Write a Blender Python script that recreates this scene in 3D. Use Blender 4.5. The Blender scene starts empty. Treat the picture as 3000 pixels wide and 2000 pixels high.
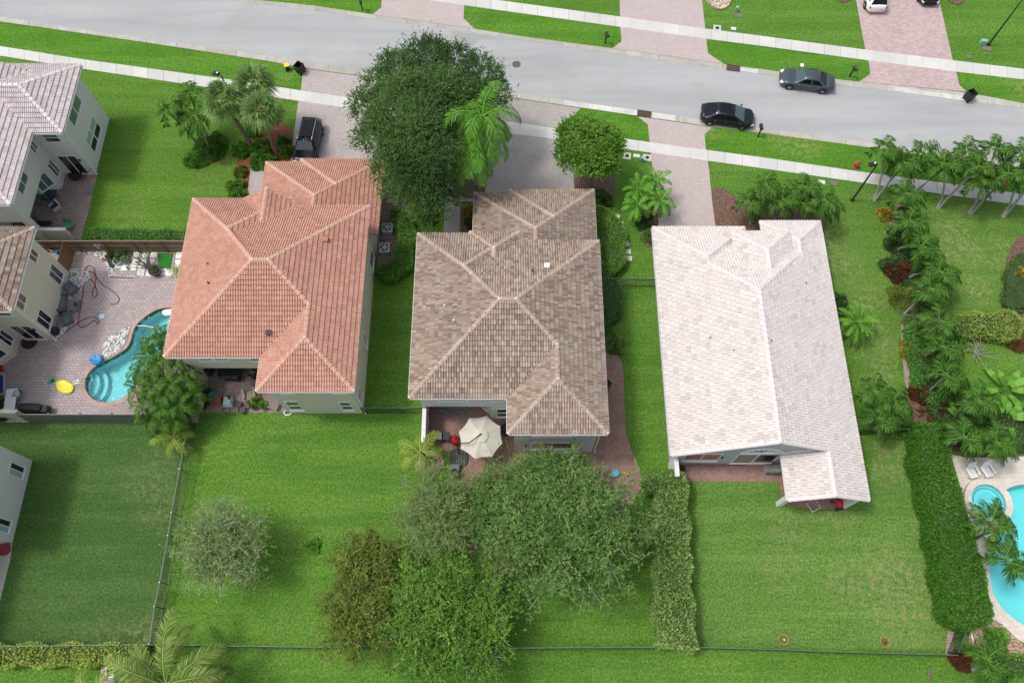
import bpy, bmesh, math, random
import numpy as np
from mathutils import Vector, Matrix
from mathutils.geometry import tessellate_polygon
R = math.radians
random.seed(7)
RNG = np.random.default_rng(11)
scn = bpy.context.scene
COL = scn.collection

# ---------------------------------------------------------------- camera, light, exposure
CAM_H, TILT, FOC = 58.0, R(23.3), 2333.0
cam_d = bpy.data.cameras.new('camera'); cam = bpy.data.objects.new('camera', cam_d); COL.objects.link(cam)
cam.location = (0, 0, CAM_H); cam.rotation_euler = (TILT, 0, 0)
cam_d.sensor_width = 36.0; cam_d.lens = FOC / 3000 * 36; cam_d.clip_end = 2000; cam_d.clip_start = 0.5
scn.camera = cam
SUN_EL = 64.0
wd = bpy.data.worlds.new('World'); scn.world = wd; wd.use_nodes = True
wn = wd.node_tree.nodes; wl = wd.node_tree.links
bg = wn['Background']
sky = wn.new('ShaderNodeTexSky'); sky.sky_type = 'NISHITA'; sky.sun_disc = False
sky.sun_elevation = R(SUN_EL); sky.sun_rotation = R(270); sky.air_density = 1.0; sky.dust_density = 4.0; sky.ozone_density = 0.6
hs = wn.new('ShaderNodeHueSaturation'); hs.inputs['Saturation'].default_value = 0.5
wl.new(sky.outputs[0], hs.inputs['Color']); wl.new(hs.outputs[0], bg.inputs['Color'])
bg.inputs['Strength'].default_value = 0.15
sd = bpy.data.lights.new('sun', 'SUN'); sd.energy = 1.45; sd.angle = R(8.0); sd.color = (1.0, 0.965, 0.91)
sun = bpy.data.objects.new('sun', sd); COL.objects.link(sun)
sun.rotation_euler = (R(-2), R(-(90 - SUN_EL)), 0); sun.location = (-60, 0, 120)
scn.view_settings.view_transform = 'Standard'; scn.view_settings.look = 'None'
scn.view_settings.exposure = 0.35; scn.view_settings.gamma = 1.0

# ---------------------------------------------------------------- where things stand (metres); survey of the ground from the drone
_f, _c, _s = FOC, math.cos(TILT), math.sin(TILT)
def at(u, v, z=0.0):
    x = u - 1500.0; y = 1000.0 - v
    k = (CAM_H - z) / (_f * _c - y * _s)
    return (x * k, (_f * _s + y * _c) * k)
def A(lst, z=0.0): return [at(u, v, z) for u, v in lst]

# ---------------------------------------------------------------- object helpers
def tag(o, label=None, cat=None, group=None, kind=None):
    if label: o['label'] = label
    if cat: o['category'] = cat
    if group: o['group'] = group
    if kind: o['kind'] = kind
    return o
def thing(name, label, cat, loc=(0, 0, 0), rz=0.0, group=None):
    o = bpy.data.objects.new(name, None); COL.objects.link(o); o.empty_display_size = 0.3
    o.location = loc if len(loc) == 3 else (loc[0], loc[1], 0); o.rotation_euler = (0, 0, rz)
    return tag(o, label, cat, group)
def link(name, me, mat, parent=None, loc=None, smooth=False):
    if mat is not None:
        for m in (mat if isinstance(mat, (list, tuple)) else [mat]): me.materials.append(m)
    if smooth: me.polygons.foreach_set('use_smooth', [True] * len(me.polygons))
    me.name = name
    o = bpy.data.objects.new(name, me); COL.objects.link(o)
    if parent is not None: o.parent = parent
    if loc is not None: o.location = loc
    return o
def dup(root, loc, rz=0.0, label=None, scale=None):
    r = root.copy(); COL.objects.link(r); r.location = loc if len(loc) == 3 else (loc[0], loc[1], 0); r.rotation_euler = (0, 0, rz)
    if scale: r.scale = (scale,) * 3
    if label: r['label'] = label
    for ch in list(root.children):
        c = ch.copy(); COL.objects.link(c); c.parent = r
        for g in list(ch.children):
            d = g.copy(); COL.objects.link(d); d.parent = c
    return r

class MB:
    def __init__(s): s.v = []; s.f = []; s.sm = set()
    def add(s, vs, fs):
        n = len(s.v); s.v += [tuple(p) for p in vs]; s.f += [tuple(i + n for i in f) for f in fs]
    def box(s, c, d, rz=0.0, rx=0.0, ry=0.0, taper=1.0):
        hx, hy, hz = d[0] / 2, d[1] / 2, d[2] / 2
        M = Matrix.Translation(c) @ Matrix.Rotation(rz, 4, 'Z') @ Matrix.Rotation(ry, 4, 'Y') @ Matrix.Rotation(rx, 4, 'X')
        vs = []
        for z in (-hz, hz):
            t = taper if z > 0 else 1.0
            for x, y in ((-hx, -hy), (hx, -hy), (hx, hy), (-hx, hy)): vs.append(M @ Vector((x * t, y * t, z)))
        s.add(vs, [(3, 2, 1, 0), (4, 5, 6, 7), (0, 1, 5, 4), (1, 2, 6, 5), (2, 3, 7, 6), (3, 0, 4, 7)]); return s
    def bx(s, x0, x1, y0, y1, z0, z1):
        return s.box(((x0 + x1) / 2, (y0 + y1) / 2, (z0 + z1) / 2), (abs(x1 - x0), abs(y1 - y0), abs(z1 - z0)))
    def tube(s, pts, r, n=8, cap=True):
        pts = [Vector(p) for p in pts]; rs = r if isinstance(r, (list, tuple)) else [r] * len(pts)
        rings = []
        for i, p in enumerate(pts):
            d = (pts[min(i + 1, len(pts) - 1)] - pts[max(i - 1, 0)])
            if d.length < 1e-9: d = Vector((0, 0, 1))
            d.normalize(); a = Vector((0, 0, 1)) if abs(d.z) < .9 else Vector((1, 0, 0))
            u = d.cross(a).normalized(); w = d.cross(u)
            rings.append([p + (u * math.cos(2 * math.pi * k / n) + w * math.sin(2 * math.pi * k / n)) * rs[i] for k in range(n)])
        vs = [q for rg in rings for q in rg]; fs = []
        for i in range(len(rings) - 1):
            for k in range(n):
                a = i * n + k; b = i * n + (k + 1) % n
                fs.append((a, b, b + n, a + n))
        if cap:
            fs.append(tuple(range(n))); m = (len(rings) - 1) * n; fs.append(tuple(m + k for k in range(n - 1, -1, -1)))
        s.add(vs, fs); return s
    def lathe(s, prof, c=(0, 0, 0), n=16, sx=1.0, sy=1.0):
        vs = []; fs = []
        for r, z in prof:
            for k in range(n): vs.append((c[0] + r * sx * math.cos(2 * math.pi * k / n), c[1] + r * sy * math.sin(2 * math.pi * k / n), c[2] + z))
        for i in range(len(prof) - 1):
            for k in range(n):
                a = i * n + k; b = i * n + (k + 1) % n; fs.append((a, b, b + n, a + n))
        if prof[0][0] > 1e-4: fs.append(tuple(range(n - 1, -1, -1)))
        if prof[-1][0] > 1e-4: m = (len(prof) - 1) * n; fs.append(tuple(m + k for k in range(n)))
        s.add(vs, fs); return s
    def blob(s, c, r, n=12, m=8):
        return s.lathe([(math.sin(math.pi * i / m) + 1e-5, -math.cos(math.pi * i / m) * r[2]) for i in range(m + 1)], c, n, r[0], r[1])
    def prism(s, poly, z0, z1, holes=()):
        rings = [list(poly)] + [list(h) for h in holes]
        flat = [p for rg in rings for p in rg]; n = len(flat)
        tris = tessellate_polygon([[Vector((p[0], p[1], 0)) for p in rg] for rg in rings])
        fs = []
        for t in tris:
            a, b, c = [flat[i] for i in t]
            up = (b[0] - a[0]) * (c[1] - a[1]) - (b[1] - a[1]) * (c[0] - a[0])
            t = tuple(t) if up > 0 else tuple(reversed(t))
            fs.append(tuple(i + n for i in t)); fs.append(tuple(reversed(t)))
        k = 0
        for rg in rings:
            m = len(rg)
            for i in range(m): a = k + i; b = k + (i + 1) % m; fs.append((a, b, b + n, a + n))
            k += m
        s.add([(p[0], p[1], z0) for p in flat] + [(p[0], p[1], z1) for p in flat], fs); return s
    def sheet(s, poly, z, holes=()):
        rings = [list(poly)] + [list(h) for h in holes]; flat = [p for rg in rings for p in rg]
        fs = []
        for t in tessellate_polygon([[Vector((p[0], p[1], 0)) for p in rg] for rg in rings]):
            a, b, c = [flat[i] for i in t]
            up = (b[0] - a[0]) * (c[1] - a[1]) - (b[1] - a[1]) * (c[0] - a[0])
            fs.append(tuple(t) if up > 0 else tuple(reversed(t)))
        s.add([(p[0], p[1], z) for p in flat], fs); return s
    def quad(s, a, b, c, d): s.add([a, b, c, d], [(0, 1, 2, 3)]); return s
    def build(s, name, mat, parent=None, loc=None, smooth=False, bevel=0.0):
        me = bpy.data.meshes.new(name); me.from_pydata(s.v, [], s.f); me.validate(); me.update()
        if bevel:
            bm = bmesh.new(); bm.from_mesh(me); bmesh.ops.recalc_face_normals(bm, faces=bm.faces)
            bmesh.ops.bevel(bm, geom=bm.edges[:], offset=bevel, segments=2, affect='EDGES', clamp_overlap=True); bm.to_mesh(me); bm.free()
        return link(name, me, mat, parent, loc, smooth)

def quads_mesh(name, P4, tint, mat, parent=None, loc=None):
    """P4: (N,4,3) array; one quad each, tint per face"""
    n = len(P4); me = bpy.data.meshes.new(name)
    me.vertices.add(n * 4); me.vertices.foreach_set('co', P4.reshape(-1).astype(np.float32))
    me.loops.add(n * 4); me.loops.foreach_set('vertex_index', np.arange(n * 4, dtype=np.int32))
    me.polygons.add(n); me.polygons.foreach_set('loop_start', np.arange(0, n * 4, 4, dtype=np.int32))
    me.update(calc_edges=True)
    at_ = me.attributes.new('tint', 'FLOAT', 'FACE'); at_.data.foreach_set('value', tint.astype(np.float32))
    return link(name, me, mat, parent, loc)

# ---------------------------------------------------------------- materials
def newmat(name):
    m = bpy.data.materials.new(name); m.use_nodes = True
    nt = m.node_tree; b = nt.nodes['Principled BSDF']; return m, nt, b
def N(nt, t, **kw):
    n = nt.nodes.new('ShaderNode' + t)
    for k, v in kw.items():
        if k in n.inputs: n.inputs[k].default_value = v
        else: setattr(n, k, v)
    return n
def c4(c): return (c[0], c[1], c[2], 1.0)
def mixc(nt, fac, a, b, mode='MIX'):
    n = nt.nodes.new('ShaderNodeMix'); n.data_type = 'RGBA'; n.blend_type = mode; n.clamp_factor = True
    for s, v in ((0, fac), (6, a), (7, b)):
        if isinstance(v, bpy.types.NodeSocket): nt.links.new(v, n.inputs[s])
        elif s == 0: n.inputs[0].default_value = v
        else: n.inputs[s].default_value = c4(v)
    return n.outputs[2]
def noise(nt, scale, detail=4, rough=0.55, vec=None, dist=0.0):
    n = nt.nodes.new('ShaderNodeTexNoise'); n.inputs['Scale'].default_value = scale; n.inputs['Detail'].default_value = detail
    n.inputs['Roughness'].default_value = rough; n.inputs['Distortion'].default_value = dist
    if vec is not None: nt.links.new(vec, n.inputs['Vector'])
    return n.outputs['Fac']
def ramp(nt, fac, stops):
    n = nt.nodes.new('ShaderNodeValToRGB'); nt.links.new(fac, n.inputs[0])
    e = n.color_ramp.elements
    while len(e) < len(stops): e.new(0.5)
    for i, (p, c) in enumerate(stops):
        e[i].position = p; e[i].color = c4(c) if not isinstance(c, (int, float)) else (c, c, c, 1)
    return n.outputs[0]
def mth(nt, op, a, b=None, clamp=False):
    n = nt.nodes.new('ShaderNodeMath'); n.operation = op; n.use_clamp = clamp
    for i, v in enumerate((a, b)):
        if v is None: continue
        if isinstance(v, bpy.types.NodeSocket): nt.links.new(v, n.inputs[i])
        else: n.inputs[i].default_value = v
    return n.outputs[0]
def objvec(nt, scale=None, rot=0.0):
    tc = nt.nodes.new('ShaderNodeTexCoord'); out = tc.outputs['Object']
    if scale or rot:
        mp = nt.nodes.new('ShaderNodeMapping'); nt.links.new(out, mp.inputs[0])
        if scale: mp.inputs['Scale'].default_value = scale
        mp.inputs['Rotation'].default_value = (0, 0, rot); out = mp.outputs[0]
    return out
def bumpn(nt, b, h, strength, dist=0.02):
    n = nt.nodes.new('ShaderNodeBump'); n.inputs['Strength'].default_value = strength; n.inputs['Distance'].default_value = dist
    nt.links.new(h, n.inputs['Height']); nt.links.new(n.outputs[0], b.inputs['Normal'])
_pm = {}
def pm(name, col, rough=0.6, var=0.18, scale=3.0, bump=0.15, metal=0.0, spec=0.4, coat=0.0, fine=30.0):
    """a painted, plastic, metal or masonry surface: colour with wear at two scales and a fine relief"""
    if name in _pm: return _pm[name]
    m, nt, b = newmat(name); v = objvec(nt)
    n1 = noise(nt, scale, 5, 0.6, v); n2 = noise(nt, fine, 3, 0.6, v)
    a = mixc(nt, n1, tuple(c * (1 - var) for c in col), tuple(min(1, c * (1 + var)) for c in col))
    a = mixc(nt, mth(nt, 'MULTIPLY', n2, 0.35), a, tuple(c * (1 - var * 1.5) for c in col))
    nt.links.new(a, b.inputs['Base Color']); b.inputs['Roughness'].default_value = rough; b.inputs['Metallic'].default_value = metal
    b.inputs['Specular IOR Level'].default_value = spec; b.inputs['Coat Weight'].default_value = coat
    if bump: bumpn(nt, b, n2, bump, 0.01)
    _pm[name] = m; return m
def leafmat(name, dark, mid, light, trans=0.25, rough=0.5):
    if name in _pm: return _pm[name]
    m, nt, b = newmat(name)
    at_ = nt.nodes.new('ShaderNodeAttribute'); at_.attribute_name = 'tint'
    col = ramp(nt, at_.outputs['Fac'], [(0.0, dark), (0.5, mid), (1.0, light)])
    nt.links.new(col, b.inputs['Base Color']); b.inputs['Roughness'].default_value = rough; b.inputs['Specular IOR Level'].default_value = 0.1
    tr = nt.nodes.new('ShaderNodeBsdfTranslucent'); nt.links.new(mixc(nt, 0.35, col, (0.3, 0.5, 0.05)), tr.inputs[0])
    mx = nt.nodes.new('ShaderNodeMixShader'); mx.inputs[0].default_value = trans
    nt.links.new(b.outputs[0], mx.inputs[1]); nt.links.new(tr.outputs[0], mx.inputs[2])
    nt.links.new(mx.outputs[0], nt.nodes['Material Output'].inputs[0]); _pm[name] = m; return m
def grassmat(name, dark, mid, light, dry=(0.30, 0.27, 0.13), dryamt=0.3, spots=(), big=0.12, mow=0.6, stripe=0.6):
    m, nt, b = newmat(name); v = objvec(nt)
    n0 = noise(nt, big, 4, 0.6, v, 0.4); n1 = noise(nt, 0.9, 5, 0.65, v); n2 = noise(nt, 6.5, 4, 0.85, v); n3 = noise(nt, 2.6, 5, 0.8, v)
    c = ramp(nt, n0, [(0.30, dark), (0.5, mid), (0.72, light)])
    c = mixc(nt, ramp(nt, n1, [(0.35, 0.0), (0.7, 0.75)]), c, tuple(0.5 * (a + l) for a, l in zip(mid, light)))
    ms = noise(nt, 0.55, 3, 0.6, objvec(nt, (0.12, 1.5, 1.0), mow), 0.25)   # passes of the mower
    c = mixc(nt, ramp(nt, ms, [(0.46, 0.0), (0.58, stripe)]), c, tuple(min(1, x * y) for x, y in zip(light, (1.4, 1.18, 1.5))))
    ny = noise(nt, 0.28, 6, 0.75, v, 1.2); c = mixc(nt, ramp(nt, ny, [(0.50, 0.0), (0.72, 0.55)]), c, (light[0] * 1.35, light[1] * 1.08, light[2]))
    c = mixc(nt, ramp(nt, noise(nt, 0.35, 6, 0.8, v, 0.8), [(0.28, 0.6), (0.45, 0.0)]), c, tuple(x * 0.85 for x in dark))
    c = mixc(nt, ramp(nt, n3, [(0.38, 0.55), (0.62, 0.0)]), c, tuple(x * 0.8 for x in dark))
    f2 = ramp(nt, n2, [(0.38, 0.0), (0.62, 1.0)])
    c = mixc(nt, f2, mixc(nt, 0.75, c, tuple(x * 0.5 for x in dark)), mixc(nt, 0.25, c, tuple(min(1, x * 1.5) for x in light)))
    dn = noise(nt, 0.55, 5, 0.75, v, 0.6)
    dmask = ramp(nt, dn, [(0.54, 0.0), (0.8, 0.8)])
    dmask = mth(nt, 'MULTIPLY', dmask, mth(nt, 'MULTIPLY', ramp(nt, n2, [(0.45, 0.0), (0.6, 1.0)]), dryamt * 1.2))
    for (sx, sy, sr, amt) in spots:
        vd = nt.nodes.new('ShaderNodeVectorMath'); vd.operation = 'DISTANCE'; nt.links.new(v, vd.inputs[0]); vd.inputs[1].default_value = (sx, sy, 0)
        d = mth(nt, 'DIVIDE', vd.outputs['Value'], sr)
        f = mth(nt, 'SUBTRACT', 1.0, d, True)
        f = mth(nt, 'MULTIPLY', mth(nt, 'MULTIPLY', f, 2.2), ramp(nt, noise(nt, 2.2, 6, 0.85, v, 0.3), [(0.49, 0.0), (0.62, 1.0)]), True)
        dmask = mth(nt, 'MAXIMUM', dmask, mth(nt, 'MULTIPLY', f, amt * .55))
    c = mixc(nt, dmask, c, dry)
    nt.links.new(c, b.inputs['Base Color']); b.inputs['Roughness'].default_value = 0.85; b.inputs['Specular IOR Level'].default_value = 0.15
    bumpn(nt, b, mth(nt, 'ADD', n2, n3), 0.55, 0.06); return m
def pavermat(name, c1, c2, mortar, bw=0.2, rh=0.1, rot=0.0, stain=(0.35, 0.2), stainc=None, ms=0.012, chev=0.0):
    m, nt, b = newmat(name); v = objvec(nt, None, rot)
    if chev:   # 90-degree herringbone: alternate bands mirror the brick direction
        sp = nt.nodes.new('ShaderNodeSeparateXYZ'); nt.links.new(objvec(nt), sp.inputs[0])
        tri = mth(nt, 'PINGPONG', sp.outputs[0], chev)
        cb = nt.nodes.new('ShaderNodeCombineXYZ')
        yy = mth(nt, 'ADD', sp.outputs[1], tri)
        nt.links.new(mth(nt, 'MULTIPLY', mth(nt, 'SNAP', sp.outputs[0], chev), 1.0), cb.inputs[0]); nt.links.new(yy, cb.inputs[1])
        v = cb.outputs[0]
        nt.links.new(sp.outputs[0], cb.inputs[0])
    bt = nt.nodes.new('ShaderNodeTexBrick'); nt.links.new(v, bt.inputs['Vector'])
    bt.inputs['Scale'].default_value = 1.0; bt.inputs['Brick Width'].default_value = bw; bt.inputs['Row Height'].default_value = rh
    bt.inputs['Mortar Size'].default_value = ms; bt.inputs['Mortar Smooth'].default_value = 0.3; bt.inputs['Bias'].default_value = 0.0
    bt.inputs['Color1'].default_value = c4(c1); bt.inputs['Color2'].default_value = c4(c2); bt.inputs['Mortar'].default_value = c4(mortar)
    v0 = objvec(nt)
    n1 = noise(nt, stain[0], 5, 0.65, v0, 0.3); n2 = noise(nt, 5.0, 4, 0.7, v0)
    sc = stainc or tuple(x * 0.45 for x in c2)
    c = mixc(nt, mth(nt, 'MULTIPLY', ramp(nt, n1, [(0.45, 0.0), (0.75, 1.0)]), stain[1] * 2), bt.outputs['Color'], sc)
    c = mixc(nt, mth(nt, 'MULTIPLY', ramp(nt, n2, [(0.45, 0.0), (0.8, 1.0)]), 0.35), c, tuple(x * 0.6 for x in c1))
    nt.links.new(c, b.inputs['Base Color']); b.inputs['Roughness'].default_value = 0.85; b.inputs['Specular IOR Level'].default_value = 0.2
    bumpn(nt, b, mth(nt, 'SUBTRACT', n2, mth(nt, 'MULTIPLY', bt.outputs['Fac'], 2.0)), 0.4, 0.01); return m
def gravelmat(name, cols, scale=9.0):
    m, nt, b = newmat(name); v = objvec(nt)
    vo = nt.nodes.new('ShaderNodeTexVoronoi'); vo.inputs['Scale'].default_value = scale; nt.links.new(v, vo.inputs['Vector'])
    bw = nt.nodes.new('ShaderNodeSeparateColor'); nt.links.new(vo.outputs['Color'], bw.inputs[0])
    c = ramp(nt, bw.outputs[0], [(i / (len(cols) - 1), k) for i, k in enumerate(cols)])
    c = mixc(nt, ramp(nt, vo.outputs['Distance'], [(0.45, 0.0), (0.75, 0.8)]), c, tuple(x * 0.35 for x in cols[0]))
    nt.links.new(c, b.inputs['Base Color']); b.inputs['Roughness'].default_value = 0.8
    bumpn(nt, b, mth(nt, 'SUBTRACT', 1.0, vo.outputs['Distance']), 0.8, 0.03); return m
def tilemat(name, stops, grime=(0.16, 0.12, 0.10), gamt=0.15, gscale=0.35):
    m, nt, b = newmat(name)
    uv = nt.nodes.new('ShaderNodeUVMap'); uv.uv_map = 'tile'
    wn_ = nt.nodes.new('ShaderNodeTexWhiteNoise'); wn_.noise_dimensions = '2D'; nt.links.new(uv.outputs[0], wn_.inputs['Vector'])
    c = ramp(nt, wn_.outputs['Value'], stops); v = objvec(nt)
    n1 = noise(nt, gscale, 5, 0.65, v, 0.5); n2 = noise(nt, 14.0, 4, 0.7, v)
    c = mixc(nt, mth(nt, 'MULTIPLY', ramp(nt, n1, [(0.45, 0.0), (0.75, 1.0)]), gamt * 2), c, grime)
    c = mixc(nt, mth(nt, 'MULTIPLY', n2, gamt * 1.5), c, grime)
    nt.links.new(c, b.inputs['Base Color']); b.inputs['Roughness'].default_value = 0.75; b.inputs['Specular IOR Level'].default_value = 0.25
    bumpn(nt, b, n2, 0.3, 0.01); return m
# ================================================================ MATERIALS
GRASS = grassmat('grass', (0.044, 0.131, 0.012), (0.081, 0.206, 0.021), (0.139, 0.288, 0.040), dryamt=0.22,
                 spots=[at(1300 + 180, 1340) + (2.0, .5)])
GRASS_DARK = grassmat('grass_dark', (0.034, 0.089, 0.019), (0.056, 0.131, 0.026), (0.086, 0.174, 0.038), dryamt=0.18, big=0.1,
                 spots=[at(450, 1400) + (3.0, .5), at(470, 1480) + (2.5, .5), at(420, 1880) + (2.2, .9), at(300, 1895) + (3, .5)])
GRASS_FRONT = grassmat('grass_front', (0.054, 0.139, 0.012), (0.084, 0.200, 0.019), (0.128, 0.265, 0.033), dryamt=0.3, big=0.2,
                 spots=[at(600, 530) + (2.2, .5), at(385, 620) + (2.4, .5), at(660, 475) + (2, .6)])
GRASS_VERGE = grassmat('grass_verge', (0.044, 0.144, 0.009), (0.071, 0.212, 0.014), (0.123, 0.294, 0.028), dryamt=0.3, big=0.3,
                 spots=[at(2300, 418) + (1.9, 1.0), at(2365, 428) + (1.9, 1.0), at(2330, 432) + (1.3, 1.0), at(2085, 395) + (1.2, .9), at(840, 225) + (1.2, .8),
                        at(1380, 60) + (1.0, .8), at(2990, 250) + (2.0, .9), at(2960, 235) + (1.2, .6)])
GRASS_RIGHT = grassmat('grass_right', (0.056, 0.144, 0.021), (0.096, 0.217, 0.033), (0.156, 0.294, 0.057), dry=(0.34, 0.27, 0.16), dryamt=0.45, big=0.16,
                 spots=[at(2600, 1700) + (3.4, 1.0), at(2680, 1740) + (2.6, 1.0), at(2480, 1720) + (2.2, .8), at(2600, 1350) + (3.0, .7), at(2680, 1300) + (2.5, 1.0),
                        at(2720, 1560) + (1.6, .9), at(2450, 1500) + (2.0, .8), at(2300, 1560) + (2.5, .6), at(2560, 1760) + (2.5, .8), at(2650, 1860) + (3, .6), at(2280, 1680) + (2, .6)])
GRASS_SIDE = grassmat('grass_side', (0.060, 0.144, 0.019), (0.096, 0.209, 0.028), (0.139, 0.271, 0.045), dry=(0.33, 0.28, 0.16), dryamt=0.5, big=0.2,
                 spots=[at(2440, 700) + (1.6, .9), at(2470, 780) + (2.2, .9), at(2540, 880) + (1.8, .9), at(2560, 960) + (1.6, .9), at(2590, 1080) + (1.8, .9),
                        at(2570, 1000) + (2.4, .8), at(2630, 1180) + (1.3, .9), at(2800, 690) + (2.4, 1.0), at(2840, 740) + (2.0, 1.0), at(2860, 850) + (1.8, 1.0), at(2790, 740) + (1.6, .8),
                        at(2940, 730) + (1.6, .8), at(2940, 780) + (2.0, .7)])
ROAD = pm('asphalt', (0.40, 0.415, 0.43), 0.9, 0.10, 0.25, 0.25, fine=18.0, spec=0.15)
def asphalt():
    m, nt, b = newmat('road_asphalt'); v = objvec(nt)
    vs = objvec(nt, (0.10, 0.9, 1.0), R(8.6))
    n1 = noise(nt, 0.5, 5, 0.6, vs, 0.3); n2 = noise(nt, 22.0, 3, 0.8, v); n3 = noise(nt, 0.22, 5, 0.6, v, 0.6); n4 = noise(nt, 3.5, 5, 0.7, v)
    c = ramp(nt, n1, [(0.3, (0.305, 0.315, 0.32)), (0.55, (0.375, 0.385, 0.388)), (0.75, (0.43, 0.44, 0.44))])
    c = mixc(nt, mth(nt, 'MULTIPLY', n2, 0.4), c, (0.27, 0.285, 0.29))
    c = mixc(nt, ramp(nt, n3, [(0.52, 0.0), (0.74, 0.55)]), c, (0.29, 0.293, 0.285))
    c = mixc(nt, ramp(nt, n4, [(0.70, 0.0), (0.78, 0.5)]), c, (0.16, 0.18, 0.16))
    nt.links.new(c, b.inputs['Base Color']); b.inputs['Roughness'].default_value = 0.9; b.inputs['Specular IOR Level'].default_value = 0.15
    bumpn(nt, b, n2, 0.4, 0.01); return m
ROAD = asphalt()
def concretemat(name, base, stain, amt, sc=0.5):
    m, nt, b = newmat(name); v = objvec(nt)
    at_ = nt.nodes.new('ShaderNodeAttribute'); at_.attribute_name = 'tint'
    n1 = noise(nt, sc, 6, 0.7, v, 0.6); n2 = noise(nt, 12.0, 4, 0.75, v)
    c = mixc(nt, mth(nt, 'MULTIPLY', at_.outputs['Fac'], 0.55), base, stain)
    c = mixc(nt, mth(nt, 'MULTIPLY', ramp(nt, n1, [(0.45, 0.0), (0.7, 1.0)]), amt), c, stain)
    c = mixc(nt, mth(nt, 'MULTIPLY', n2, 0.3), c, tuple(x * 0.8 for x in base))
    nt.links.new(c, b.inputs['Base Color']); b.inputs['Roughness'].default_value = 0.85; b.inputs['Specular IOR Level'].default_value = 0.2
    bumpn(nt, b, n2, 0.25, 0.01); return m
WALK = concretemat('sidewalk_concrete', (0.60, 0.595, 0.57), (0.42, 0.42, 0.39), 0.55)
KERB = concretemat('kerb_concrete', (0.47, 0.455, 0.41), (0.27, 0.245, 0.20), 0.8, 0.8)
PAVE_GREY = pavermat('driveway_pavers', (0.53, 0.475, 0.46), (0.43, 0.385, 0.37), (0.24, 0.22, 0.21), chev=0.42, stain=(0.45, 0.16), stainc=(0.22, 0.195, 0.18))
PAVE_DARK = pavermat('driveway_pavers_weathered', (0.49, 0.455, 0.435), (0.39, 0.36, 0.345), (0.2, 0.185, 0.175), chev=0.42, stain=(0.2, 0.25), stainc=(0.2, 0.18, 0.165))
PAVE_PINK = pavermat('driveway_pavers_pink', (0.55, 0.48, 0.465), (0.47, 0.395, 0.385), (0.27, 0.22, 0.21), chev=0.42, stain=(0.3, 0.1), stainc=(0.33, 0.25, 0.24))
PAVE_FAR = pavermat('driveway_pavers_rose', (0.52, 0.42, 0.41), (0.43, 0.325, 0.32), (0.25, 0.19, 0.19), bw=0.32, rh=0.2, stain=(0.3, 0.12), stainc=(0.3, 0.2, 0.2))
PAVE_POOL = pavermat('pool_pavers', (0.46, 0.41, 0.405), (0.38, 0.315, 0.315), (0.20, 0.17, 0.17), bw=0.34, rh=0.22, ms=0.02, stain=(0.16, 0.30), stainc=(0.24, 0.15, 0.145))
PAVE_RED = pavermat('patio_pavers_red', (0.40, 0.26, 0.22), (0.28, 0.15, 0.12), (0.11, 0.09, 0.08), chev=0.42, stain=(0.4, 0.3), stainc=(0.17, 0.10, 0.09))
PAVE_MIX = pavermat('patio_pavers_mixed', (0.42, 0.34, 0.31), (0.27, 0.19, 0.18), (0.12, 0.10, 0.095), chev=0.42, stain=(0.3, 0.3), stainc=(0.2, 0.165, 0.15))
TRAVERTINE = pavermat('travertine', (0.66, 0.62, 0.55), (0.58, 0.53, 0.46), (0.42, 0.39, 0.34), bw=0.6, rh=0.4, ms=0.01, stain=(0.5, 0.15), stainc=(0.5, 0.44, 0.36))
COPING = pavermat('pool_coping', (0.50, 0.36, 0.31), (0.42, 0.28, 0.24), (0.30, 0.22, 0.19), bw=0.3, rh=0.3, ms=0.01, stain=(0.6, 0.1))
PEBBLE = gravelmat('white_pebbles', [(0.2, 0.2, 0.19), (0.72, 0.72, 0.70), (0.55, 0.54, 0.52), (0.85, 0.85, 0.83), (0.4, 0.4, 0.39), (0.78, 0.77, 0.75)], 8.0)
MULCH = gravelmat('brown_mulch', [(0.10, 0.055, 0.035), (0.19, 0.11, 0.075), (0.14, 0.075, 0.05), (0.25, 0.16, 0.11)], 12.0)
MULCH_RED = gravelmat('red_mulch', [(0.18, 0.035, 0.02), (0.28, 0.06, 0.035), (0.22, 0.045, 0.03), (0.34, 0.10, 0.06)], 12.0)
SOIL = gravelmat('bare_soil', [(0.26, 0.20, 0.145), (0.36, 0.28, 0.21), (0.30, 0.24, 0.18), (0.42, 0.34, 0.27)], 10.0)
LEAFLITTER = gravelmat('wood_chips', [(0.30, 0.20, 0.12), (0.42, 0.29, 0.19), (0.48, 0.36, 0.26), (0.34, 0.24, 0.15)], 7.0)
STUCCO = pm('stucco_beige', (0.56, 0.53, 0.43), 0.9, 0.07, 0.5, 0.25, fine=40)
STUCCO_GREY = pm('stucco_grey', (0.55, 0.57, 0.56), 0.9, 0.06, 0.5, 0.25, fine=40)
STUCCO_WHITE = pm('stucco_white', (0.66, 0.66, 0.63), 0.9, 0.06, 0.5, 0.25, fine=40)
STUCCO_CREAM = pm('stucco_cream', (0.66, 0.63, 0.49), 0.9, 0.06, 0.5, 0.25, fine=40)
STUCCO_SLATE = pm('stucco_slate', (0.42, 0.44, 0.45), 0.9, 0.06, 0.5, 0.25, fine=40)
OLDWHITE = pm('weathered_white_cap', (0.72, 0.71, 0.68), 0.85, 0.35, 1.6, 0.2, fine=9)
TRIM = pm('white_trim', (0.80, 0.80, 0.79), 0.5, 0.05, 2, 0.05)
DARKMETAL = pm('dark_green_metal', (0.035, 0.05, 0.045), 0.45, 0.2, 5, 0.05)
RAILTOP = pm('grey_green_rail', (0.10, 0.14, 0.125), 0.5, 0.2, 3, 0.05)
BLACK = pm('black_plastic', (0.02, 0.021, 0.023), 0.45, 0.2, 5, 0.05)
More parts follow.
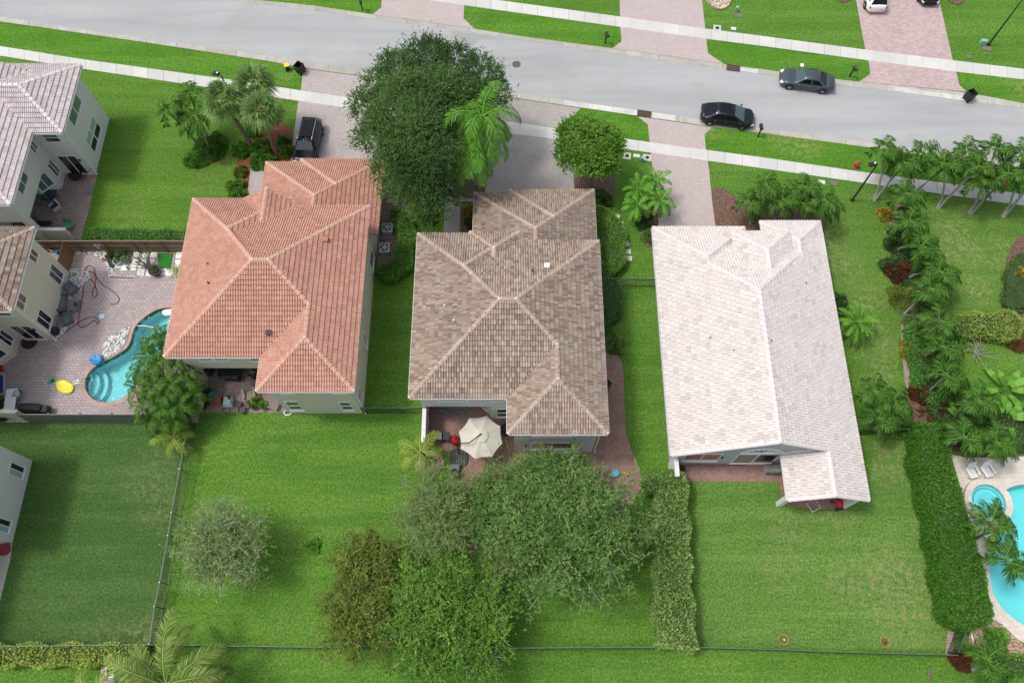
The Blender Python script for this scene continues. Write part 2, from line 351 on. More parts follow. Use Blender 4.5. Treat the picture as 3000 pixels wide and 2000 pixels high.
BLACKCLOTH = pm('black_cover', (0.022, 0.024, 0.028), 0.65, 0.3, 4, 0.3, fine=8)
CHROME = pm('steel', (0.62, 0.63, 0.64), 0.3, 0.1, 5, 0.02, metal=0.9)
WOOD = pm('brown_timber', (0.235, 0.13, 0.065), 0.8, 0.35, 1.5, 0.3, fine=14)
WOOD_GREY = pm('grey_timber', (0.26, 0.235, 0.205), 0.85, 0.35, 1.5, 0.3, fine=14)
WOOD_GREEN = pm('mossy_timber', (0.16, 0.18, 0.155), 0.85, 0.35, 1.5, 0.3, fine=14)
TERRA = pm('terracotta_pot', (0.42, 0.17, 0.09), 0.7, 0.2, 5, 0.1)
WHITEP = pm('white_plastic', (0.80, 0.80, 0.79), 0.4, 0.05, 5, 0.03)
SLABW = pm('white_paving_slab', (0.76, 0.755, 0.73), 0.8, 0.07, 2.0, 0.1)
GREYP = pm('grey_rattan', (0.17, 0.185, 0.19), 0.7, 0.25, 20, 0.3)
BLUEC = pm('blue_cushion', (0.02, 0.05, 0.22), 0.8, 0.2, 5, 0.1)
GREYC = pm('grey_cushion', (0.15, 0.165, 0.19), 0.85, 0.15, 5, 0.15)
UTILG = pm('utility_green', (0.25, 0.42, 0.36), 0.6, 0.15, 4, 0.05)
RUSTY = pm('rusty_iron', (0.12, 0.075, 0.055), 0.7, 0.4, 4, 0.2)
BARK = pm('grey_bark', (0.15, 0.13, 0.10), 0.9, 0.3, 2.5, 0.6, fine=14)
BARKPALE = pm('pale_bark', (0.30, 0.30, 0.24), 0.9, 0.3, 2.5, 0.5, fine=14)
PALMTRUNK = pm('palm_trunk_grey', (0.27, 0.28, 0.25), 0.85, 0.25, 2.0, 0.4, fine=12)
PALMBROWN = pm('palm_trunk_brown', (0.22, 0.15, 0.10), 0.95, 0.4, 3.0, 0.9, fine=9)
def glassmat(name, col, rough=0.06, spec=0.8):
    m, nt, b = newmat(name); b.inputs['Base Color'].default_value = c4(col); b.inputs['Roughness'].default_value = rough
    b.inputs['Specular IOR Level'].default_value = spec; b.inputs['Coat Weight'].default_value = 0.6; b.inputs['Coat Roughness'].default_value = 0.03; return m
GLASS_DARK = glassmat('window_glass_dark', (0.02, 0.025, 0.03)); GLASS_TEAL = glassmat('window_glass_screened', (0.10, 0.16, 0.165), 0.25)
GLASS_BLIND = glassmat('window_glass_with_blind', (0.36, 0.50, 0.50), 0.25); GLASS_GREEN = glassmat('window_glass_green_screen', (0.03, 0.14, 0.07), 0.2)
GLASS_BROWN = glassmat('window_glass_brown', (0.22, 0.10, 0.06), 0.2)
TINT = glassmat('car_glass', (0.006, 0.008, 0.010), 0.05, .25); TINT_BLUE = glassmat('car_windshield', (0.04, 0.075, 0.08), 0.03, .6); TINT.node_tree.nodes['Principled BSDF'].inputs['Coat Weight'].default_value = .1
def watermat(name, tintc):
    m, nt, b = newmat(name); v = objvec(nt)
    tr = nt.nodes.new('ShaderNodeBsdfTransparent'); tr.inputs[0].default_value = c4(tintc)
    gl = nt.nodes.new('ShaderNodeBsdfGlossy'); gl.inputs['Roughness'].default_value = 0.04
    fr = nt.nodes.new('ShaderNodeFresnel'); fr.inputs[0].default_value = 1.33
    h = noise(nt, 2.2, 4, 0.7, v, 1.2); bp = nt.nodes.new('ShaderNodeBump'); bp.inputs['Strength'].default_value = 0.5; bp.inputs['Distance'].default_value = 0.08
    nt.links.new(h, bp.inputs['Height']); nt.links.new(bp.outputs[0], gl.inputs['Normal']); nt.links.new(bp.outputs[0], fr.inputs['Normal'])
    mx = nt.nodes.new('ShaderNodeMixShader'); nt.links.new(fr.outputs[0], mx.inputs[0]); nt.links.new(tr.outputs[0], mx.inputs[1]); nt.links.new(gl.outputs[0], mx.inputs[2])
    nt.links.new(mx.outputs[0], nt.nodes['Material Output'].inputs[0]); return m
WATER = watermat('pool_water', (0.58, 0.90, 0.90)); WATER2 = watermat('pool_water_right', (0.55, 0.93, 0.93))
PLASTER = pm('pool_plaster', (0.40, 0.68, 0.72), 0.7, 0.08, 0.8, 0.1, fine=6); PLASTER2 = pm('pool_plaster_pale', (0.45, 0.76, 0.80), 0.7, 0.08, 0.8, 0.1, fine=6)

# ================================================================ SETTING
def curve(pts, n=6, closed=True):
    """Catmull-Rom through the points"""
    out = []; m = len(pts); rng = range(m if closed else m - 1)
    for i in rng:
        p = [pts[(i + k) % m] if closed else pts[max(0, min(m - 1, i + k))] for k in (-1, 0, 1, 2)]
        for j in range(n):
            t = j / n
            out.append(tuple(0.5 * ((2 * p[1][d]) + (-p[0][d] + p[2][d]) * t + (2 * p[0][d] - 5 * p[1][d] + 4 * p[2][d] - p[3][d]) * t * t + (-p[0][d] + 3 * p[1][d] - 3 * p[2][d] + p[3][d]) * t ** 3) for d in range(len(pts[0]))))
    if not closed: out.append(tuple(pts[-1]))
    return out
def area2(p): return sum(p[i][0] * p[(i + 1) % len(p)][1] - p[(i + 1) % len(p)][0] * p[i][1] for i in range(len(p)))
def offset(poly, d):
    """outward for positive d"""
    sgn = 1 if area2(poly) > 0 else -1; out = []; m = len(poly)
    for i in range(m):
        a = Vector(poly[i - 1]); b = Vector(poly[i]); c = Vector(poly[(i + 1) % m])
        n = ((b - a).normalized() + (c - b).normalized()); n = Vector((n.y, -n.x))
        if n.length < 1e-6: n = Vector(((b - a).y, -(b - a).x))
        n.normalize(); out.append((b.x + n.x * d * sgn, b.y + n.y * d * sgn))
    return out
POOL_L = curve(A([(545, 893), (504, 900), (464, 905), (428, 925), (402, 948), (388, 974), (381, 1001), (366, 1023), (330, 1045), (286, 1068), (259, 1092), (248, 1121), (254, 1150), (277, 1173),
                  (312, 1180), (348, 1172), (378, 1152), (402, 1120), (432, 1080), (470, 1045), (502, 1010), (528, 965), (560, 920)]), 4)
SPA_C = at(2889, 1471); SPA_R = 1.25
POOL_R = curve(A([(3060, 1412), (3000, 1417), (2961, 1425), (2933, 1446), (2944, 1480), (2948, 1520), (2925, 1560), (2906, 1600), (2898, 1650), (2899, 1690), (2904, 1725), (2922, 1765), (2956, 1802), (3000, 1832), (3080, 1860), (3200, 1850), (3260, 1700), (3220, 1500)]), 4)
_ground = [(-130, -60), (130, -60), (130, 140), (-130, 140)]
def structure(mb, name, mat, **kw): return tag(mb.build(name, mat, **kw), kind='structure')
structure(MB().prism(_ground, -0.5, 0.0, [POOL_L, POOL_R]), 'ground', GRASS)
def lawn(px, mat, z=0.004, name='lawn', world=None):
    structure(MB().sheet(world or A(px), z), name, mat)
lawn([(-400, 1228), (560, 1228), (552, 1240), (470, 1888), (-400, 1888)], GRASS_DARK)
lawn([(235, 200), (862, 296), (845, 480), (700, 600), (560, 702), (200, 700), (230, 520)], GRASS_FRONT)
lawn([(2042, 1405), (2285, 1412), (2290, 1495), (2540, 1495), (2560, 1290), (2660, 1290), (2700, 1480), (2760, 1840), (2790, 1880), (2770, 1903), (2030, 1890)], GRASS_RIGHT)
lawn([(2396, 640), (2520, 520), (3300, 630), (3300, 1000), (2700, 1000), (2640, 900), (2620, 1290), (2560, 1290)], GRASS_SIDE)
lawn([(-400, 4), (0, 66), (405, 123), (800, 182), (1100, 230), (1477, 285), (1699, 316), (1867, 341), (2085, 373), (2200, 386), (2540, 433), (3000, 500), (3400, 560),
      (3400, 622), (3000, 568), (2797, 540), (2517, 502), (2250, 463), (1943, 421), (1603, 372), (1465, 353), (1018, 285), (796, 253), (486, 207), (237, 173), (0, 135), (-400, 75)], GRASS_VERGE)
lawn([(600, -20), (800, 13), (1092, 42), (1389, 84), (1550, 109), (1794, 141), (2119, 187), (2276, 209), (2517, 239), (2830, 270), (3000, 302), (3400, 360), (3400, 290), (3000, 235), (2544, 180),
      (2250, 140), (1817, 82), (1550, 45), (1259, 4), (1000, -30)], GRASS_VERGE)

# road and kerbs
FAR_ROAD = [(-500, -175), (600, -10), (750, 11), (979, 40), (1228, 73), (1550, 120), (1832, 162), (2100, 199), (2200, 214), (2445, 249), (2621, 268), (2827, 296), (3000, 317), (3500, 385)]
NEAR_ROAD = [(-500, -27), (0, 50), (275, 92), (528, 128), (800, 165), (918, 185), (1090, 209), (1477, 268), (1653, 294), (1867, 324), (2047, 348), (2223, 377), (2365, 392), (2556, 419), (3000, 481), (3500, 550)]
structure(MB().sheet(A(NEAR_ROAD) + list(reversed(A(FAR_ROAD))), 0.010), 'road', ROAD)
def ribbon(a, b, prof, name, mat, seg=0.0, gap=0.015):
    """strip between two polylines a (road side) and b (lawn side) with a height profile [(t,z)], cut into lengths seg"""
    pa = resample(a, seg); pb = resample(b, seg, len(pa)); mb = MB(); tint = []
    for i in range(len(pa) - 1):
        a0, a1 = Vector(pa[i]), Vector(pa[i + 1]); b0, b1 = Vector(pb[i]), Vector(pb[i + 1])
        g = gap / max(0.1, (a1 - a0).length); t_ = random.random()
        A0 = a0.lerp(a1, g); A1 = a0.lerp(a1, 1 - g); B0 = b0.lerp(b1, g); B1 = b0.lerp(b1, 1 - g)
        r0 = [(*A0.lerp(B0, t), z) for t, z in prof]; r1 = [(*A1.lerp(B1, t), z) for t, z in prof]
        n = len(prof); fs = [(k, k + 1, n + k + 1, n + k)[::-1] for k in range(n - 1)]
        fs += [tuple(range(n)), tuple(range(2 * n - 1, n - 1, -1))]
        fs = [tuple(f) for f in fs]; mb.add(r0 + r1, fs); tint += [t_] * len(fs)
    me = bpy.data.meshes.new(name); me.from_pydata(mb.v, [], mb.f); me.update()
    bm = bmesh.new(); bm.from_mesh(me); bmesh.ops.recalc_face_normals(bm, faces=bm.faces); bm.to_mesh(me); bm.free()
    # strips open below: make sure the tops face up
    at_ = me.attributes.new('tint', 'FLOAT', 'FACE'); at_.data.foreach_set('value', tint)
    return tag(link(name, me, mat), kind='structure')
def resample(pts, seg, n=None):
    P = [Vector(p) for p in pts]; L = [0]
    for i in range(1, len(P)): L.append(L[-1] + (P[i] - P[i - 1]).length)
    n = (n - 1) if n else max(1, round(L[-1] / seg)); out = []; j = 0
    for i in range(n + 1):
        d = L[-1] * i / n
        while j < len(P) - 2 and L[j + 1] < d: j += 1
        t = (d - L[j]) / max(1e-9, L[j + 1] - L[j]); out.append(tuple(P[j].lerp(P[j + 1], min(1, max(0, t)))))
    return out
FAR_GRASS = [(-500, -190), (600, -24), (750, 2), (892, 14), (1092, 44), (1389, 86), (1550, 111), (1794, 143), (2119, 189), (2276, 210), (2441, 233), (2517, 241), (2830, 272), (3000, 304), (3500, 372)]
NEAR_GRASS = [(-500, -13), (0, 64), (405, 122), (800, 182), (903, 203), (1087, 227), (1477, 284), (1699, 316), (1867, 340), (2085, 372), (2200, 386), (2540, 432), (3000, 495), (3500, 566)]
KP = [(0.0, -0.1), (0.0, 0.022), (0.5, 0.03), (0.75, 0.06), (1.0, 0.045), (1.0, -0.1)]
ribbon(A(NEAR_ROAD), A(NEAR_GRASS), KP, 'kerb', KERB, 3.0); ribbon(A(FAR_ROAD), A(FAR_GRASS), KP, 'kerb', KERB, 3.0)
KP2 = [(0.0, -0.05), (0.0, 0.027), (0.5, 0.035), (0.75, 0.065), (1.0, 0.05), (1.0, -0.05)]
KNEW = concretemat('new_kerb_concrete', (0.66, 0.65, 0.61), (0.36, 0.36, 0.34), 0.9, 0.9)
ribbon(A([(1653, 294), (1867, 324)]), A([(1699 - 46, 309), (1867, 340)]), KP2, 'kerb', KNEW, 2.4); ribbon(A([(1909, 330), (1980, 339)]), A([(1907, 346), (1978, 356)]), KP2, 'kerb', KNEW, 2.4)
ribbon(A([(2168, 209), (2222, 217)]), A([(2168, 197), (2222, 204)]), KP2, 'kerb', KNEW, 2.4); ribbon(A([(2621, 268), (2827, 296)]), A([(2621, 256), (2827, 283)]), KP2, 'kerb', KNEW, 2.4)
structure(MB().sheet(curve(A([(1322, 93), (1375, 99), (1450, 108), (1440, 117), (1405, 116), (1385, 135), (1345, 140), (1335, 118)]), 4), 0.0145), 'road_patch', pm('road_patch', (.30, .31, .305), .9, .12, .8, .2))
WP = [(0.0, -0.1), (0.0, 0.035), (1.0, 0.035), (1.0, -0.1)]
W_TOP = [(-500, 62), (0, 136), (237, 174), (486, 208), (692, 237), (914, 271), (1018, 286), (1465, 354), (1603, 373), (1817, 405), (1943, 423), (2250, 464), (2517, 503), (2797, 541), (3000, 570), (3500, 640)]
W_BOT = [(-500, 92), (0, 164), (245, 203), (612, 257), (784, 283), (1014, 317), (1458, 388), (1622, 407), (1821, 436), (2062, 470), (2250, 496), (2598, 546), (2961, 597), (3500, 675)]
F_TOP = [(900, -55), (1259, -28), (1461, 2), (1817, 50), (2066, 85), (2250, 109), (2537, 147), (2800, 179), (3000, 203), (3500, 265)]
F_BOT = [(900, -28), (1259, 2), (1362, 17), (1550, 43), (1817, 80), (2070, 115), (2250, 138), (2544, 178), (2800, 211), (3000, 234), (3500, 297)]
ribbon(A(W_BOT), A(W_TOP), WP, 'sidewalk', WALK, 1.52, 0.012); ribbon(A(F_BOT), A(F_TOP), WP, 'sidewalk', WALK, 1.52, 0.012)

def paved(px, mat, name='driveway', z=0.03, border=True, holes=()):
    poly = A(px); o = structure(MB().prism(poly, -0.08, z, holes), name, mat)
    return o
paved([(903, 204), (865, 201), (886, 222), (882, 264), (874, 298), (851, 474), (842, 560), (1122, 560), (1122, 470), (1100, 320), (1088, 262), (1108, 232), (1087, 229)], PAVE_GREY)
paved([(1447, 281), (1440, 350), (1423, 474), (1417, 600), (1685, 600), (1681, 532), (1676, 400), (1680, 339), (1701, 318)], PAVE_DARK)
paved([(1867, 342), (1898, 365), (1903, 415), (1907, 451), (1915, 528), (1922, 690), (2100, 690), (2087, 600), (2077, 497), (2068, 438), (2064, 394), (2087, 374)], PAVE_PINK)
paved([(1794, 142), (1821, 122), (1817, 80), (1815, -30), (2053, -30), (2066, 85), (2074, 157), (2120, 188)], PAVE_PINK)
paved([(1092, 43), (1117, 23), (1121, -30), (1348, -30), (1360, 17), (1358, 55), (1390, 85)], PAVE_PINK)
paved([(2517, 240), (2550, 218), (2544, 178), (2535, 147), (2500, -40), (2742, -40), (2791, 178), (2801, 212), (2810, 250), (2832, 270)], PAVE_FAR)
# ================================================================ ROOFS AND HOUSES
def tile_face(bmv, poly, ze, pitch, W=0.33, E=0.36, h=0.09, stag=False, lift=0.02, per=False, step=.065, gap=0.0):
    """poly: convex plan polygon whose first edge is the eave (upslope side on its left). Real barrel tiles, clipped at hips and valleys."""
    p = [Vector(q) for q in poly]; e = (p[1] - p[0]).normalized(); nrm = Vector((-e.y, e.x))
    cs = 1 / math.sqrt(1 + pitch * pitch); sl = pitch * cs
    U = Vector((e.x, e.y, 0)); V = Vector((nrm.x * cs, nrm.y * cs, sl)); Nn = U.cross(V).normalized()
    O = Vector((p[0].x, p[0].y, ze))
    uv = [((q - p[0]).dot(e), (q - p[0]).dot(nrm) / cs) for q in p]
    u0, u1 = min(a for a, b in uv), max(a for a, b in uv); v0, v1 = -0.05, max(b for a, b in uv)
    prof = [(0.0, 0.0), (0.05, 0.0), (0.13, h * .75), (0.25, h), (0.37, h * .75), (0.45, 0.0), (0.55, 0.0), (0.63, h * .75), (0.75, h), (0.87, h * .75), (0.95, 0.0), (1.0, 0.0)]
    if gap: prof = [(0.0, -gap), (0.03, 0.0)] + prof[2:-2] + [(.97, 0.0), (1.0, -gap)]
    vs, fs, uvs = [], [], []; rowbase = random.randint(0, 5000)
    n = len(prof)
    for r in range(int((v1 - v0) / E) + 1):
        va = v0 + r * E; vb = va + E; off = (0.5 * W if (stag and r % 2) else 0.0)
        for c in range(int((u1 - u0) / W) + 2):
            ua = u0 + c * W - off
            # quick reject
            cu, cv = ua + W / 2, va + E / 2
            inside = True
            m = len(uv)
            for i in range(m):
                a = uv[i]; b = uv[(i + 1) % m]; L = math.hypot(b[0] - a[0], b[1] - a[1])
                if L > 1e-6 and ((b[0] - a[0]) * (cv - a[1]) - (b[1] - a[1]) * (cu - a[0])) / L < -0.35: inside = False; break
            if not inside: continue
            jt = random.uniform(-.006, .006); base = len(vs)
            for t, z in prof:
                vs.append(O + U * (ua + t * W) + V * (va) + Nn * (z + lift + step + jt))
                vs.append(O + U * (ua + t * W) + V * (vb) + Nn * (z * .92 + lift))
                vs.append(O + U * (ua + t * W) + V * (va + .08) + Nn * (z * .3 + lift - 0.02))
            for k in range(n - 1):
                a = base + 3 * k
                cc = (2 * c + (k > 4) + .5) if per else (c + .5)
                fs.append((a, a + 3, a + 4, a + 1)); uvs.append((cc, rowbase + r + .5))
                fs.append((a + 2, a + 5, a + 3, a)); uvs.append((cc, rowbase + r + .5))
    me = bpy.data.meshes.new('t'); me.from_pydata(vs, [], fs); ul = me.uv_layers.new(name='tile')
    dat = []
    for u in uvs: dat += [u[0], u[1]] * 4
    ul.data.foreach_set('uv', dat)
    bm = bmesh.new(); bm.from_mesh(me); bpy.data.meshes.remove(me)
    m = len(p)
    for i in range(1, m):
        a, b = p[i], p[(i + 1) % m]; d = (b - a)
        if d.length < 1e-4: continue
        d.normalize(); nn = Vector((d.y, -d.x, 0))
        bmesh.ops.bisect_plane(bm, geom=bm.verts[:] + bm.edges[:] + bm.faces[:], plane_co=(a.x, a.y, 0), plane_no=nn, clear_outer=True, clear_inner=False)
    tmp = bpy.data.meshes.new('t'); bm.to_mesh(tmp); bm.free(); bmv.append(tmp)
def hgt(poly, q, ze, pitch):
    a = Vector(poly[0]); b = Vector(poly[1]); e = (b - a).normalized(); return ze + pitch * ((q[1] - a.y) * e.x - (q[0] - a.x) * e.y)
def cap_run(mb_v, mb_f, uvs, a, b, r=0.19, seg=0.42):
    a = Vector(a); b = Vector(b); L = (b - a).length; n = max(1, int(L / seg)); d = (b - a) / n; dn = d.normalized()
    side = dn.cross(Vector((0, 0, 1))).normalized(); up = side.cross(dn)
    idx = random.randint(0, 9999)
    for i in range(n):
        p0 = a + d * i; p1 = a + d * (i + 1) + dn * 0.05; base = len(mb_v)
        for (pp, rr, lz) in ((p0, r, 0.075), (p1, r * .84, 0.045)):
            for k in range(7):
                t = math.pi * k / 6
                mb_v.append(pp + side * math.cos(t) * rr + up * (math.sin(t) * rr * .8 + lz - 0.06))
        for k in range(6):
            mb_f.append((base + k, base + k + 1, base + 8 + k, base + 7 + k)); uvs.append((idx + i + .5, 7777.5))
        mb_f.append(tuple(base + k for k in range(6, -1, -1))); uvs.append((idx + i + .5, 7777.5))
def make_roof(parent, faces, caps, mat, capmat, name='roof', **kw):
    """faces: [(poly, ze, pitch)], caps: [(p3, q3)] -> roof part with its deck below, and a ridge_cap sub-part"""
    ms = []; deck = MB()
    for poly, ze, pitch in faces:
        tile_face(ms, poly, ze, pitch, **kw)
        top = [(q[0], q[1], hgt(poly, q, ze, pitch) - 0.005) for q in poly]; bot = [(q[0], q[1], hgt(poly, q, ze, pitch) - 0.16) for q in poly]
        n = len(poly); deck.add(top + bot, [tuple(range(n)), tuple(range(2 * n - 1, n - 1, -1))] + [(i, i + n, (i + 1) % n + n, (i + 1) % n) for i in range(n)])
    dm = bpy.data.meshes.new('d'); dm.from_pydata(deck.v, [], deck.f); dm.uv_layers.new(name='tile'); ms.append(dm)
    bm = bmesh.new()
    for m_ in ms: bm.from_mesh(m_); bpy.data.meshes.remove(m_)
    me = bpy.data.meshes.new(name); bm.to_mesh(me); bm.free()
    ro = link(name, me, mat, parent)
    seen = set()
    for a, b in caps:
        v, f, u = [], [], []; cap_run(v, f, u, a, b)
        me = bpy.data.meshes.new('ridge_cap'); me.from_pydata(v, [], f); ul = me.uv_layers.new(name='tile'); dat = []
        for k, fa in enumerate(f): dat += list(u[k]) * len(fa)
        ul.data.foreach_set('uv', dat); link('ridge_cap', me, capmat, ro)
        for q in (a, b):
            kk = (round(q[0], 1), round(q[1], 1))
            if kk in seen: continue
            seen.add(kk); MB().blob((q[0], q[1], q[2] + .08), (.13, .13, .09), 8, 5).build('mortar_joint', pm('mortar', (.58, .56, .53), .9, .2, 4, .2), ro)
    return ro
def gutter(parent, runs, z, mat=None):
    mb = MB()
    for (a, b) in runs:   # a->b with the outside on the right
        a = Vector(a); b = Vector(b); e = (b - a).normalized(); o = Vector((e.y, -e.x)); a = a - e * .0; b = b + e * .0
        def P3(p, d, zz): return (p.x + o.x * d, p.y + o.y * d, z + zz)
        for (d0, d1, z0, z1) in ((0.0, 0.02, -0.16, -0.02), (0.12, 0.145, -0.15, 0.0), (0.0, 0.145, -0.16, -0.14)):
            vs = [P3(a, d0, z0), P3(b, d0, z0), P3(b, d1, z0), P3(a, d1, z0), P3(a, d0, z1), P3(b, d0, z1), P3(b, d1, z1), P3(a, d1, z1)]
            mb.add(vs, [(0, 1, 2, 3), (7, 6, 5, 4), (0, 4, 5, 1), (1, 5, 6, 2), (2, 6, 7, 3), (3, 7, 4, 0)])
        L = (b - a).length; k = int(L / 0.75)
        for i in range(k + 1):
            p = a + (b - a) * (i / max(1, k)); vs = []
            for dd, w, zz in ((0.0, -.014, -.012), (0.0, .014, -.012), (.14, .014, -.012), (.14, -.014, -.012)):
                q = p + e * w; vs.append(P3(q, dd, zz))
            mb.add(vs, [(0, 1, 2, 3)])
    return mb.build('gutter', mat or TRIM, parent)
def wallpanel(mb, a, b, z0, z1, holes=(), t=0.2):
    """vertical wall from a to b (outside on the right), rectangular openings [(s0,s1,z0,z1)]"""
    a = Vector(a); b = Vector(b); L = (b - a).length; e = (b - a) / L; o = Vector((e.y, -e.x))
    ss = sorted({0.0, L} | {min(L, max(0, h[0])) for h in holes} | {min(L, max(0, h[1])) for h in holes}); zs = sorted({z0, z1} | {h[2] for h in holes} | {h[3] for h in holes})
    def P3(s, z, d): return (a.x + e.x * s - o.x * d, a.y + e.y * s - o.y * d, z)
    def isopen(s, z): return any(h[0] - 1e-6 <= s <= h[1] + 1e-6 and h[2] <= z <= h[3] for h in holes)
    for i in range(len(ss) - 1):
        for j in range(len(zs) - 1):
            if zs[j + 1] > z1 + 1e-6 or zs[j] < z0 - 1e-6: continue
            if isopen((ss[i] + ss[i + 1]) / 2, (zs[j] + zs[j + 1]) / 2): continue
            s0, s1, q0, q1 = ss[i], ss[i + 1], zs[j], zs[j + 1]
            mb.quad(P3(s0, q0, 0), P3(s1, q0, 0), P3(s1, q1, 0), P3(s0, q1, 0)); mb.quad(P3(s1, q0, t), P3(s0, q0, t), P3(s0, q1, t), P3(s1, q1, t))
    for h in holes:
        s0, s1, q0, q1 = h
        mb.quad(P3(s0, q0, 0), P3(s0, q0, t), P3(s1, q0, t), P3(s1, q0, 0)); mb.quad(P3(s0, q1, 0), P3(s1, q1, 0), P3(s1, q1, t), P3(s0, q1, t))
        mb.quad(P3(s0, q0, 0), P3(s0, q1, 0), P3(s0, q1, t), P3(s0, q0, t)); mb.quad(P3(s1, q0, 0), P3(s1, q0, t), P3(s1, q1, t), P3(s1, q1, 0))
    i_ = .004; mb.quad(P3(i_, z0, i_), P3(i_, z1, i_), P3(i_, z1, t), P3(i_, z0, t)); mb.quad(P3(L - i_, z0, i_), P3(L - i_, z0, t), P3(L - i_, z1, t), P3(L - i_, z1, i_)); z1 = z1 - random.uniform(.001, .006)
    mb.quad(P3(0, z1, 0), P3(L, z1, 0), P3(L, z1, t), P3(0, z1, t)); mb.quad(P3(0, z0, 0), P3(0, z0, t), P3(L, z0, t), P3(L, z0, 0))
def window(parent, a, b, h, kind='slide', g=(None, None), name='window', label=None, fw=0.06):
    """frame in opening h of wall a-b, with one pane object per light"""
    a = Vector(a); b = Vector(b); e = (b - a).normalized(); o = Vector((e.y, -e.x)); s0, s1, z0, z1 = h; ang = math.atan2(e.y, e.x)
    w = MB()
    def bar(sa, sb, za, zb, d0=-0.06, d1=0.03):
        c = a + e * (sa + sb) / 2 + o * (d0 + d1) / 2; w.box((c.x, c.y, (za + zb) / 2), (sb - sa, d1 - d0, zb - za), ang)
    bar(s0 - .05, s1 + .05, z0 - .07, z0 + fw - .002, -0.06, 0.07); bar(s0, s1, z1 - fw, z1); bar(s0, s0 + fw, z0 + fw, z1 - fw); bar(s1 - fw, s1, z0 + fw, z1 - fw)
    lights = []
    if kind == 'slide':
        m = (s0 + s1) / 2; bar(m - .035, m + .035, z0 + fw, z1 - fw, -0.05, 0.02); lights = [(s0 + fw, m - .035, z0 + fw, z1 - fw), (m + .035, s1 - fw, z0 + fw, z1 - fw)]
    elif kind == 'hung':
        m = (z0 + z1) / 2; bar(s0 + fw, s1 - fw, m - .03, m + .03, -0.05, 0.02); lights = [(s0 + fw, s1 - fw, m + .03, z1 - fw), (s0 + fw, s1 - fw, z0 + fw, m - .03)]
    elif kind == 'four':
        m = (s0 + s1) / 2; n = (z0 + z1) / 2; bar(m - .05, m + .05, z0 + fw, z1 - fw, -0.05, 0.02); bar(s0 + fw, m - .05, n - .03, n + .03, -0.05, 0.015); bar(m + .05, s1 - fw, n - .03, n + .03, -0.05, 0.015)
        lights = [(s0 + fw, m - .05, n + .03, z1 - fw), (m + .05, s1 - fw, n + .03, z1 - fw), (s0 + fw, m - .05, z0 + fw, n - .03), (m + .05, s1 - fw, z0 + fw, n - .03)]
    else: lights = [(s0 + fw, s1 - fw, z0 + fw, z1 - fw)]
    fr = w.build(name, TRIM, parent)
    if label: fr['label'] = label
    for i, (sa, sb, za, zb) in enumerate(lights):
        gm = g[min(i, len(g) - 1)] or GLASS_DARK
        c = a + e * (sa + sb) / 2 - o * 0.03
        MB().box((c.x, c.y, (za + zb) / 2), (sb - sa, 0.02, zb - za), ang).build('pane', gm, fr)
    return fr
def house_walls(parent, segs, mat, name='wall'):
    """segs: list of (a, b, z0, z1, [ (s0,s1,z0,z1,kind,glass...) ])"""
    mb = MB()
    for sg in segs:
        a, b, z0, z1 = sg[:4]; ws = sg[4] if len(sg) > 4 else []
        wallpanel(mb, a, b, z0, z1, [w[:4] for w in ws])
    o = mb.build(name, mat, parent)
    for sg in segs:
        if len(sg) > 4:
            for w in sg[4]:
                if w[4] is None: continue
                window(parent, sg[0], sg[1], w[:4], w[4], w[5:] if len(w) > 5 else (None,), name=('sliding_door' if w[4] == 'slide' and w[3] - w[2] > 2.0 and w[2] < .3 else 'window'))
    return o
T1S = [(0.0, (0.46, 0.24, 0.18)), (0.35, (0.51, 0.28, 0.21)), (0.7, (0.54, 0.31, 0.24)), (1.0, (0.58, 0.35, 0.28))]
T2S = [(0.0, (0.21, 0.15, 0.115)), (0.2, (0.29, 0.22, 0.17)), (0.45, (0.39, 0.325, 0.26)), (0.6, (0.455, 0.39, 0.315)), (0.75, (0.33, 0.225, 0.175)), (0.9, (0.43, 0.375, 0.305)), (1.0, (0.53, 0.45, 0.345))]
T3S = [(0.0, (0.49, 0.43, 0.405)), (0.12, (0.555, 0.51, 0.485)), (0.4, (0.61, 0.575, 0.55)), (0.75, (0.605, 0.555, 0.53)), (1.0, (0.65, 0.625, 0.60))]
T4S = [(0.0, (0.54, 0.47, 0.46)), (0.3, (0.62, 0.56, 0.55)), (0.7, (0.69, 0.65, 0.64)), (0.9, (0.62, 0.52, 0.51)), (1.0, (0.74, 0.71, 0.70))]
TILE1 = tilemat('terracotta_roof_tile', T1S, (0.34, 0.17, 0.13), 0.14); TILE2 = tilemat('brown_blend_roof_tile', T2S, (0.13, 0.10, 0.085), 0.2, 0.22)
TILE3 = tilemat('white_roof_tile', T3S, (0.60, 0.52, 0.50), 0.10); TILE4 = tilemat('pale_pink_roof_tile', T4S, (0.38, 0.33, 0.32), 0.15); TILE5 = tilemat('dark_blend_roof_tile', T2S, (0.12, 0.08, 0.07), 0.2)
CAP1 = tilemat('terracotta_cap', [(0.0, (0.50, 0.30, 0.23)), (1.0, (0.55, 0.345, 0.27))], (0.45, 0.27, 0.2), 0.1); CAP2 = tilemat('brown_cap', [(0.0, (0.40, 0.27, 0.21)), (0.5, (0.44, 0.33, 0.27)), (1.0, (0.52, 0.42, 0.35))], (0.2, 0.14, 0.11), 0.2)
PITCH = 0.45
def hipd(x, y, d, ze, p=PITCH): return (x, y, ze + d * p)

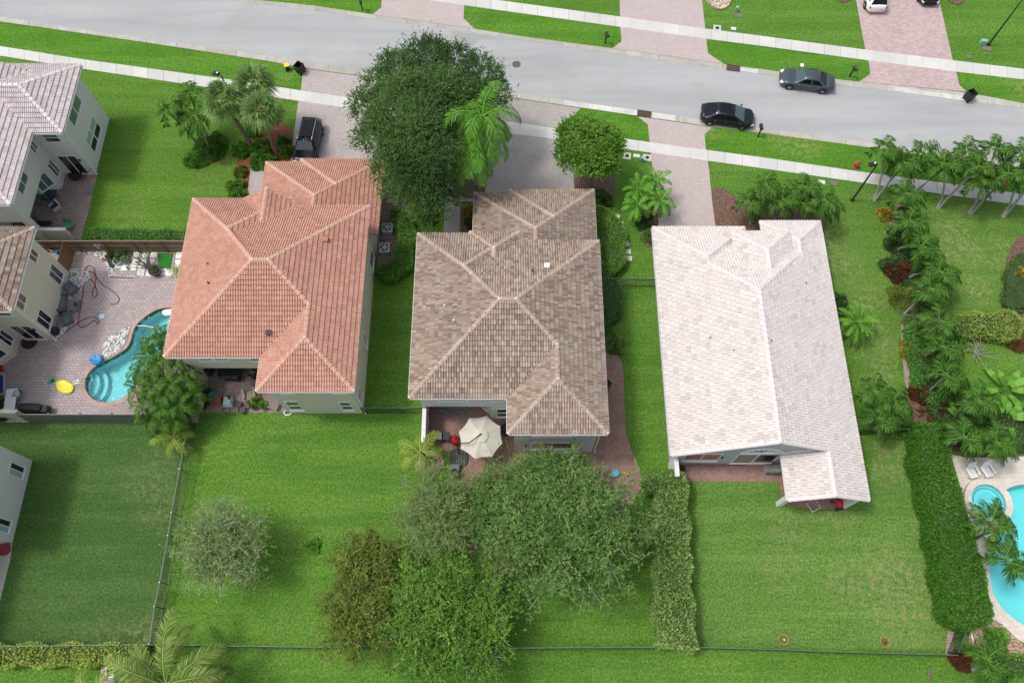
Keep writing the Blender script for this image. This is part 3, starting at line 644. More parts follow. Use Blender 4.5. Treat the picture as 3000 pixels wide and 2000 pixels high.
def house_two_storey(name, label, O, tile, cap, stucco, ze=6.4, entry='ridge', tilekw={}, gclass=None, bw=None):
    t = thing(name, label, 'house', (O[0], O[1], 0)); p = PITCH; g = 3.25
    F = []; C = []
    X = 13.42; Yf = 12.28; m = X / 2; yb = Yf / 2; wx = 6.77; wy = -2.55; wd_ = (X - wx) / 2; wm = wx + wd_
    r1 = (yb, yb); r2 = (X - yb, yb); zr = ze + yb * p; wz = ze + wd_ * p
    r3 = (wm, X - wm)          # where the wing ridge meets the main hip: on main right slope, distance wd_ from right eave
    r4 = (wm, wy + wd_)
    q3 = (wm, wd_ + 0.0)
    # main hip right-back runs from r2 to q3 (x = X-d, y = d)
    F.append(([(0, Yf + .62), (0, 0), r1, (3.55, Yf + .62 - 3.55)], ze, p))                       # left slope
    F.append(([(0, 0), (wx, 0), q3, r2, r1], ze, p))                                             # back slope
    F.append(([(X, q3[1]), (X, Yf), r2, q3], ze, p)); F.append(([(X, wy), (X, q3[1]), q3, r4], ze, p))                                            # right slope with the wing's
    F.append(([(X, Yf), (7.1, Yf), (3.7, Yf - 3.7), r1, r2], ze, p))                              # front slope
    F.append(([(wx, wy), (X, wy), r4], ze, p))                                                    # wing back
    F.append(([(wx, 0), (wx, wy), r4, q3], ze, p))                                                # wing left
    n1 = (3.55, Yf + .62 - 3.55)
    F.append(([(7.1, Yf + .62), (0, Yf + .62), n1], ze, p)); F.append(([(7.1, Yf - 0.2), (7.1, Yf + .62), n1, (3.55, Yf - 3.75)], ze, p))
    Z = lambda q, d, s=0.0: (q[0], q[1], ze + d * p + s)
    C += [((0, 0, ze), Z(r1, yb)), ((X, Yf, ze), Z(r2, yb)), (Z(q3, wd_), Z(r2, yb)), (Z(r1, yb), Z(r2, yb)), (Z(r4, wd_), Z(q3, wd_)), ((wx, wy, ze), Z(r4, wd_)), ((X, wy, ze), Z(r4, wd_)),
          ((0, Yf + .62, ze), Z(n1, 3.55)), (Z(n1, 3.55), Z(r1, yb)), ((7.1, Yf + .62, ze), Z(n1, 3.55))]
    # entry roof, one step forward, over the porch
    ez = ze - 0.25
    if entry == 'ridge':
        F.append(([(3.83, 13.0), (3.83, 10.2), (5.77, 10.2), (5.77, 13.3)], ze, p)); F.append(([(7.71, 10.2), (7.71, 12.7), (5.77, 13.3), (5.77, 10.2)], ze, p))
        C.append(((5.77, 13.3, ze + .873), (5.77, 10.3, ze + .873)))
    else:
        a0, a1, yy = 3.9, 7.45, 13.05; em = (a0 + a1) / 2; dd = (a1 - a0) / 2
        F.append(([(a1, yy), (a0, yy), (em, yy - dd)], ze, p)); F.append(([(a0, yy), (a0, yy - 3.4), (em, yy - 3.4), (em, yy - dd)], ze, p)); F.append(([(a1, yy - 3.4), (a1, yy), (em, yy - dd), (em, yy - 3.4)], ze, p))
        C += [((a0, yy, ze), (em, yy - dd, ze + dd * p)), ((a1, yy, ze), (em, yy - dd, ze + dd * p)), ((em, yy - dd, ze + dd * p), (em, yy - 3.4, ze + dd * p))]
    # garage, one storey, in front
    gx0, gx1, gy0, gy1, gy2 = 4.0, 13.6, 11.9, 18.55, 18.85
    G1 = (8.75, 18.55 - 4.75 + .25); G1 = (8.8, 14.05); G2 = (10.25, 15.5)
    F.append(([(gx0, gy1), (gx0, gy0 - .2), (8.8, gy0 - .2), G1], g, .42)); F.append(([(gx1, gy0 - .2), (gx1, gy2), G2, G1, (8.8, gy0 - .2)], g, .42))
    F.append(([(7.0, gy1), (gx0, gy1), G1, G2], g, .42)); F.append(([(gx1, gy2), (6.85, gy2), G2], g, .42)); F.append(([(6.85, gy2), (6.85, gy1 - .1), G2], g, .42))
    hz = lambda q: (q[0], q[1], g + .42 * min(q[0] - gx0, gx1 - q[0]))
    C += [((gx0, gy1, g), hz(G1)), (hz(G1), (G2[0], G2[1], g + .42 * (gx1 - G2[0]))), ((6.85, gy2, g), (G2[0], G2[1], g + .42 * (gx1 - G2[0]))), ((gx1, gy2, g), (G2[0], G2[1], g + .42 * (gx1 - G2[0]))), (hz(G1), (8.8, gy0, g + .42 * 4.8))]
    make_roof(t, F, C, tile, cap, **tilekw)
    if entry != 'ridge': gutter(t, [((0, Yf + .6), (0, 0)), ((0, 0), (wx, 0)), ((wx, 0), (wx, wy)), ((wx, wy), (X, wy)), ((X, wy), (X, Yf))], ze); gutter(t, [((gx1, Yf), (gx1, gy2)), ((gx0, gy1), (gx0, 13))], g)
    else: gutter(t, [((0, Yf + .6), (0, 0)), ((0, 0), (wx, 0)), ((wx, 0), (wx, wy)), ((wx, wy), (X, wy))], ze)
    o = .46; xl, xr, yl = o, X - o, o; wl_ = wx + o - .02; wb = wy + o
    gd, gg = GLASS_DARK, (gclass or GLASS_TEAL)
    W = []
    if bw == 'h1':
        W.append(((xl, yl), (wl_, yl), 2.95, ze + .1, [(1.25, 2.25, 4.45, 5.5, 'one', gd), (2.35, 3.35, 4.45, 5.5, 'one', gd), (4.9, 5.9, 4.4, 5.5, 'one', gd)]))
        W.append(((wl_, wb), (xr, wb), 0, ze + .1, [(.42, 1.4, .74, 2.8, 'hung', gg, gd), (.7, 1.65, 4.5, 5.6, 'one', gd), (4.35, 5.2, .74, 2.65, 'hung', gg, gd), (4.35, 5.3, 4.55, 5.6, 'one', gd)]))
        W.append(((xr, wb), (xr, Yf - .4), 0, ze + .1, [(.4, 1.25, .9, 2.4, 'hung', gd, gd), (5.0, 5.85, .75, 2.3, 'hung', gd, gd), (11.8, 13.3, .6, 2.2, 'one', gd)]))
    else:
        W.append(((xl, yl), (wl_, yl), 2.95, ze + .1, [(1.3, 3.4, 4.2, 5.5, 'slide', gd, gd), (5.1, 6.0, 4.2, 5.5, 'one', gd)]))
        W.append(((wl_, wb), (xr, wb), 0, ze + .1, [(1.25, 4.3, 4.0, 5.4, 'slide', gd, gd), (1.2, 4.2, .7, 2.45, 'slide', gd, gd)]))
        W.append(((xr, wb), (xr, Yf - .4), 0, ze + .1, [(3.0, 4.2, .9, 2.4, 'hung', gd, gd), (8.0, 9.2, .9, 2.4, 'hung', gd, gd)]))
    W.append(((wl_, yl), (wl_, wb), 0, ze + .1)); W.append(((xl, Yf + .1), (xl, yl), 0, ze + .1, [(4, 5.2, .9, 2.3, 'hung', gd, gd), (4, 5.2, 4.3, 5.5, 'one', gd)]))
    W.append(((xr, Yf - .4), (xl, Yf - .4), 0, ze + .1, [(1.5, 3.0, 4.3, 5.5, 'slide', gd, gd), (5.5, 7.0, 4.3, 5.5, 'slide', gd, gd), (9.5, 11.5, 4.3, 5.5, 'slide', gd, gd), (9.8, 11.2, .8, 2.4, 'slide', gd, gd)]))
    # recessed ground floor behind the covered porch, with the 45-degree corner
    W.append(((xl, 3.3), (4.0, 3.3), 0, 2.95, [(.6, 3.0, .1, 2.4, 'slide', gd, gd)])); W.append(((4.0, 3.3), (4.0, 2.1), 0, 2.95)); W.append(((4.0, 2.1), (5.6, yl + .02), 0, 2.95, [(.3, 1.6, .3, 2.4, 'slide', gd, gd)]))
    W.append(((5.6, yl + .03), (wl_ + .05, yl + .03), 0, 2.93, [(.25, 1.05, .35, 2.3, 'hung', gd, gd)]))
    # garage box
    W.append(((gx1 - .45, Yf - .5), (gx1 - .45, gy2 - .45), 0, g + .05)); W.append(((gx1 - .45, gy2 - .45), (7.3, gy2 - .45), 0, g + .05)); W.append(((7.3, gy2 - .45), (7.3, gy1 - .45), 0, g + .05)); W.append(((7.3, gy1 - .45), (gx0 + .45, gy1 - .45), 0, g + .05)); W.append(((gx0 + .45, gy1 - .45), (gx0 + .45, Yf - .5), 0, g + .05))
    house_walls(t, W, stucco)
    mb = MB(); mb.bx(xl + .1, wl_, yl + .15, 3.4, 2.955, 3.12); mb.build('porch_ceiling', stucco, t)
    gdr = MB()
    for k in range(4): gdr.bx(7.9, 12.7, gy2 - .5, gy2 - .42, .05 + k * .56, .58 + k * .56)
    gdr.build('garage_door', TRIM, t)
    mb = MB(); mb.add([(xl, -2.0, 0), (xl + .25, -2.0, 0), (xl + .25, yl + .05, 0), (xl, yl + .05, 0), (xl, -2.0, 2.3), (xl + .25, -2.0, 2.3), (xl + .25, yl + .05, 2.5), (xl, yl + .05, 2.5)],
                      [(3, 2, 1, 0), (4, 5, 6, 7), (0, 1, 5, 4), (1, 2, 6, 5), (2, 3, 7, 6), (3, 0, 4, 7)])
    ww = mb.build('courtyard_wall', stucco, t)
    if entry != 'ridge':
        mb = MB(); mb.add([(xl - .02, -2.03, 2.3), (xl + .27, -2.03, 2.3), (xl + .27, yl - .01, 2.5), (xl - .02, yl - .01, 2.5), (xl - .02, -2.03, 2.36), (xl + .27, -2.03, 2.36), (xl + .27, yl - .01, 2.56), (xl - .02, yl - .01, 2.56)],
                          [(3, 2, 1, 0), (4, 5, 6, 7), (0, 1, 5, 4), (1, 2, 6, 5), (2, 3, 7, 6), (3, 0, 4, 7)]); mb.build('wall_cap', OLDWHITE, ww)
    # roof vents
    return t
def vent(parent, x, y, z, mat, r=.06, h=.35): MB().lathe([(r * 1.8, -.1), (r * 1.8, .03), (r, .05), (r, h), (r * .7, h + .01)], (x, y, z), 10).build('vent_pipe', mat, parent)
def boxvent(parent, x, y, z, mat, s=.3): MB().box((x, y, z + .08), (s, s, .28), taper=.85).box((x, y, z + .25), (s * 1.25, s * 1.25, .06)).build('roof_vent', mat, parent)

H1 = house_two_storey('two_storey_house', 'two-storey beige house with an orange terracotta tiled hip roof', (-24.3, 21.1), TILE1, CAP1, STUCCO, 6.4, 'ridge', dict(W=.36, E=.36), GLASS_GREEN, 'h1')
H2 = house_two_storey('two_storey_house', 'two-storey pale green-grey house with a brown and cream blended tile roof', (-7.0, 18.1), TILE2, CAP2, STUCCO_GREY, 6.3, 'hip', dict(W=.36, E=.36, per=True), None, 'h2')
for (px, m_, k) in (((955, 705), TERRA, 1), ((882, 640), TERRA, 0), ((610, 775), TERRA, 0), ((613, 832), BLACK, 0), ((790, 980), BLACK, 1)):
    q = at(px[0], px[1], 7.6); x, y = q[0] + 24.3, q[1] - 21.1; z = 6.4 + PITCH * min(x, 13.42 - x, y, 12.28 - y)
    q = at(px[0], px[1], z); x, y = q[0] + 24.3, q[1] - 21.1; z = 6.4 + PITCH * min(x, 13.42 - x, y, 12.28 - y)
    (boxvent if k else vent)(H1, x, y, z, m_)
for (px, m_, k) in (((1602, 782), WHITEP, 1), ((1303, 900), WHITEP, 0), ((1330, 943), WHITEP, 0), ((1560, 797), BLACK, 0)):
    z = 7.6
    for _ in range(3): q = at(px[0], px[1], z); x, y = q[0] + 7.0, q[1] - 18.1; z = 6.3 + PITCH * min(x, 13.42 - x, y, 12.28 - y)
    (boxvent if k else vent)(H2, x, y, z, m_)

# ---- the white-roofed house
H3 = thing('gabled_house', 'long single-storey grey house with a white and pale pink tiled gable roof', 'house', (11.27, 14.85, 0))
def house3():
    t = H3; ox, oy = 11.27, 14.85; ze = 3.2; p = .5; X = 13.33; xr = 6.63; L = lambda x, y: (x - ox, y - oy)
    # local: left eave x=0, right eave x=13.33, back gable y=0
    fy = 32.9 - oy; gy = 33.45 - oy; by = 34.0 - oy; rm = X / 2; rz = ze + rm * p; ry = fy - rm
    n = (3.6, gy - 3.6); F = []; C = []
    F.append(([(0, fy - 3.6), (0, 0), (rm, 0), (rm, ry), (3.6, fy - 3.6)], ze, p)); F.append(([(0, gy), (0, fy - 3.6), (3.6, fy - 3.6), n], ze, p))
    F.append(([(X, 0), (X, fy), (rm, ry), (rm, 0)], ze, p))
    wr = 10.57; wyb = 11.68 - oy; wlx = wr - (X - wr)
    F.append(([(X, wyb), (X, 0), (wr, 0), (wr, wyb)], ze, p)); F.append(([(wlx, 0), (wlx, wyb), (wr, wyb), (wr, 0)], ze, p)); F.append(([(wlx, .9), (wlx, 0), (wr, 0), (wr, .9)], ze + .0, p))
    F.append(([(7.2, gy), (0, gy), n], ze, p)); F.append(([(7.2, fy - .5), (7.2, gy), n, (3.6, fy - 4.1)], ze, p))
    F.append(([(X, fy), (0, fy), (rm, ry)], ze, p))
    bx0 = 8.6; bn = (bx0 + (X - bx0) / 2, by - (X - bx0) / 2); d = (X - bx0) / 2
    F.append(([(X, by), (bx0, by), bn], ze, p)); F.append(([(X, fy - 2), (X, by), bn, (bn[0], fy - 2)], ze, p)); F.append(([(bx0, by), (bx0, fy - 3), (bn[0], fy - 3), bn], ze, p))
    tz = 4.35; tx0, tx1, ty = 17.15 - ox, 21.5 - ox, 32.35 - oy; tm = (tx0 + tx1) / 2; td = (tx1 - tx0) / 2
    F.append(([(tx1, ty), (tx0, ty), (tm, ty - td)], tz, p)); F.append(([(tx0, ty), (tx0, 26.9 - oy), (tm, 26.9 - oy), (tm, ty - td)], tz, p)); F.append(([(tx1, 26.9 - oy), (tx1, ty), (tm, ty - td), (tm, 26.9 - oy)], tz, p))
    z = lambda x, y, dd: (x, y, ze + dd * p)
    C += [((0, gy, ze), z(*n, 3.6)), ((7.2, gy, ze), z(*n, 3.6)), (z(3.6, fy - 3.6, 3.6), z(rm, ry, rm)), ((rm, 0, rz), (rm, ry, rz)), ((X, by, ze), z(*bn, d)), ((bx0, by, ze), z(*bn, d)), (z(*bn, d), z(bn[0], fy - 3, d)),
          ((tx0, ty, tz), (tm, ty - td, tz + td * p)), ((tx1, ty, tz), (tm, ty - td, tz + td * p)), ((tm, ty - td, tz + td * p), (tm, 27.1 - oy, tz + td * p)),
          ((wr, wyb, ze + p * (X - wr)), (wr, 0, ze + p * (X - wr))), (z(rm, 2 * 0 + ry, rm), z(10.2, fy - (X - 10.2), X - 10.2))]
    C += [((0.0, .05, ze), (rm, .05, rz)), ((wlx, wyb + .05, ze), (wr, wyb + .05, ze + p * (X - wr))), ((X, wyb + .05, ze), (wr, wyb + .05, ze + p * (X - wr))), ((wr, .05, ze + p * (X - wr)), (rm, .05, rz))]
    make_roof(t, F, C, TILE3, tilemat('white_cap', [(0.0, (0.60, 0.55, 0.54)), (1.0, (0.66, 0.62, 0.61))], (.5, .45, .43), .08), W=.42, E=.36, stag=True, h=.05, step=.10, gap=.05)
    gutter(t, [((0, gy), (0, 0)), ((X, wyb), (X, by)), ((wlx, 0), (wlx, wyb))], ze)
    o = .42; yb = .25; xl = o; xrr = X - o; wl_ = wlx + o
    W = [((xl, yb), (xrr - .02, yb), 0, 3.1, [(.75, 3.35, .75, 2.72, 'slide', GLASS_BROWN, GLASS_BROWN), (4.5, 7.55, .1, 2.62, 'slide', pm('bamboo_blind', (.27, .25, .2), .7, .2, 8), GLASS_DARK)]),
         ((xl, gy - .4), (xl, yb), 0, 3.25), ((xrr, yb), (xrr, by - .4), 0, 3.25), ((xrr, by - .4), (9.1, by - .4), 0, 3.2), ((9.1, gy - .4), (xl, gy - .4), 0, 3.2)]
    house_walls(t, W, STUCCO_SLATE)
    # gable triangle
    mb = MB(); pts = [(xl, 3.1), (xrr, 3.1), (xrr, 3.3), (rm, rz - .1), (xl, 3.3)]
    mb.add([(x, yb, zz) for x, zz in pts] + [(x, yb + .2, zz) for x, zz in pts], [(0, 1, 2, 3, 4), (9, 8, 7, 6, 5)] + [(i, i + 5, (i + 1) % 5 + 5, (i + 1) % 5) for i in range(5)]); mb.build('gable_wall', STUCCO_SLATE, t)
    # fanlight over the patio door
    cx = 6.45; mb = MB(); arc = [(cx + 1.5 * math.cos(a), 3.0 + 1.05 * math.sin(a)) for a in [math.pi * k / 12 for k in range(13)]]
    mb.add([(x, yb - .02, zz) for x, zz in arc], [tuple(range(13))[::-1]]); pane = mb
    fr = MB(); fr.tube([(x, yb - .04, zz) for x, zz in arc], .05, 6); fr.tube([(cx - 1.5, yb - .04, 3.0), (cx + 1.5, yb - .04, 3.0)], .05, 6)
    for k in range(1, 8): a = math.pi * k / 8; fr.tube([(cx, yb - .04, 3.0), (cx + 1.5 * math.cos(a), yb - .04, 3.0 + 1.05 * math.sin(a))], .022, 5)
    w = fr.build('fanlight', TRIM, t); pane.build('pane', GLASS_TEAL, w)
    # verandah posts and beam of the low wing
    for (x0, x1, y0) in ((wl_ - .25, wl_ + .12, -2.95), (xrr - .3, xrr + .05, -3.1)): MB().bx(x0, x1, y0, y0 + .35, 0, 3.05).build('post', STUCCO_WHITE, t)
    MB().bx(wl_ - .2, xrr, -2.92, -2.75, 2.75, 3.1).build('beam', STUCCO_WHITE, t); MB().bx(wl_ - .2, wl_, -2.7, yb, 2.75, 3.1).build('beam', STUCCO_WHITE, t); MB().bx(xrr - .2, xrr - .02, -2.7, yb, 0, 3.1).build('side_wall', STUCCO_WHITE, t)
    # entry tower walls under the raised roof
    MB().bx(tx0 + .35, tx1 - .35, 26.9 - oy, ty - .35, 2.5, tz - .1).build('entry_tower', STUCCO_SLATE, t)
    ww = MB().bx(.35, .62, -1.25, .3, 0, 2.25).build('courtyard_wall', STUCCO_WHITE, t); MB().bx(.33, .64, -1.27, .2, 2.25, 2.32).build('wall_cap', OLDWHITE, ww)
    for (u, v) in ((2080, 992), (2140, 957), (2171, 954), (1960, 965), (2148, 1028), (2258, 1000), (2365, 790), (2360, 832)):
        zz = 4.5
        for _ in range(4): q = at(u, v, zz); zz = ze + p * min(q[0] - ox, X - (q[0] - ox))
        vent(t, q[0] - ox, q[1] - oy, zz, WHITEP if (u + v) % 2 else BLACK, .05, .22)
house3()

# ---- the three houses on the left: one model
def house_left(label, dx, dy, tile, stucco, glass, gl2, style=''):
    t = thing('two_storey_house', label, 'house', (-36.28 + dx, 40.82 + dy, 0)); ze = 6.3; p = PITCH
    # local origin: ground corner of the projecting block (its south-east corner)
    ex = .42; bw = 6.0; F = []; C = []
    e0, s0, n0 = ex, -.42, bw + .42; hd = (n0 - s0) / 2; ym = (n0 + s0) / 2
    mx = -2.02 + 0.0; ms = -7.15; mxw = -16.0
    F.append(([(e0, s0), (e0, n0), (e0 - hd, ym)], ze, p)); F.append(([(e0, n0), (mxw, n0), (mxw, ym), (e0 - hd, ym)], ze, p)); F.append(([(mx - 2.0, s0), (e0, s0), (e0 - hd, ym), (mx - 2.0 - 3.4, ym)], ze, p))
    hm = 3.9
    F.append(([(mx, ms), (mx, n0 - 1.0), (mx - hm - .8, n0 - 1.0), (mx - hm - .8, ms + hm + .8)], ze, p)); F.append(([(mxw, ms), (mx, ms), (mx - hm - .8, ms + hm + .8), (mxw, ms + hm + .8)], ze, p))
    C += [((e0, s0, ze), (e0 - hd, ym, ze + hd * p)), ((e0, n0, ze), (e0 - hd, ym, ze + hd * p)), ((e0 - hd, ym, ze + hd * p), (mxw, ym, ze + hd * p)), ((mx, ms, ze), (mx - hm - .8, ms + hm + .8, ze + (hm + .8) * p))]
    make_roof(t, F, C, tile, {TILE4: tilemat('pale_cap' + style, [(0.0, (0.60, 0.55, 0.54)), (1.0, (0.68, 0.64, 0.63))], (.4, .36, .35), .1)}.get(tile, CAP2), W=.33, E=.40)
    gutter(t, [((e0, s0), (e0, n0)), ((mx, ms), (mx, s0)), ((mx + .16, s0), (e0, s0)), ((mxw, ms), (mx, ms))], ze)
    g, g2 = glass, gl2
    if style == 'cream': ew = [(.35, 1.55, 4.42, 5.5, 'slide', GLASS_BROWN, GLASS_BROWN), (.35, 1.5, .8, 2.7, 'slide', g, g), (4.35, 5.3, 4.42, 5.5, 'slide', GLASS_BROWN, GLASS_BROWN), (4.35, 5.5, .75, 2.67, 'slide', g, g)]
    elif style == 'low': ew = [(.5, 1.4, .7, 2.2, 'slide', g, g2), (4.4, 5.3, .65, 2.45, 'slide', g, g2), (.5, 1.4, 4.4, 5.5, 'slide', g, g2), (4.4, 5.3, 4.4, 5.5, 'slide', g, g2)]
    else: ew = [(1.6, 4.3, 4.3, 5.4, 'slide', g, g), (1.6, 4.3, .8, 2.55, 'four', GLASS_BLIND, GLASS_BLIND, g2, g2)]
    W = [((0, 0), (0, bw), 0, ze + .1, ew)]
    W.append(((-2.55, 0), (0, 0), 0, ze + .1, [(.45, 2.1, .1, 2.66, 'slide', GLASS_DARK, GLASS_DARK), (.7, 2.0, 4.5, 5.6, 'hung', g, g2)]))
    W.append(((-2.6, -6.7), (-2.6, .1), 3.0, ze + .1, [(1.55, 3.4, 4.4, 5.45, 'slide', g, g), (5.55, 6.4, 4.35, 5.4, 'slide', g, g)]))
    W.append(((-2.62, -1.36), (-2.62, .1), 0, 3.0, [(.35, 1.2, .8, 2.6, 'slide', g, g)])); W.append(((-3.85, -2.55), (-2.62, -1.36), 0, 3.0, [(.25, 1.5, .8, 2.5, 'slide', g, g)])); W.append(((-3.85, -2.4), (-3.85, -2.55), 0, 3.0))
    W.append(((-6.0, -2.4), (-3.85, -2.4), 0, 3.0)); W.append(((-16, -6.7), (-2.6, -6.7), 3.0, ze + .1, [(9.5, 12, 4.3, 5.4, 'slide', GLASS_BROWN, GLASS_BROWN)])); W.append(((0, bw), (-16, bw), 0, ze + .1)); W.append(((-6.0, -6.6), (-6.0, -2.4), 0, 3.0)); W.append(((-16, -6.6), (-6.0, -6.6), 0, 3.0))
    house_walls(t, W, stucco)
    MB().bx(-6.0, -2.7, -6.6, .0, 2.96, 3.1).build('porch_ceiling', stucco, t); MB().bx(-3.1, -2.6, -6.7, -6.2, 0, 3.0).build('column', stucco, t)
    if style != 'low':
        w = MB().bx(-3.2, -.5, -6.55, -6.3, 0, 1.42).build('courtyard_wall', stucco, t); MB().bx(-3.2, -.47, -6.57, -6.28, 1.42, 1.5).build('wall_cap', OLDWHITE, w)
    return t
H4 = house_left('two-storey white house with a pale pinkish tile roof beside the front lawn', 0, 0, TILE4, STUCCO_WHITE, GLASS_TEAL, GLASS_DARK)
H5 = house_left('two-storey cream house with a dark brown blended tile roof behind the pool patio', -.12, -15.7, TILE5, STUCCO_CREAM, GLASS_DARK, GLASS_DARK, 'cream')
H6 = house_left('off-white house wall with two blue-tinted windows at the left picture edge', .55, -31.5, TILE4, STUCCO_WHITE, GLASS_BLIND, GLASS_DARK, 'low')
# ================================================================ PATIOS, POOLS, BEDS
structure(MB().prism([(-60, 18.3), (-23.86, 18.3), (-23.86, 33.1), (-60, 33.1)], -0.3, 0.02, [offset(POOL_L, 0.30)]), 'pool_patio', PAVE_POOL)
structure(MB().prism(A([(2786, 1331), (2830, 1340), (3300, 1330), (3300, 1990), (3060, 1912), (2990, 1876), (2930, 1843), (2903, 1807), (2880, 1700), (2850, 1560), (2812, 1420)]), -0.3, 0.02, [offset(POOL_R, 0.28)]), 'pool_deck', TRAVERTINE)
def pool(poly, wat, plas, cop, name, label, depth=1.3, copw=0.32, wz=-0.13):
    t = thing(name, label, 'pool', (poly[0][0], poly[0][1], 0)); o = poly[0]; P_ = [(p[0] - o[0], p[1] - o[1]) for p in poly]
    mb = MB(); n = len(P_); mb.sheet(P_, -depth)
    mb.add([(p[0], p[1], -depth) for p in P_] + [(p[0], p[1], 0.0) for p in P_], [(i, i + n, (i + 1) % n + n, (i + 1) % n) for i in range(n)])
    mb.build('basin', plas, t); MB().sheet(P_, wz).build('water', wat, t)
    MB().prism(offset(P_, copw), -0.05, 0.045, [offset(P_, -0.03)]).build('coping', cop, t); return t, o
pl, po = pool(POOL_L, WATER, PLASTER, COPING, 'swimming_pool', 'curvy turquoise swimming pool with curved entry steps on the paved patio')
# curved steps at the south-west end
sc = at(243, 1128, -.4)
for k, (r, z) in enumerate(((2.05, -1.0), (1.55, -.68), (1.0, -.38))):
    a0, a1 = R(-62), R(58); arc = [(sc[0] - po[0] - .35 + r * math.cos(a), sc[1] - po[1] + r * math.sin(a)) for a in [a0 + (a1 - a0) * j / 14 for j in range(15)]]
    # clip inside the basin by keeping the back against the wall
    back = [(-po[0] + q[0], -po[1] + q[1]) for q in (at(266, 1170), at(252, 1146), at(250, 1122), at(262, 1094))]
    MB().prism(arc + [back[3], back[2], back[1], back[0]], -1.3, z).build('step', PLASTER2, pl); 
    MB().tube([(x, y, z + .01) for x, y in arc], .03, 5).build('step_edge', pm('step_tile_line', (.06, .16, .2), .5, .1), pl)
hr = MB()
for s in (0, .45):
    b0 = at(222, 1128 + s * 16, .05); b1 = at(262, 1098 + s * 30, -.1)
    hr.tube([(b0[0] - po[0], b0[1] - po[1], .03), (b0[0] - po[0] + .1, b0[1] - po[1], .75), (b0[0] - po[0] + .6, b0[1] - po[1] + .15, .8), (b1[0] - po[0], b1[1] - po[1], -.3)], .03, 6)
hr.build('handrail', CHROME, pl)
pr, po2 = pool(POOL_R, WATER2, PLASTER2, TRAVERTINE, 'swimming_pool', 'bright turquoise kidney pool with a pale stone rim at the right edge')
t = thing('hot_tub', 'round raised hot tub with a pale stone rim beside the right-hand pool', 'hot tub', (SPA_C[0], SPA_C[1], 0))
circ = lambda r, n=32: [(r * math.cos(2 * math.pi * k / n), r * math.sin(2 * math.pi * k / n)) for k in range(n)]
MB().prism(circ(1.72), 0.0, .38, [circ(SPA_R)]).build('rim', TRAVERTINE, t); MB().prism(circ(SPA_R + .01), 0.022, .05).build('basin', PLASTER, t)
MB().sheet(circ(SPA_R - .005), .28).build('water', WATER2, t); MB().prism(circ(1.0), .05, .14, [circ(.7)]).build('bench', PLASTER2, t); MB().tube([(1.0 * math.cos(a), 1.0 * math.sin(a), .15) for a in [math.pi * k / 10 for k in range(11)]], .025, 5).build('step_edge', pm('step_tile_line', (.06, .16, .2), .5, .1), t)

structure(MB().prism([(-23.8, 19.08), (-17.0, 19.08), (-17.0, 24.6), (-23.8, 24.6)], -.05, .02), 'patio', PAVE_MIX)
structure(MB().prism(A([(1243, 1150), (1252, 1319), (1323, 1321), (1316, 1500), (1335, 1580), (1440, 1700), (1530, 1660), (1800, 1560), (1884, 1420), (1873, 1372), (1848, 1312), (1835, 1270), (1829, 1200), (1827, 1100), (1822, 1060), (1808, 1040), (1786, 1030), (1760, 1032), (1745, 1150)]), -.05, .02), 'patio', PAVE_RED)
structure(MB().prism(A([(1960, 1409), (2282, 1411), (2294, 1484), (2480, 1493), (2520, 1300), (1960, 1300)]), -.05, .03), 'patio', PAVE_RED)
structure(MB().prism(A([(60, 470), (286, 490), (281, 530), (262, 610), (236, 700), (40, 700)]), -.05, .02), 'patio', PAVE_MIX)
structure(MB().prism(A([(-60, 1590), (37, 1590), (30, 1640), (0, 1760), (-60, 1800)]), -.05, .02), 'patio', PAVE_GREY)
structure(MB().prism(A([(735, 489), (776, 487), (774, 640), (716, 640)]), -.05, .02), 'front_path', PAVE_GREY)
structure(MB().prism(A([(1303, 573), (1420, 571), (1420, 590), (1349, 590), (1345, 720), (1299, 720)]), -.05, .02), 'front_path', PAVE_DARK)
structure(MB().prism(A([(300, 1935), (385, 1933), (425, 1960), (430, 2040), (285, 2040)]), -.05, .02), 'patio', PAVE_FAR)
BEDN = [0]
def bed(px, mat, name='mulch_bed', z=.012, smooth=True):
    BEDN[0] += 1; z += .0035 * BEDN[0]; structure(MB().prism(curve(A(px), 4) if smooth else A(px), -.05, z), name, mat)
bed([(785, 365), (842, 369), (862, 421), (855, 476), (800, 480), (730, 470), (735, 425)], MULCH_RED); bed([(700, 440), (735, 445), (738, 480), (722, 600), (703, 600), (696, 500)], MULCH_RED)
bed([(575, 440), (630, 425), (660, 445), (630, 478), (590, 480), (560, 465)], MULCH_RED)
bed([(2090, 557), (2125, 556), (2155, 577), (2200, 590), (2330, 600), (2400, 640), (2405, 672), (2100, 672)], MULCH)
bed([(1690, 520), (1790, 515), (1800, 560), (1770, 610), (1700, 610), (1680, 560)], MULCH); bed([(1352, 592), (1420, 592), (1420, 690), (1350, 690)], MULCH, smooth=False)
bed([(1330, 300), (1420, 300), (1422, 560), (1300, 570), (1100, 570), (1110, 480)], MULCH); bed([(1112, 590), (1200, 600), (1195, 780), (1110, 790)], SOIL, 'soil_bed')
bed([(2640, 950), (2652, 945), (2662, 1010), (2670, 1120), (2700, 1175), (2700, 1290), (2668, 1300), (2685, 1200), (2655, 1140), (2643, 1040)], SOIL, 'soil_bed')
bed([(2670, 1300), (2684, 1300), (2716, 1430), (2742, 1560), (2774, 1710), (2790, 1822), (2790, 1912), (2770, 1912), (2776, 1822), (2762, 1710), (2731, 1557), (2705, 1430)], SOIL, 'soil_bed')
bed([(2838, 1878), (2854, 1830), (2915, 1815), (3000, 1886), (3100, 1930), (3100, 1935), (2940, 1915), (2870, 1905)], LEAFLITTER, 'wood_chip_bed')
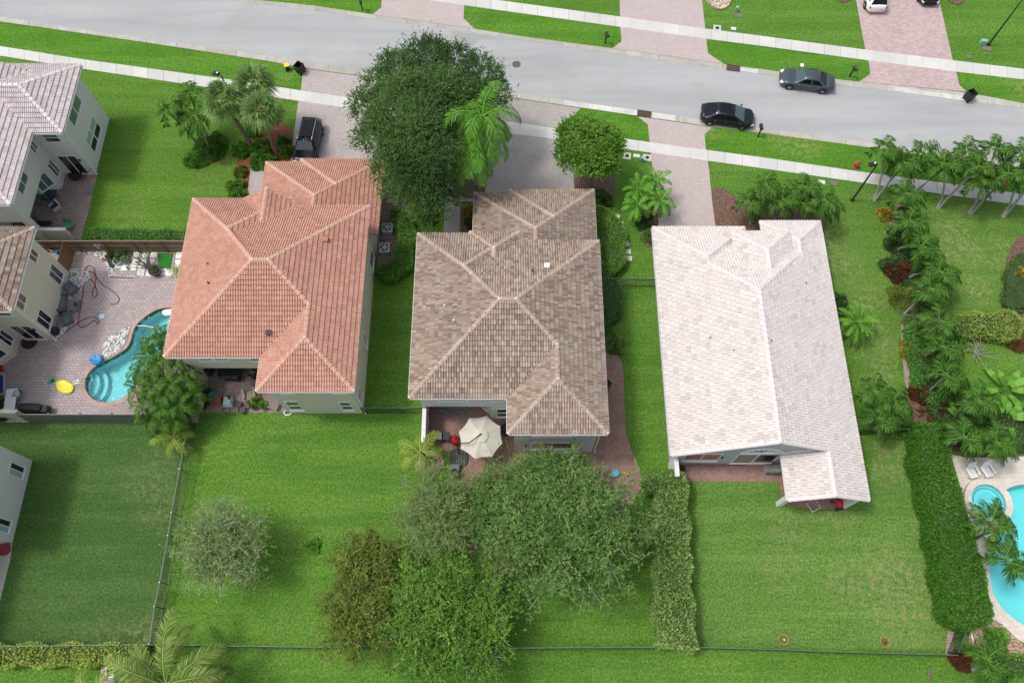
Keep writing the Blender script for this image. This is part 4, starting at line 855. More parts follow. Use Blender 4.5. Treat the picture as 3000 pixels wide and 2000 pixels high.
bed([(2650, 1180), (2700, 1170), (2900, 1170), (3010, 1230), (3010, 1325), (2840, 1335), (2700, 1260)], MULCH); bed([(1900, 590), (1925, 600), (1925, 700), (1890, 720), (1870, 640)], MULCH)
bed([(2600, 620), (2660, 615), (2700, 760), (2760, 900), (2800, 1100), (2770, 1190), (2690, 1160), (2670, 1000), (2640, 800)], SOIL, 'soil_bed')
bed([(2955, 740), (3010, 700), (3010, 960), (2940, 930)], MULCH)
bed([(1215, 1340), (1245, 1325), (1290, 1330), (1300, 1365), (1265, 1390), (1225, 1385)], SOIL, 'soil_bed')
bed([(1905, 1400), (1926, 1400), (1945, 1890), (1930, 1892)], SOIL, 'soil_bed', smooth=False)
bed([(2070, -10), (2075, 10), (2105, 30), (2135, 18), (2140, -15)], gravelmat('river_stones', [(.3, .22, .14), (.6, .5, .36), (.45, .36, .26), (.7, .62, .5)], 6.0), 'stone_ring', .1)
bed([(2443, -10), (2465, 9), (2490, 2), (2500, -20)], MULCH); bed([(2770, -10), (2790, 12), (2815, 12), (2828, -10)], MULCH)
# pebble beds on the pool patio
bed([(228, 731), (300, 733), (318, 742), (330, 790), (352, 815), (400, 805), (406, 806), (400, 814), (322, 812), (308, 770), (270, 745), (224, 748)], PEBBLE, 'pebble_bed', .03, False)
bed([(208, 788), (245, 789), (265, 800), (268, 815), (248, 830), (240, 850), (205, 880), (195, 900), (180, 930), (175, 960), (155, 985), (150, 1000), (165, 1000), (200, 965), (205, 925), (150, 905)], PEBBLE, 'pebble_bed', .03, False)
bed([(382, 957), (374, 995), (352, 1030), (318, 1048), (300, 1052), (304, 1010), (325, 985), (352, 970)], PEBBLE, 'pebble_bed', .03, False)
bed([(470, 1180), (555, 1170), (548, 1225), (470, 1222)], PEBBLE, 'pebble_bed', .03, False)
z5 = lambda x, y: (300 + x / 9.046, 700 + y / 9.046)
slab_grp = 'white paving slabs beside the timber fence'
for k, (x0, y0, x1, y1) in enumerate(((830, 350, 995, 495), (1070, 350, 1235, 495), (1305, 350, 1470, 495), (500, 345, 640, 480), (650, 345, 775, 480), (800, 550, 960, 690), (1030, 550, 1190, 690), (1235, 550, 1400, 690), (430, 500, 560, 600), (560, 560, 715, 690),
                                      (350, 640, 530, 770), (510, 705, 680, 845), (750, 700, 915, 840), (960, 700, 1150, 990), (1180, 840, 1340, 990), (1545, 790, 1720, 960), (1715, 840, 1890, 985), (1970, 350, 2150, 520), (1940, 560, 2100, 760))):
    sk = -(y1 - y0) * .16; pts = [z5(x0, y0), z5(x1, y0), z5(x1 + sk, y1), z5(x0 + sk, y1)]; c = at(*z5((x0 + x1) / 2, (y0 + y1) / 2)); P_ = [(q[0] - c[0], q[1] - c[1]) for q in A(pts)]
    o = MB().prism(P_, .015, .06).build('paving_slab', SLABW, loc=(c[0], c[1], 0)); tag(o, 'white square paving slab set in the pavers below the timber fence', 'paving slab', slab_grp)
o = MB().prism(A([z5(1500, 395), z5(1870, 400), z5(1800, 785), z5(1465, 785)]), .02, .1).build('artificial_turf', pm('plastic_turf', (.02, .17, .015), .9, .3, 8, .6)); tag(o, 'bright green rectangle of artificial turf by the timber fence', 'turf mat')
STEP = pm('stepping_stone', (.50, .50, .46), .85, .1, 2, .1)
for k, (x, y) in enumerate(((1146, 236), (1163, 272), (1175, 306), (1181, 337), (1194, 375), (1202, 414), (1208, 449))):
    u, v = 1150 + x / 1.7425, 500 + y / 1.7425; q = at(u, v)
    o = MB().box((0, 0, .03), (.46, .44, .06), random.uniform(-.4, .4)).build('stepping_stone', STEP, loc=(q[0], q[1], 0)); tag(o, ('topmost', 'second from the top', 'third from the top', 'middle tilted', 'third from the bottom', 'second from the bottom', 'lowest')[k] + ' square stepping stone in the line beside the curved pale hedge', 'stepping stone', 'stepping stones between the hedge and the palms')

# ================================================================ VEGETATION
def leaves(pos, dirs, size, aspect=0.45, jit=0.6, up=0.35):
    """rhombic leaf quads at pos pointing along dirs"""
    n = len(pos); d = dirs + RNG.normal(0, jit, (n, 3)); d[:, 2] *= .5; d /= np.linalg.norm(d, axis=1, keepdims=True) + 1e-9
    a = RNG.normal(0, .55, (n, 3)); a[:, 2] += 1.0; s = np.cross(d, a); s /= np.linalg.norm(s, axis=1, keepdims=True) + 1e-9
    nz = np.cross(s, d); L = size * RNG.uniform(.7, 1.3, (n, 1)); w = L * aspect * .5
    P4 = np.stack([pos, pos + d * L * .5 + s * w, pos + d * L + nz * L * .08, pos + d * L * .5 - s * w], axis=1); return P4
def crown_pts(lobes, n, shell=0.55, low=-0.35):
    """points through the shells of many ellipsoidal lobes; returns position, outward direction, lobe id"""
    vol = np.array([l[3] * l[4] * 1.0 for l in lobes]) ; pr_ = vol / vol.sum(); idx = RNG.choice(len(lobes), n, p=pr_)
    L = np.array(lobes)[idx]; d = RNG.normal(0, 1, (n, 3)); d /= np.linalg.norm(d, axis=1, keepdims=True); d[:, 2] = np.where(d[:, 2] < low, -d[:, 2], d[:, 2])
    r = (shell + (1 - shell) * RNG.random((n, 1)) ** .6) ; return L[:, :3] + d * r * L[:, 3:6], d, idx
def make_lobes(c, R3, k, rmin, rmax, seed, flat=.8, bias=0.15):
    rg = np.random.default_rng(seed); out = []
    for i in range(k):
        q = math.sqrt((i + .4) / k) * .88; a = i * 2.399963 + rg.uniform(-.35, .35); q *= rg.uniform(.9, 1.08); r = rg.uniform(rmin, rmax) * (1.0 if q < .7 else .75)
        z = c[2] + R3[2] * (math.sqrt(max(0, 1 - min(1, q) ** 2)) * rg.uniform(.55, 1.0) - .25); out.append((c[0] + math.cos(a) * q * R3[0], c[1] + math.sin(a) * q * R3[1], z, r, r, r * flat))
    return out
def spray_lobes(c, R3, nb, per, seed, r0=.55, r1=.26):
    # clusters strung along limbs that arch out from the fork, with air between the limbs
    rg = np.random.default_rng(seed); out = []; limbs = []
    for i in range(nb):
        q = math.sqrt((i + .6) / nb) * rg.uniform(.82, 1.12); a = i * 2.399963 + rg.uniform(-.3, .3); top = math.sqrt(max(0.02, 1 - min(.98, q) ** 2)); pts = []
        bend = rg.uniform(-.35, .35); zj = rg.uniform(.7, 1.12)
        for j in range(per):
            f = .38 + .62 * j / (per - 1); aa = a + bend * f * f; rr = q * f; z = c[2] + R3[2] * (.45 * f + top * .75 * f * zj - .35 * (q * f) ** 2 - .25)
            x = c[0] + math.cos(aa) * rr * R3[0]; y = c[1] + math.sin(aa) * rr * R3[1]; r = (r0 + (r1 - r0) * (j / (per - 1))) * rg.uniform(.8, 1.25); out.append((x, y, z, r, r, r * .7)); pts.append((x, y, z))
        limbs.append(pts)
    return out, limbs
def tree(label, base, crown, trunk_r, lobes, mat, nt_=3000, k=7, leaf=.16, tw=.5, bark=None, aspect=.45, droop=0.0, name='broadleaf_tree', group=None, branch=0, jit=.55, tintlo=0.0, tinthi=1.0, cat='tree', shell=.55, limbs=None):
    """base, crown: ground point and crown centre; lobes in world coordinates"""
    t = thing(name, label, cat, (base[0], base[1], 0), group=group); B = np.array([base[0], base[1], 0.0])
    lb = [(l[0] - base[0], l[1] - base[1], l[2], l[3], l[4], l[5]) for l in lobes]
    p, d, idx = crown_pts(lb, nt_, shell); out = d.copy(); out[:, 2] = out[:, 2] * .6 + .3 - droop; out /= np.linalg.norm(out, axis=1, keepdims=True)
    out = out + RNG.normal(0, .6, out.shape); out /= np.linalg.norm(out, axis=1, keepdims=True)
    tt = RNG.random((nt_, k, 1)); pos = p[:, None, :] + out[:, None, :] * tt * tw * np.minimum(3.2, RNG.lognormal(-.05, .45, (nt_, 1, 1))); dirs = np.repeat(out[:, None, :], k, 1)
    ltint = RNG.random(len(lb)); tint = ltint[idx][:, None] * .42 + RNG.random((nt_, 1)) * .36 + RNG.random((nt_, k)) * .28; tint = tintlo + (tinthi - tintlo) * np.clip(tint, 0, 1)
    P4 = leaves(pos.reshape(-1, 3), dirs.reshape(-1, 3), leaf, aspect, jit); quads_mesh('crown', P4, tint.reshape(-1), mat, t)
    tr = MB(); cc = Vector((crown[0] - base[0], crown[1] - base[1], crown[2])); tr.tube([(0, 0, -.1), tuple(cc * .18), tuple(Vector((cc.x * .5, cc.y * .5, cc.z * .5))), tuple(cc * .85)], [trunk_r * 1.3, trunk_r, trunk_r * .8, trunk_r * .45], 8)
    for pts in (limbs or []):
        q = [tuple(cc * random.uniform(.35, .55))] + [(x - base[0], y - base[1], z) for x, y, z in pts]; n_ = len(q); tr.tube(q, [trunk_r * .26 * (1 - i / n_) + .013 for i in range(n_)], 5, False)
    for l in (lb[:40] if not limbs else []):
        s = cc * random.uniform(.3, .6); e = Vector(l[:3]); m = s.lerp(e, .5) + Vector((0, 0, .25)); tr.tube([tuple(s), tuple(m), tuple(e)], [trunk_r * .45, trunk_r * .28, .03], 5, False)
    tr.build('trunk', bark or BARK, t)
    if branch:
        br = MB(); sel = RNG.choice(nt_, branch, replace=False)
        for i in sel:
            a = Vector(p[i]); l = lb[idx[i]]; c = Vector(l[:3]); o = Vector(out[i]); w = .013
            br.tube([tuple(c.lerp(a, .35)), tuple(a), tuple(a + o * tw * random.uniform(.8, 1.5))], [w * 1.4, w, w * .5], 3, False)
        br.build('twigs', bark or BARK, t)
    return t
L_DARK = leafmat('leaf_dark_green', (.016, .044, .014), (.055, .12, .034), (.15, .26, .08))
L_MID = leafmat('leaf_mid_green', (.035, .10, .012), (.105, .24, .03), (.27, .44, .09))
L_OLIVE = leafmat('leaf_olive', (.035, .085, .02), (.11, .215, .05), (.27, .42, .13))
L_GREYG = leafmat('leaf_grey_green', (.10, .16, .05), (.20, .29, .10), (.38, .47, .21)); L_PALE = leafmat('leaf_pale_green', (.07, .13, .035), (.17, .26, .075), (.34, .44, .16))
L_BROWN = leafmat('leaf_brown_olive', (.07, .105, .02), (.15, .205, .038), (.29, .37, .08)); L_BRIGHT = leafmat('leaf_bright', (.06, .16, .02), (.13, .32, .04), (.27, .5, .1))
L_HEDGE = leafmat('leaf_hedge', (.035, .11, .014), (.085, .22, .028), (.22, .42, .07)); _ = ('leaf_hedge', (.032, .102, .014), (.072, .203, .026), (.189, .392, .065)); L_VARI = leafmat('leaf_variegated', (.05, .14, .025), (.14, .26, .055), (.42, .50, .20))
L_YEL = leafmat('leaf_yellow', (.10, .19, .03), (.28, .38, .07), (.56, .60, .17)); L_RED = leafmat('leaf_red', (.03, .05, .012), (.10, .035, .025), (.24, .06, .045)); L_YORG = leafmat('leaf_croton', (.10, .12, .02), (.36, .28, .04), (.62, .48, .08))
L_PALM = leafmat('palm_leaflet', (.012, .042, .007), (.036, .105, .014), (.12, .245, .036), .06, .55); L_PALMB = leafmat('palm_leaflet_bright', (.03, .12, .010), (.07, .22, .02), (.20, .42, .06), .12, .5)
L_SABAL = leafmat('fan_palm_leaf', (.05, .11, .025), (.13, .23, .06), (.29, .41, .15), .2, .5); L_PALMY = leafmat('palm_leaflet_yellow', (.07, .15, .02), (.16, .27, .035), (.38, .42, .09), .2, .5); _ = ('palm_leaflet_yellow', (.131, .203, .029), (.290, .392, .058), (.522, .580, .145), .25, .4)
L_CREEP = leafmat('leaf_creeper', (.043, .145, .029), (.087, .246, .043), (.174, .377, .072)); L_DRY = leafmat('dry_frond', (.10, .05, .03), (.18, .09, .05), (.26, .15, .08))

def lb_at(u, v, z, r, rz=None): q = at(u, v, z); return (q[0], q[1], z, r, r, rz or r * .8)
# big dark tree over the driveways
lob = []
rg = np.random.default_rng(3)
for (u, v, z, r) in ((1180, 200, 8.0, 2.0), (1250, 170, 8.2, 2.2), (1330, 185, 8.0, 2.1), (1400, 215, 7.4, 2.0), (1440, 270, 6.6, 1.7), (1120, 250, 7.4, 1.9), (1200, 270, 9.0, 2.3), (1290, 260, 9.2, 2.3), (1370, 280, 7.6, 1.8), (1090, 320, 6.5, 1.7),
                     (1150, 350, 8.4, 2.2), (1240, 345, 9.4, 2.2), (1320, 330, 8.2, 1.7), (1100, 400, 6.3, 1.6), (1170, 430, 7.8, 2.0), (1260, 420, 8.6, 2.0), (1210, 500, 7.0, 1.9), (1280, 500, 6.6, 1.6), (1240, 560, 5.6, 1.8), (1290, 590, 4.6, 1.5), (1180, 545, 5.0, 1.5), (1260, 470, 7.6, 1.8), (1130, 480, 5.5, 1.2), (1240, 610, 4.0, 1.2)):
    v = v + 14 - (v - 100) * .02; lob.append(lb_at(u, v, z, r * .92)); 
    for _ in range(2):
        lob.append(lb_at(u + rg.uniform(-42, 42), v + rg.uniform(-38, 38), z + rg.uniform(-.8, .9), r * rg.uniform(.4, .62)))
tree('largest tree, dark green spreading crown over the driveway between the orange and brown roofs', at(1262, 470), (*at(1250, 330, 6), 6.0), .32, lob, L_DARK, 19000, 7, .15, .5, aspect=.5, branch=300)
def simple_tree(label, bpx, cpx, ch, R3, k, rr, seed, mat, n, **kw):
    c = at(*cpx, ch); limbs = None
    if kw.pop('spray', False): lob, limbs = spray_lobes((c[0], c[1], ch), R3, k, 5, seed, rr[0], rr[1])
    else: lob = make_lobes((c[0], c[1], ch), R3, k, rr[0], rr[1], seed)
    return tree(label, at(*bpx), (c[0], c[1], ch), kw.pop('tr', .16), lob, mat, n, limbs=limbs, **kw)
simple_tree('round bright green tree with a dense crown in front of the brown-roofed house', (1735, 560), (1724, 442), 4.2, (2.9, 2.9, 2.2), 60, (.45, .8), 5, L_MID, 8000, leaf=.17, tw=.35, aspect=.6, branch=120)
simple_tree('sparse silvery grey-green tree alone on the back lawn', (690, 1590), (655, 1598), 3.4, (3.5, 3.3, 1.7), 58, (.46, .28), 8, L_GREYG, 5200, spray=True, leaf=.17, tw=.5, aspect=.26, branch=700, bark=pm('silver_bark', (.42, .43, .38), .9, .2, 3, .3), shell=.3, jit=.4)
simple_tree('large olive green weeping tree spreading behind the brown-roofed house', (1690, 1570), (1655, 1545), 4.4, (6.0, 5.6, 2.8), 85, (.75, .36), 9, L_OLIVE, 13000, spray=True, leaf=.21, tw=.55, aspect=.34, branch=300, bark=BARKPALE, tr=.25, shell=.4)
simple_tree('olive green tree part-hiding the patio at the foot of the brown-roofed house', (1600, 1420), (1600, 1395), 3.4, (4.0, 1.9, 1.2), 26, (.55, .3), 19, L_OLIVE, 2600, spray=True, leaf=.18, tw=.5, aspect=.32, branch=200, bark=BARKPALE, shell=.3)
simple_tree('pale feathery tree just below the black umbrella base', (1300, 1510), (1290, 1510), 3.6, (3.2, 3.6, 1.8), 46, (.5, .28), 10, L_PALE, 5200, spray=True, leaf=.19, tw=.6, aspect=.22, branch=600, bark=BARKPALE, shell=.35)
simple_tree('dull olive-green narrow tree between the pale feathery tree and the large weeping tree', (1440, 1500), (1432, 1500), 3.3, (2.0, 3.7, 1.4), 28, (.5, .3), 12, L_OLIVE, 2700, spray=True, leaf=.18, tw=.5, aspect=.32, branch=200, shell=.35)
simple_tree('brownish olive tree with a bare fork showing, left of the bright green tree', (1075, 1710), (1075, 1650), 3.2, (2.7, 2.6, 1.5), 34, (.5, .26), 13, L_BROWN, 4800, spray=True, leaf=.12, tw=.35, aspect=.5, branch=180)
simple_tree('brownish olive tree over the rear fence, lowest of the brownish pair', (1075, 1760), (1052, 1805), 3.0, (3.1, 3.0, 1.6), 42, (.52, .28), 14, L_BROWN, 6600, spray=True, leaf=.12, tw=.35, aspect=.5, branch=180)
simple_tree('bright green bushy tree with white flowers across the rear fence at bottom centre', (1310, 1830), (1315, 1815), 3.2, (5.1, 5.1, 2.2), 72, (.62, .32), 15, L_MID, 10500, spray=True, leaf=.18, tw=.5, aspect=.42, branch=700, bark=BARKPALE, shell=.35)

def hedge(label, px, h, mat, n, leaf=.15, name='hedge', cat='hedge', aspect=.55, smooth=False, core=(.012, .03, .008), z0=0.0, aniso=0.0, rough_=.17, tint=(0, 1)):
    """clipped hedge: px is the outline of its TOP at height h"""
    poly = curve(A(px, h), 4) if smooth else A(px, h); cx = sum(p[0] for p in poly) / len(poly); cy = sum(p[1] for p in poly) / len(poly); P_ = [(p[0] - cx, p[1] - cy) for p in poly]
    if area2(P_) < 0: P_ = P_[::-1]
    t = thing(name, label, cat, (cx, cy, 0)); MB().prism(offset(P_, -.12), 0, h - .13).build('branches', pm('hedge_inside', core, .9, .3, 6, .3), t)
    a = abs(area2(P_)) / 2; per = [(Vector(P_[i]), Vector(P_[(i + 1) % len(P_)])) for i in range(len(P_))]; Ls = [(q - p).length for p, q in per]; sa = sum(Ls) * h
    nt_ = int(n * a / (a + sa)); ns = n - nt_
    xs = np.array([p[0] for p in P_]); ys = np.array([p[1] for p in P_]); pts = []
    X = RNG.uniform(xs.min(), xs.max(), nt_ * 6); Y = RNG.uniform(ys.min(), ys.max(), nt_ * 6); ins = np.zeros(len(X), bool); m = len(P_)
    for i in range(m):
        x1, y1 = P_[i]; x2, y2 = P_[(i + 1) % m]
        if y1 == y2: continue
        c = ((y1 > Y) != (y2 > Y)) & (X < (x2 - x1) * (Y - y1) / (y2 - y1) + x1); ins ^= c
    X, Y = X[ins][:nt_], Y[ins][:nt_]
    bump = .06 * np.sin(X * 3.1 + Y * 1.7) + .05 * np.sin(X * 1.3 - Y * 2.9); top = np.stack([X, Y, h - .12 + bump + RNG.normal(0, rough_ * .6, len(X))], 1); dt = np.tile(np.array([0, 0, .7]), (len(X), 1)) + RNG.normal(0, .35, (len(X), 3))
    r_ph = random.uniform(0, 6)
    ii = RNG.choice(len(per), ns, p=np.array(Ls) / sum(Ls)); tt = RNG.random(ns); sp = []; sd_ = []
    for i, u in zip(ii, tt):
        p, q = per[i]; e = (q - p).normalized(); o = Vector((e.y, -e.x)); r = p.lerp(q, u) - o * random.uniform(-.10, .18) + o * .12 * math.sin(r_ph + 2.3 * (p.lerp(q, u).x + p.lerp(q, u).y)); sp.append((r.x, r.y, random.random() ** .8 * (h - .1) + .02)); sd_.append((o.x, o.y, .35))
    pos = np.concatenate([top, np.array(sp)]); dr = np.concatenate([dt, np.array(sd_)]); big = .5 + .28 * np.sin(pos[:, 0] * 1.1 + 2) * np.sin(pos[:, 1] * .9)
    ti = np.clip(RNG.random(len(pos)) * .75 + big * .3, 0, 1); quads_mesh('foliage', leaves(pos, dr, leaf, aspect, .45), tint[0] + (tint[1] - tint[0]) * ti, mat, t); return t
hedge('long clipped hedge with pale mottled leaves running down to the rear fence', [(1945, 1385), (2005, 1385), (2012, 1500), (2020, 1700), (2036, 1900), (1934, 1890), (1928, 1700), (1925, 1500)], 2.0, L_VARI, 24000, .2, core=(.04, .07, .02))
hedge('dark green hedge end between the weeping tree and the grey courtyard wall', [(1890, 1405), (1990, 1383), (2004, 1400), (2000, 1440), (1945, 1440), (1900, 1440)], 1.9, L_OLIVE, 3200, .16)
hedge('tall glossy green hedge along the right-hand pool', [(2697, 1245), (2750, 1238), (2775, 1300), (2795, 1400), (2825, 1480), (2850, 1560), (2872, 1640), (2890, 1720), (2905, 1780), (2895, 1825), (2850, 1838), (2790, 1800), (2755, 1600), (2735, 1480), (2700, 1350)], 2.4, L_HEDGE, 34000, .19, tint=(0, .62))
hedge('crescent hedge curving round the air conditioners of the orange-roofed house', [(1150, 618), (1172, 608), (1198, 630), (1210, 670), (1208, 730), (1195, 780), (1165, 806), (1122, 806), (1115, 780), (1140, 768), (1160, 740), (1168, 700), (1162, 660)], 1.1, L_HEDGE, 12000, .14, smooth=True)
hedge('curved pale hedge on the right of the brown-roofed house', [(1740, 608), (1765, 603), (1800, 625), (1825, 670), (1828, 740), (1815, 785), (1785, 795), (1760, 770), (1755, 700), (1738, 650)], 1.1, L_MID, 11000, .14, smooth=True)
hedge('rounded dark green hedge below the garden gate', [(1762, 820), (1790, 815), (1818, 845), (1822, 890), (1800, 935), (1766, 948)], 1.3, L_DARK, 4200, .13, smooth=True, tint=(.2, 1))
hedge('yellow-green hedge behind the rear fence at bottom left', [(-40, 1893), (300, 1892), (420, 1896), (428, 1930), (310, 1942), (-40, 1945)], 1.1, L_YEL, 11000, .18, core=(.04, .06, .01))
hedge('leafy creeper hedge against the timber fence below the front lawn', [(245, 668), (400, 672), (545, 674), (545, 699), (400, 699), (240, 697)], .8, L_CREEP, 6500, .15)
hedge('yellow and green hedge crossing the right-hand garden', [(2808, 920), (2900, 915), (2965, 910), (3000, 945), (2990, 985), (2900, 985), (2810, 968)], 1.1, L_YEL, 5500, .17, core=(.03, .05, .01), tint=(0, .75))
hedge('low curved hedge at the right picture edge', [(2995, 740), (3020, 735), (3020, 900), (2970, 905), (2945, 895), (2950, 800), (2970, 760)], .6, L_DARK, 3500, .12, tint=(.3, 1))
hedge('small clipped hedge in the bottom right corner', [(2935, 1925), (3060, 1925), (3060, 1975), (2930, 1978)], 1.1, L_HEDGE, 2600, .15)
def bush(label, u, v, r, h, mat, n=900, leaf=.13, cat='shrub', name='shrub', aspect=.55, group=None, sy=1.0, jit=.5):
    q = at(u, v, h * .5); t = thing(name, label, cat, (q[0], q[1], 0), group=group); ph = RNG.random(4) * 6
    d = RNG.normal(0, 1, (n, 3)); d /= np.linalg.norm(d, axis=1, keepdims=True); d[:, 2] = np.abs(d[:, 2]); az = np.arctan2(d[:, 1], d[:, 0]); lump = 1 + .13 * np.sin(az * 3 + ph[0]) + .1 * np.sin(az * 5 + d[:, 2] * 4 + ph[1])
    pos = d * np.array([r, r * sy, h]) * (lump * RNG.uniform(.75, 1, n))[:, None] * .92; ti = np.clip(RNG.random(n) * .7 + .3 * (.5 + .5 * np.sin(az * 4 + ph[2])), 0, 1)
    quads_mesh('foliage', leaves(pos, d + np.array([0, 0, .3]), leaf, aspect, jit), ti, mat, t); MB().tube([(0, 0, 0), (0, 0, h * .5), (r * .2, 0, h * .75)], [.05, .04, .02], 5).build('stem', BARK, t)
    MB().blob((0, 0, h * .22), (r * .6, r * .6 * sy, h * .36)).build('branches', pm('shrub_inside', (.03, .065, .015), .9, .3, 6, .3), t); return t
for (u, v, r, h, m, lab) in ((760, 430, .95, 1.1, L_HEDGE, 'clipped shrub in red mulch beside the fan palm trunk'), (768, 462, 1.25, 1.1, L_HEDGE, 'widest clipped shrub in the red mulch, nearest the orange roof'), (703, 435, .85, 1.0, L_HEDGE, 'clipped shrub at the left end of the red mulch bed'), (788, 473, .9, .9, L_HEDGE, 'clipped shrub tucked behind the widest one by the orange roof'),
                           (828, 410, .6, .8, L_HEDGE, 'narrow clipped shrub in red mulch, upper one beside the parked car'), (838, 440, .65, .8, L_HEDGE, 'narrow clipped shrub in red mulch, lower one beside the parked car'), (750, 365, 1.1, 1.0, L_HEDGE, 'green shrub behind the two fan palms'),
                           (600, 440, 1.5, .9, L_HEDGE, 'wide green shrub under the three small palms on the front lawn'), (630, 415, 1.1, .8, L_HEDGE, 'green shrub on the upper right of the three small palm trunks'), (565, 465, .9, .7, L_HEDGE, 'low green shrub at the lower left of the three small palm trunks'),
                           (690, 545, .85, .8, L_HEDGE, 'green shrub beside the front path, nearest the orange roof ridge'), (697, 570, .8, .7, L_HEDGE, 'lowest green shrub along the front path'), (702, 500, .6, .7, L_BROWN, 'thin brownish shrub along the front path'),
                           (915, 1598, .55, .4, L_BRIGHT, 'tiny bright green shrub alone on the back lawn'), (2595, 625, .65, .7, L_YORG, 'orange and yellow croton below the street lamp'), (2650, 622, .55, .5, L_RED, 'dark red shrub under the uppermost palm of the column'),
                           (2620, 715, .8, .7, L_DARK, 'dark green shrub left of the palm column, upper one'), (2632, 790, 1.1, .9, L_RED, 'reddish shrub left of the palm column'), (2612, 775, .9, .8, L_DARK, 'dark green shrub beside the reddish one'), (2650, 870, 1.3, .9, L_BROWN, 'yellow-brown shrub in the palm column bed'),
                           (2670, 925, .9, .6, L_GREYG, 'silvery shrub in the palm column bed'), (2665, 1020, .8, .6, L_YORG, 'yellow croton in the lower palm bed'), (2700, 1150, .9, .8, L_RED, 'dark red cordyline shrub beside the bare soil strip'), (2765, 1200, .8, .8, L_RED, 'red-leaved shrub under the lower palms'),
                           (2990, 800, .7, .7, L_YORG, 'pink and yellow croton at the right edge'), (2985, 1000, .9, .7, L_DRY, 'brown dry shrub at the end of the yellow hedge'), (2820, 1935, .7, .7, L_RED, 'red shrub at the corner of the rear fence'), (2925, 1870, .8, .6, L_BRIGHT, 'bright green shrub in the wood chips'),
                           (1378, 612, .55, .6, L_YORG, 'small reddish-yellow shrub by the entry of the brown-roofed house'), (1382, 650, .6, .6, L_DARK, 'dark shrub by the entry of the brown-roofed house'), (1260, 640, .6, .5, L_BROWN, 'brown-green plant under the largest tree'),
                           (2455, 880, .8, 1.0, L_DARK, 'dark shrub against the wall of the white roof, upper one'), (2462, 915, .7, .9, L_DARK, 'dark shrub against the wall of the white roof, lower one'), (1800, 1005, .9, .8, L_SABAL, 'grassy tuft beside the curved path'), (2670, 1265, .8, 1.0, L_HEDGE, 'bushy end of the hedge by the dark fence'),
                           (2790, 985, 1.0, .9, L_HEDGE, 'round green shrub left of the yellow hedge'), (1905, 690, .8, .6, L_SABAL, 'grassy mound at the corner of the white roof'), (1888, 650, .8, .6, L_DARK, 'dark grassy mound under the bright small palms'), (1700, 590, .9, .8, L_DARK, 'dark shrub under the round bright tree'), (1765, 580, .9, .8, L_DARK, 'dark shrub right of the round bright tree trunk'),
                           (5, 1195, .9, .8, L_PALM, 'spiky green plant beside the white patio table'), (870, 1170, .01, .01, L_PALM, '')):
    if lab: bush(lab, u, v, r, h, m, int(1500 + 1500 * r * r), .15)
# ground cover in the palm bed
def cover(name, label, px, mat, n, h=.45, leaf=.15, core=(.012, .03, .008)):
    t = hedge(label, px, h, mat, n, leaf, name=name, cat='ground cover', core=core)
    return t
cover('ground_cover', 'dense low planting between the palms and the bare soil strip', [(2655, 960), (2700, 950), (2780, 980), (2800, 1060), (2815, 1140), (2800, 1180), (2720, 1175), (2690, 1140), (2672, 1060), (2660, 1000)], L_CREEP, 9000, .7, .17)
cover('ground_cover', 'dark planting under the palms above the right-hand pool', [(2720, 1190), (2800, 1180), (2900, 1190), (3020, 1210), (3020, 1310), (2940, 1315), (2840, 1310), (2770, 1260)], L_DARK, 6500, .7, .19)
cover('ground_cover', 'dark planting in the shade of the palm column', [(2612, 690), (2660, 640), (2715, 770), (2740, 900), (2700, 930), (2660, 900), (2640, 800)], L_DARK, 4200, .4, .17)

# ---------------------------------------------------------------- palms
def frond_quads(Lf, az, el, droop, nl, ll, wind=(0, 0), vee=.5, tips=.35, w=.05, twist=0.0):
    """pinnate frond: leaflets both sides of a drooping rachis"""
    out = []; tint = []; n = nl; pts = []
    d = np.array([math.cos(az) * math.cos(el), math.sin(az) * math.cos(el), math.sin(el)]); p = np.zeros(3); st = Lf / n; pts.append(p.copy())
    for i in range(n):
        d = d + np.array([wind[0] * .06, wind[1] * .06, -droop * (1.2 + i / n * 1.6) / n]); d /= np.linalg.norm(d); p = p + d * st; pts.append(p.copy())
        t = i / n
        if t < .12: continue
        side = np.cross(d, [0, 0, 1.0]); side /= np.linalg.norm(side) + 1e-9; up = np.cross(side, d)
        lw = ll * (math.sin(math.pi * (.12 + .88 * min(1, t * .95))) ** .6) * (1.0 if t < .9 else .7)
        for s in (-1, 1):
            dd = side * s * .85 + d * (.45 + .5 * t) + up * (vee * .5 - .1) + np.array([0, 0, -.25]) + RNG.normal(0, .12, 3); dd /= np.linalg.norm(dd); L = lw * RNG.uniform(.85, 1.1)
            wv = np.cross(dd, up); wv /= np.linalg.norm(wv) + 1e-9; a = p; m = p + dd * L * .45; e = p + dd * L + np.array([0, 0, -L * .28 * tips * 2]); out.append([a, m + wv * w * .5, e, m - wv * w * .5]); tint.append(.25 + .5 * RNG.random() + .2 * t)
    # rachis ribbon
    P = pts
    for i in range(len(P) - 1):
        r = .028 * (1 - i / len(P)) + .008; dv = P[i + 1] - P[i]; s = np.cross(dv, [0, 0, 1.0]); s = s / (np.linalg.norm(s) + 1e-9) * r; out.append([P[i] - s, P[i + 1] - s, P[i + 1] + s, P[i] + s]); tint.append(.95)
    return out, tint
def pinnate_crown(nf=13, Lf=2.1, droop=1.0, nl=34, ll=.55, wind=(0, 0), seed=0, w=.06, el=(-.1, 1.2), tips=.35):
    rs = random.Random(seed); Q, T = [], []
    for i in range(nf):
        a = i * 2.399963 + rs.uniform(-.25, .25); e = el[0] + (el[1] - el[0]) * ((i + .5) / nf); q, t_ = frond_quads(Lf * rs.uniform(.85, 1.08), a, e, droop * rs.uniform(.8, 1.2), nl, ll, wind, w=w, tips=tips); Q += q; T += t_
    return np.array(Q), np.array(T)
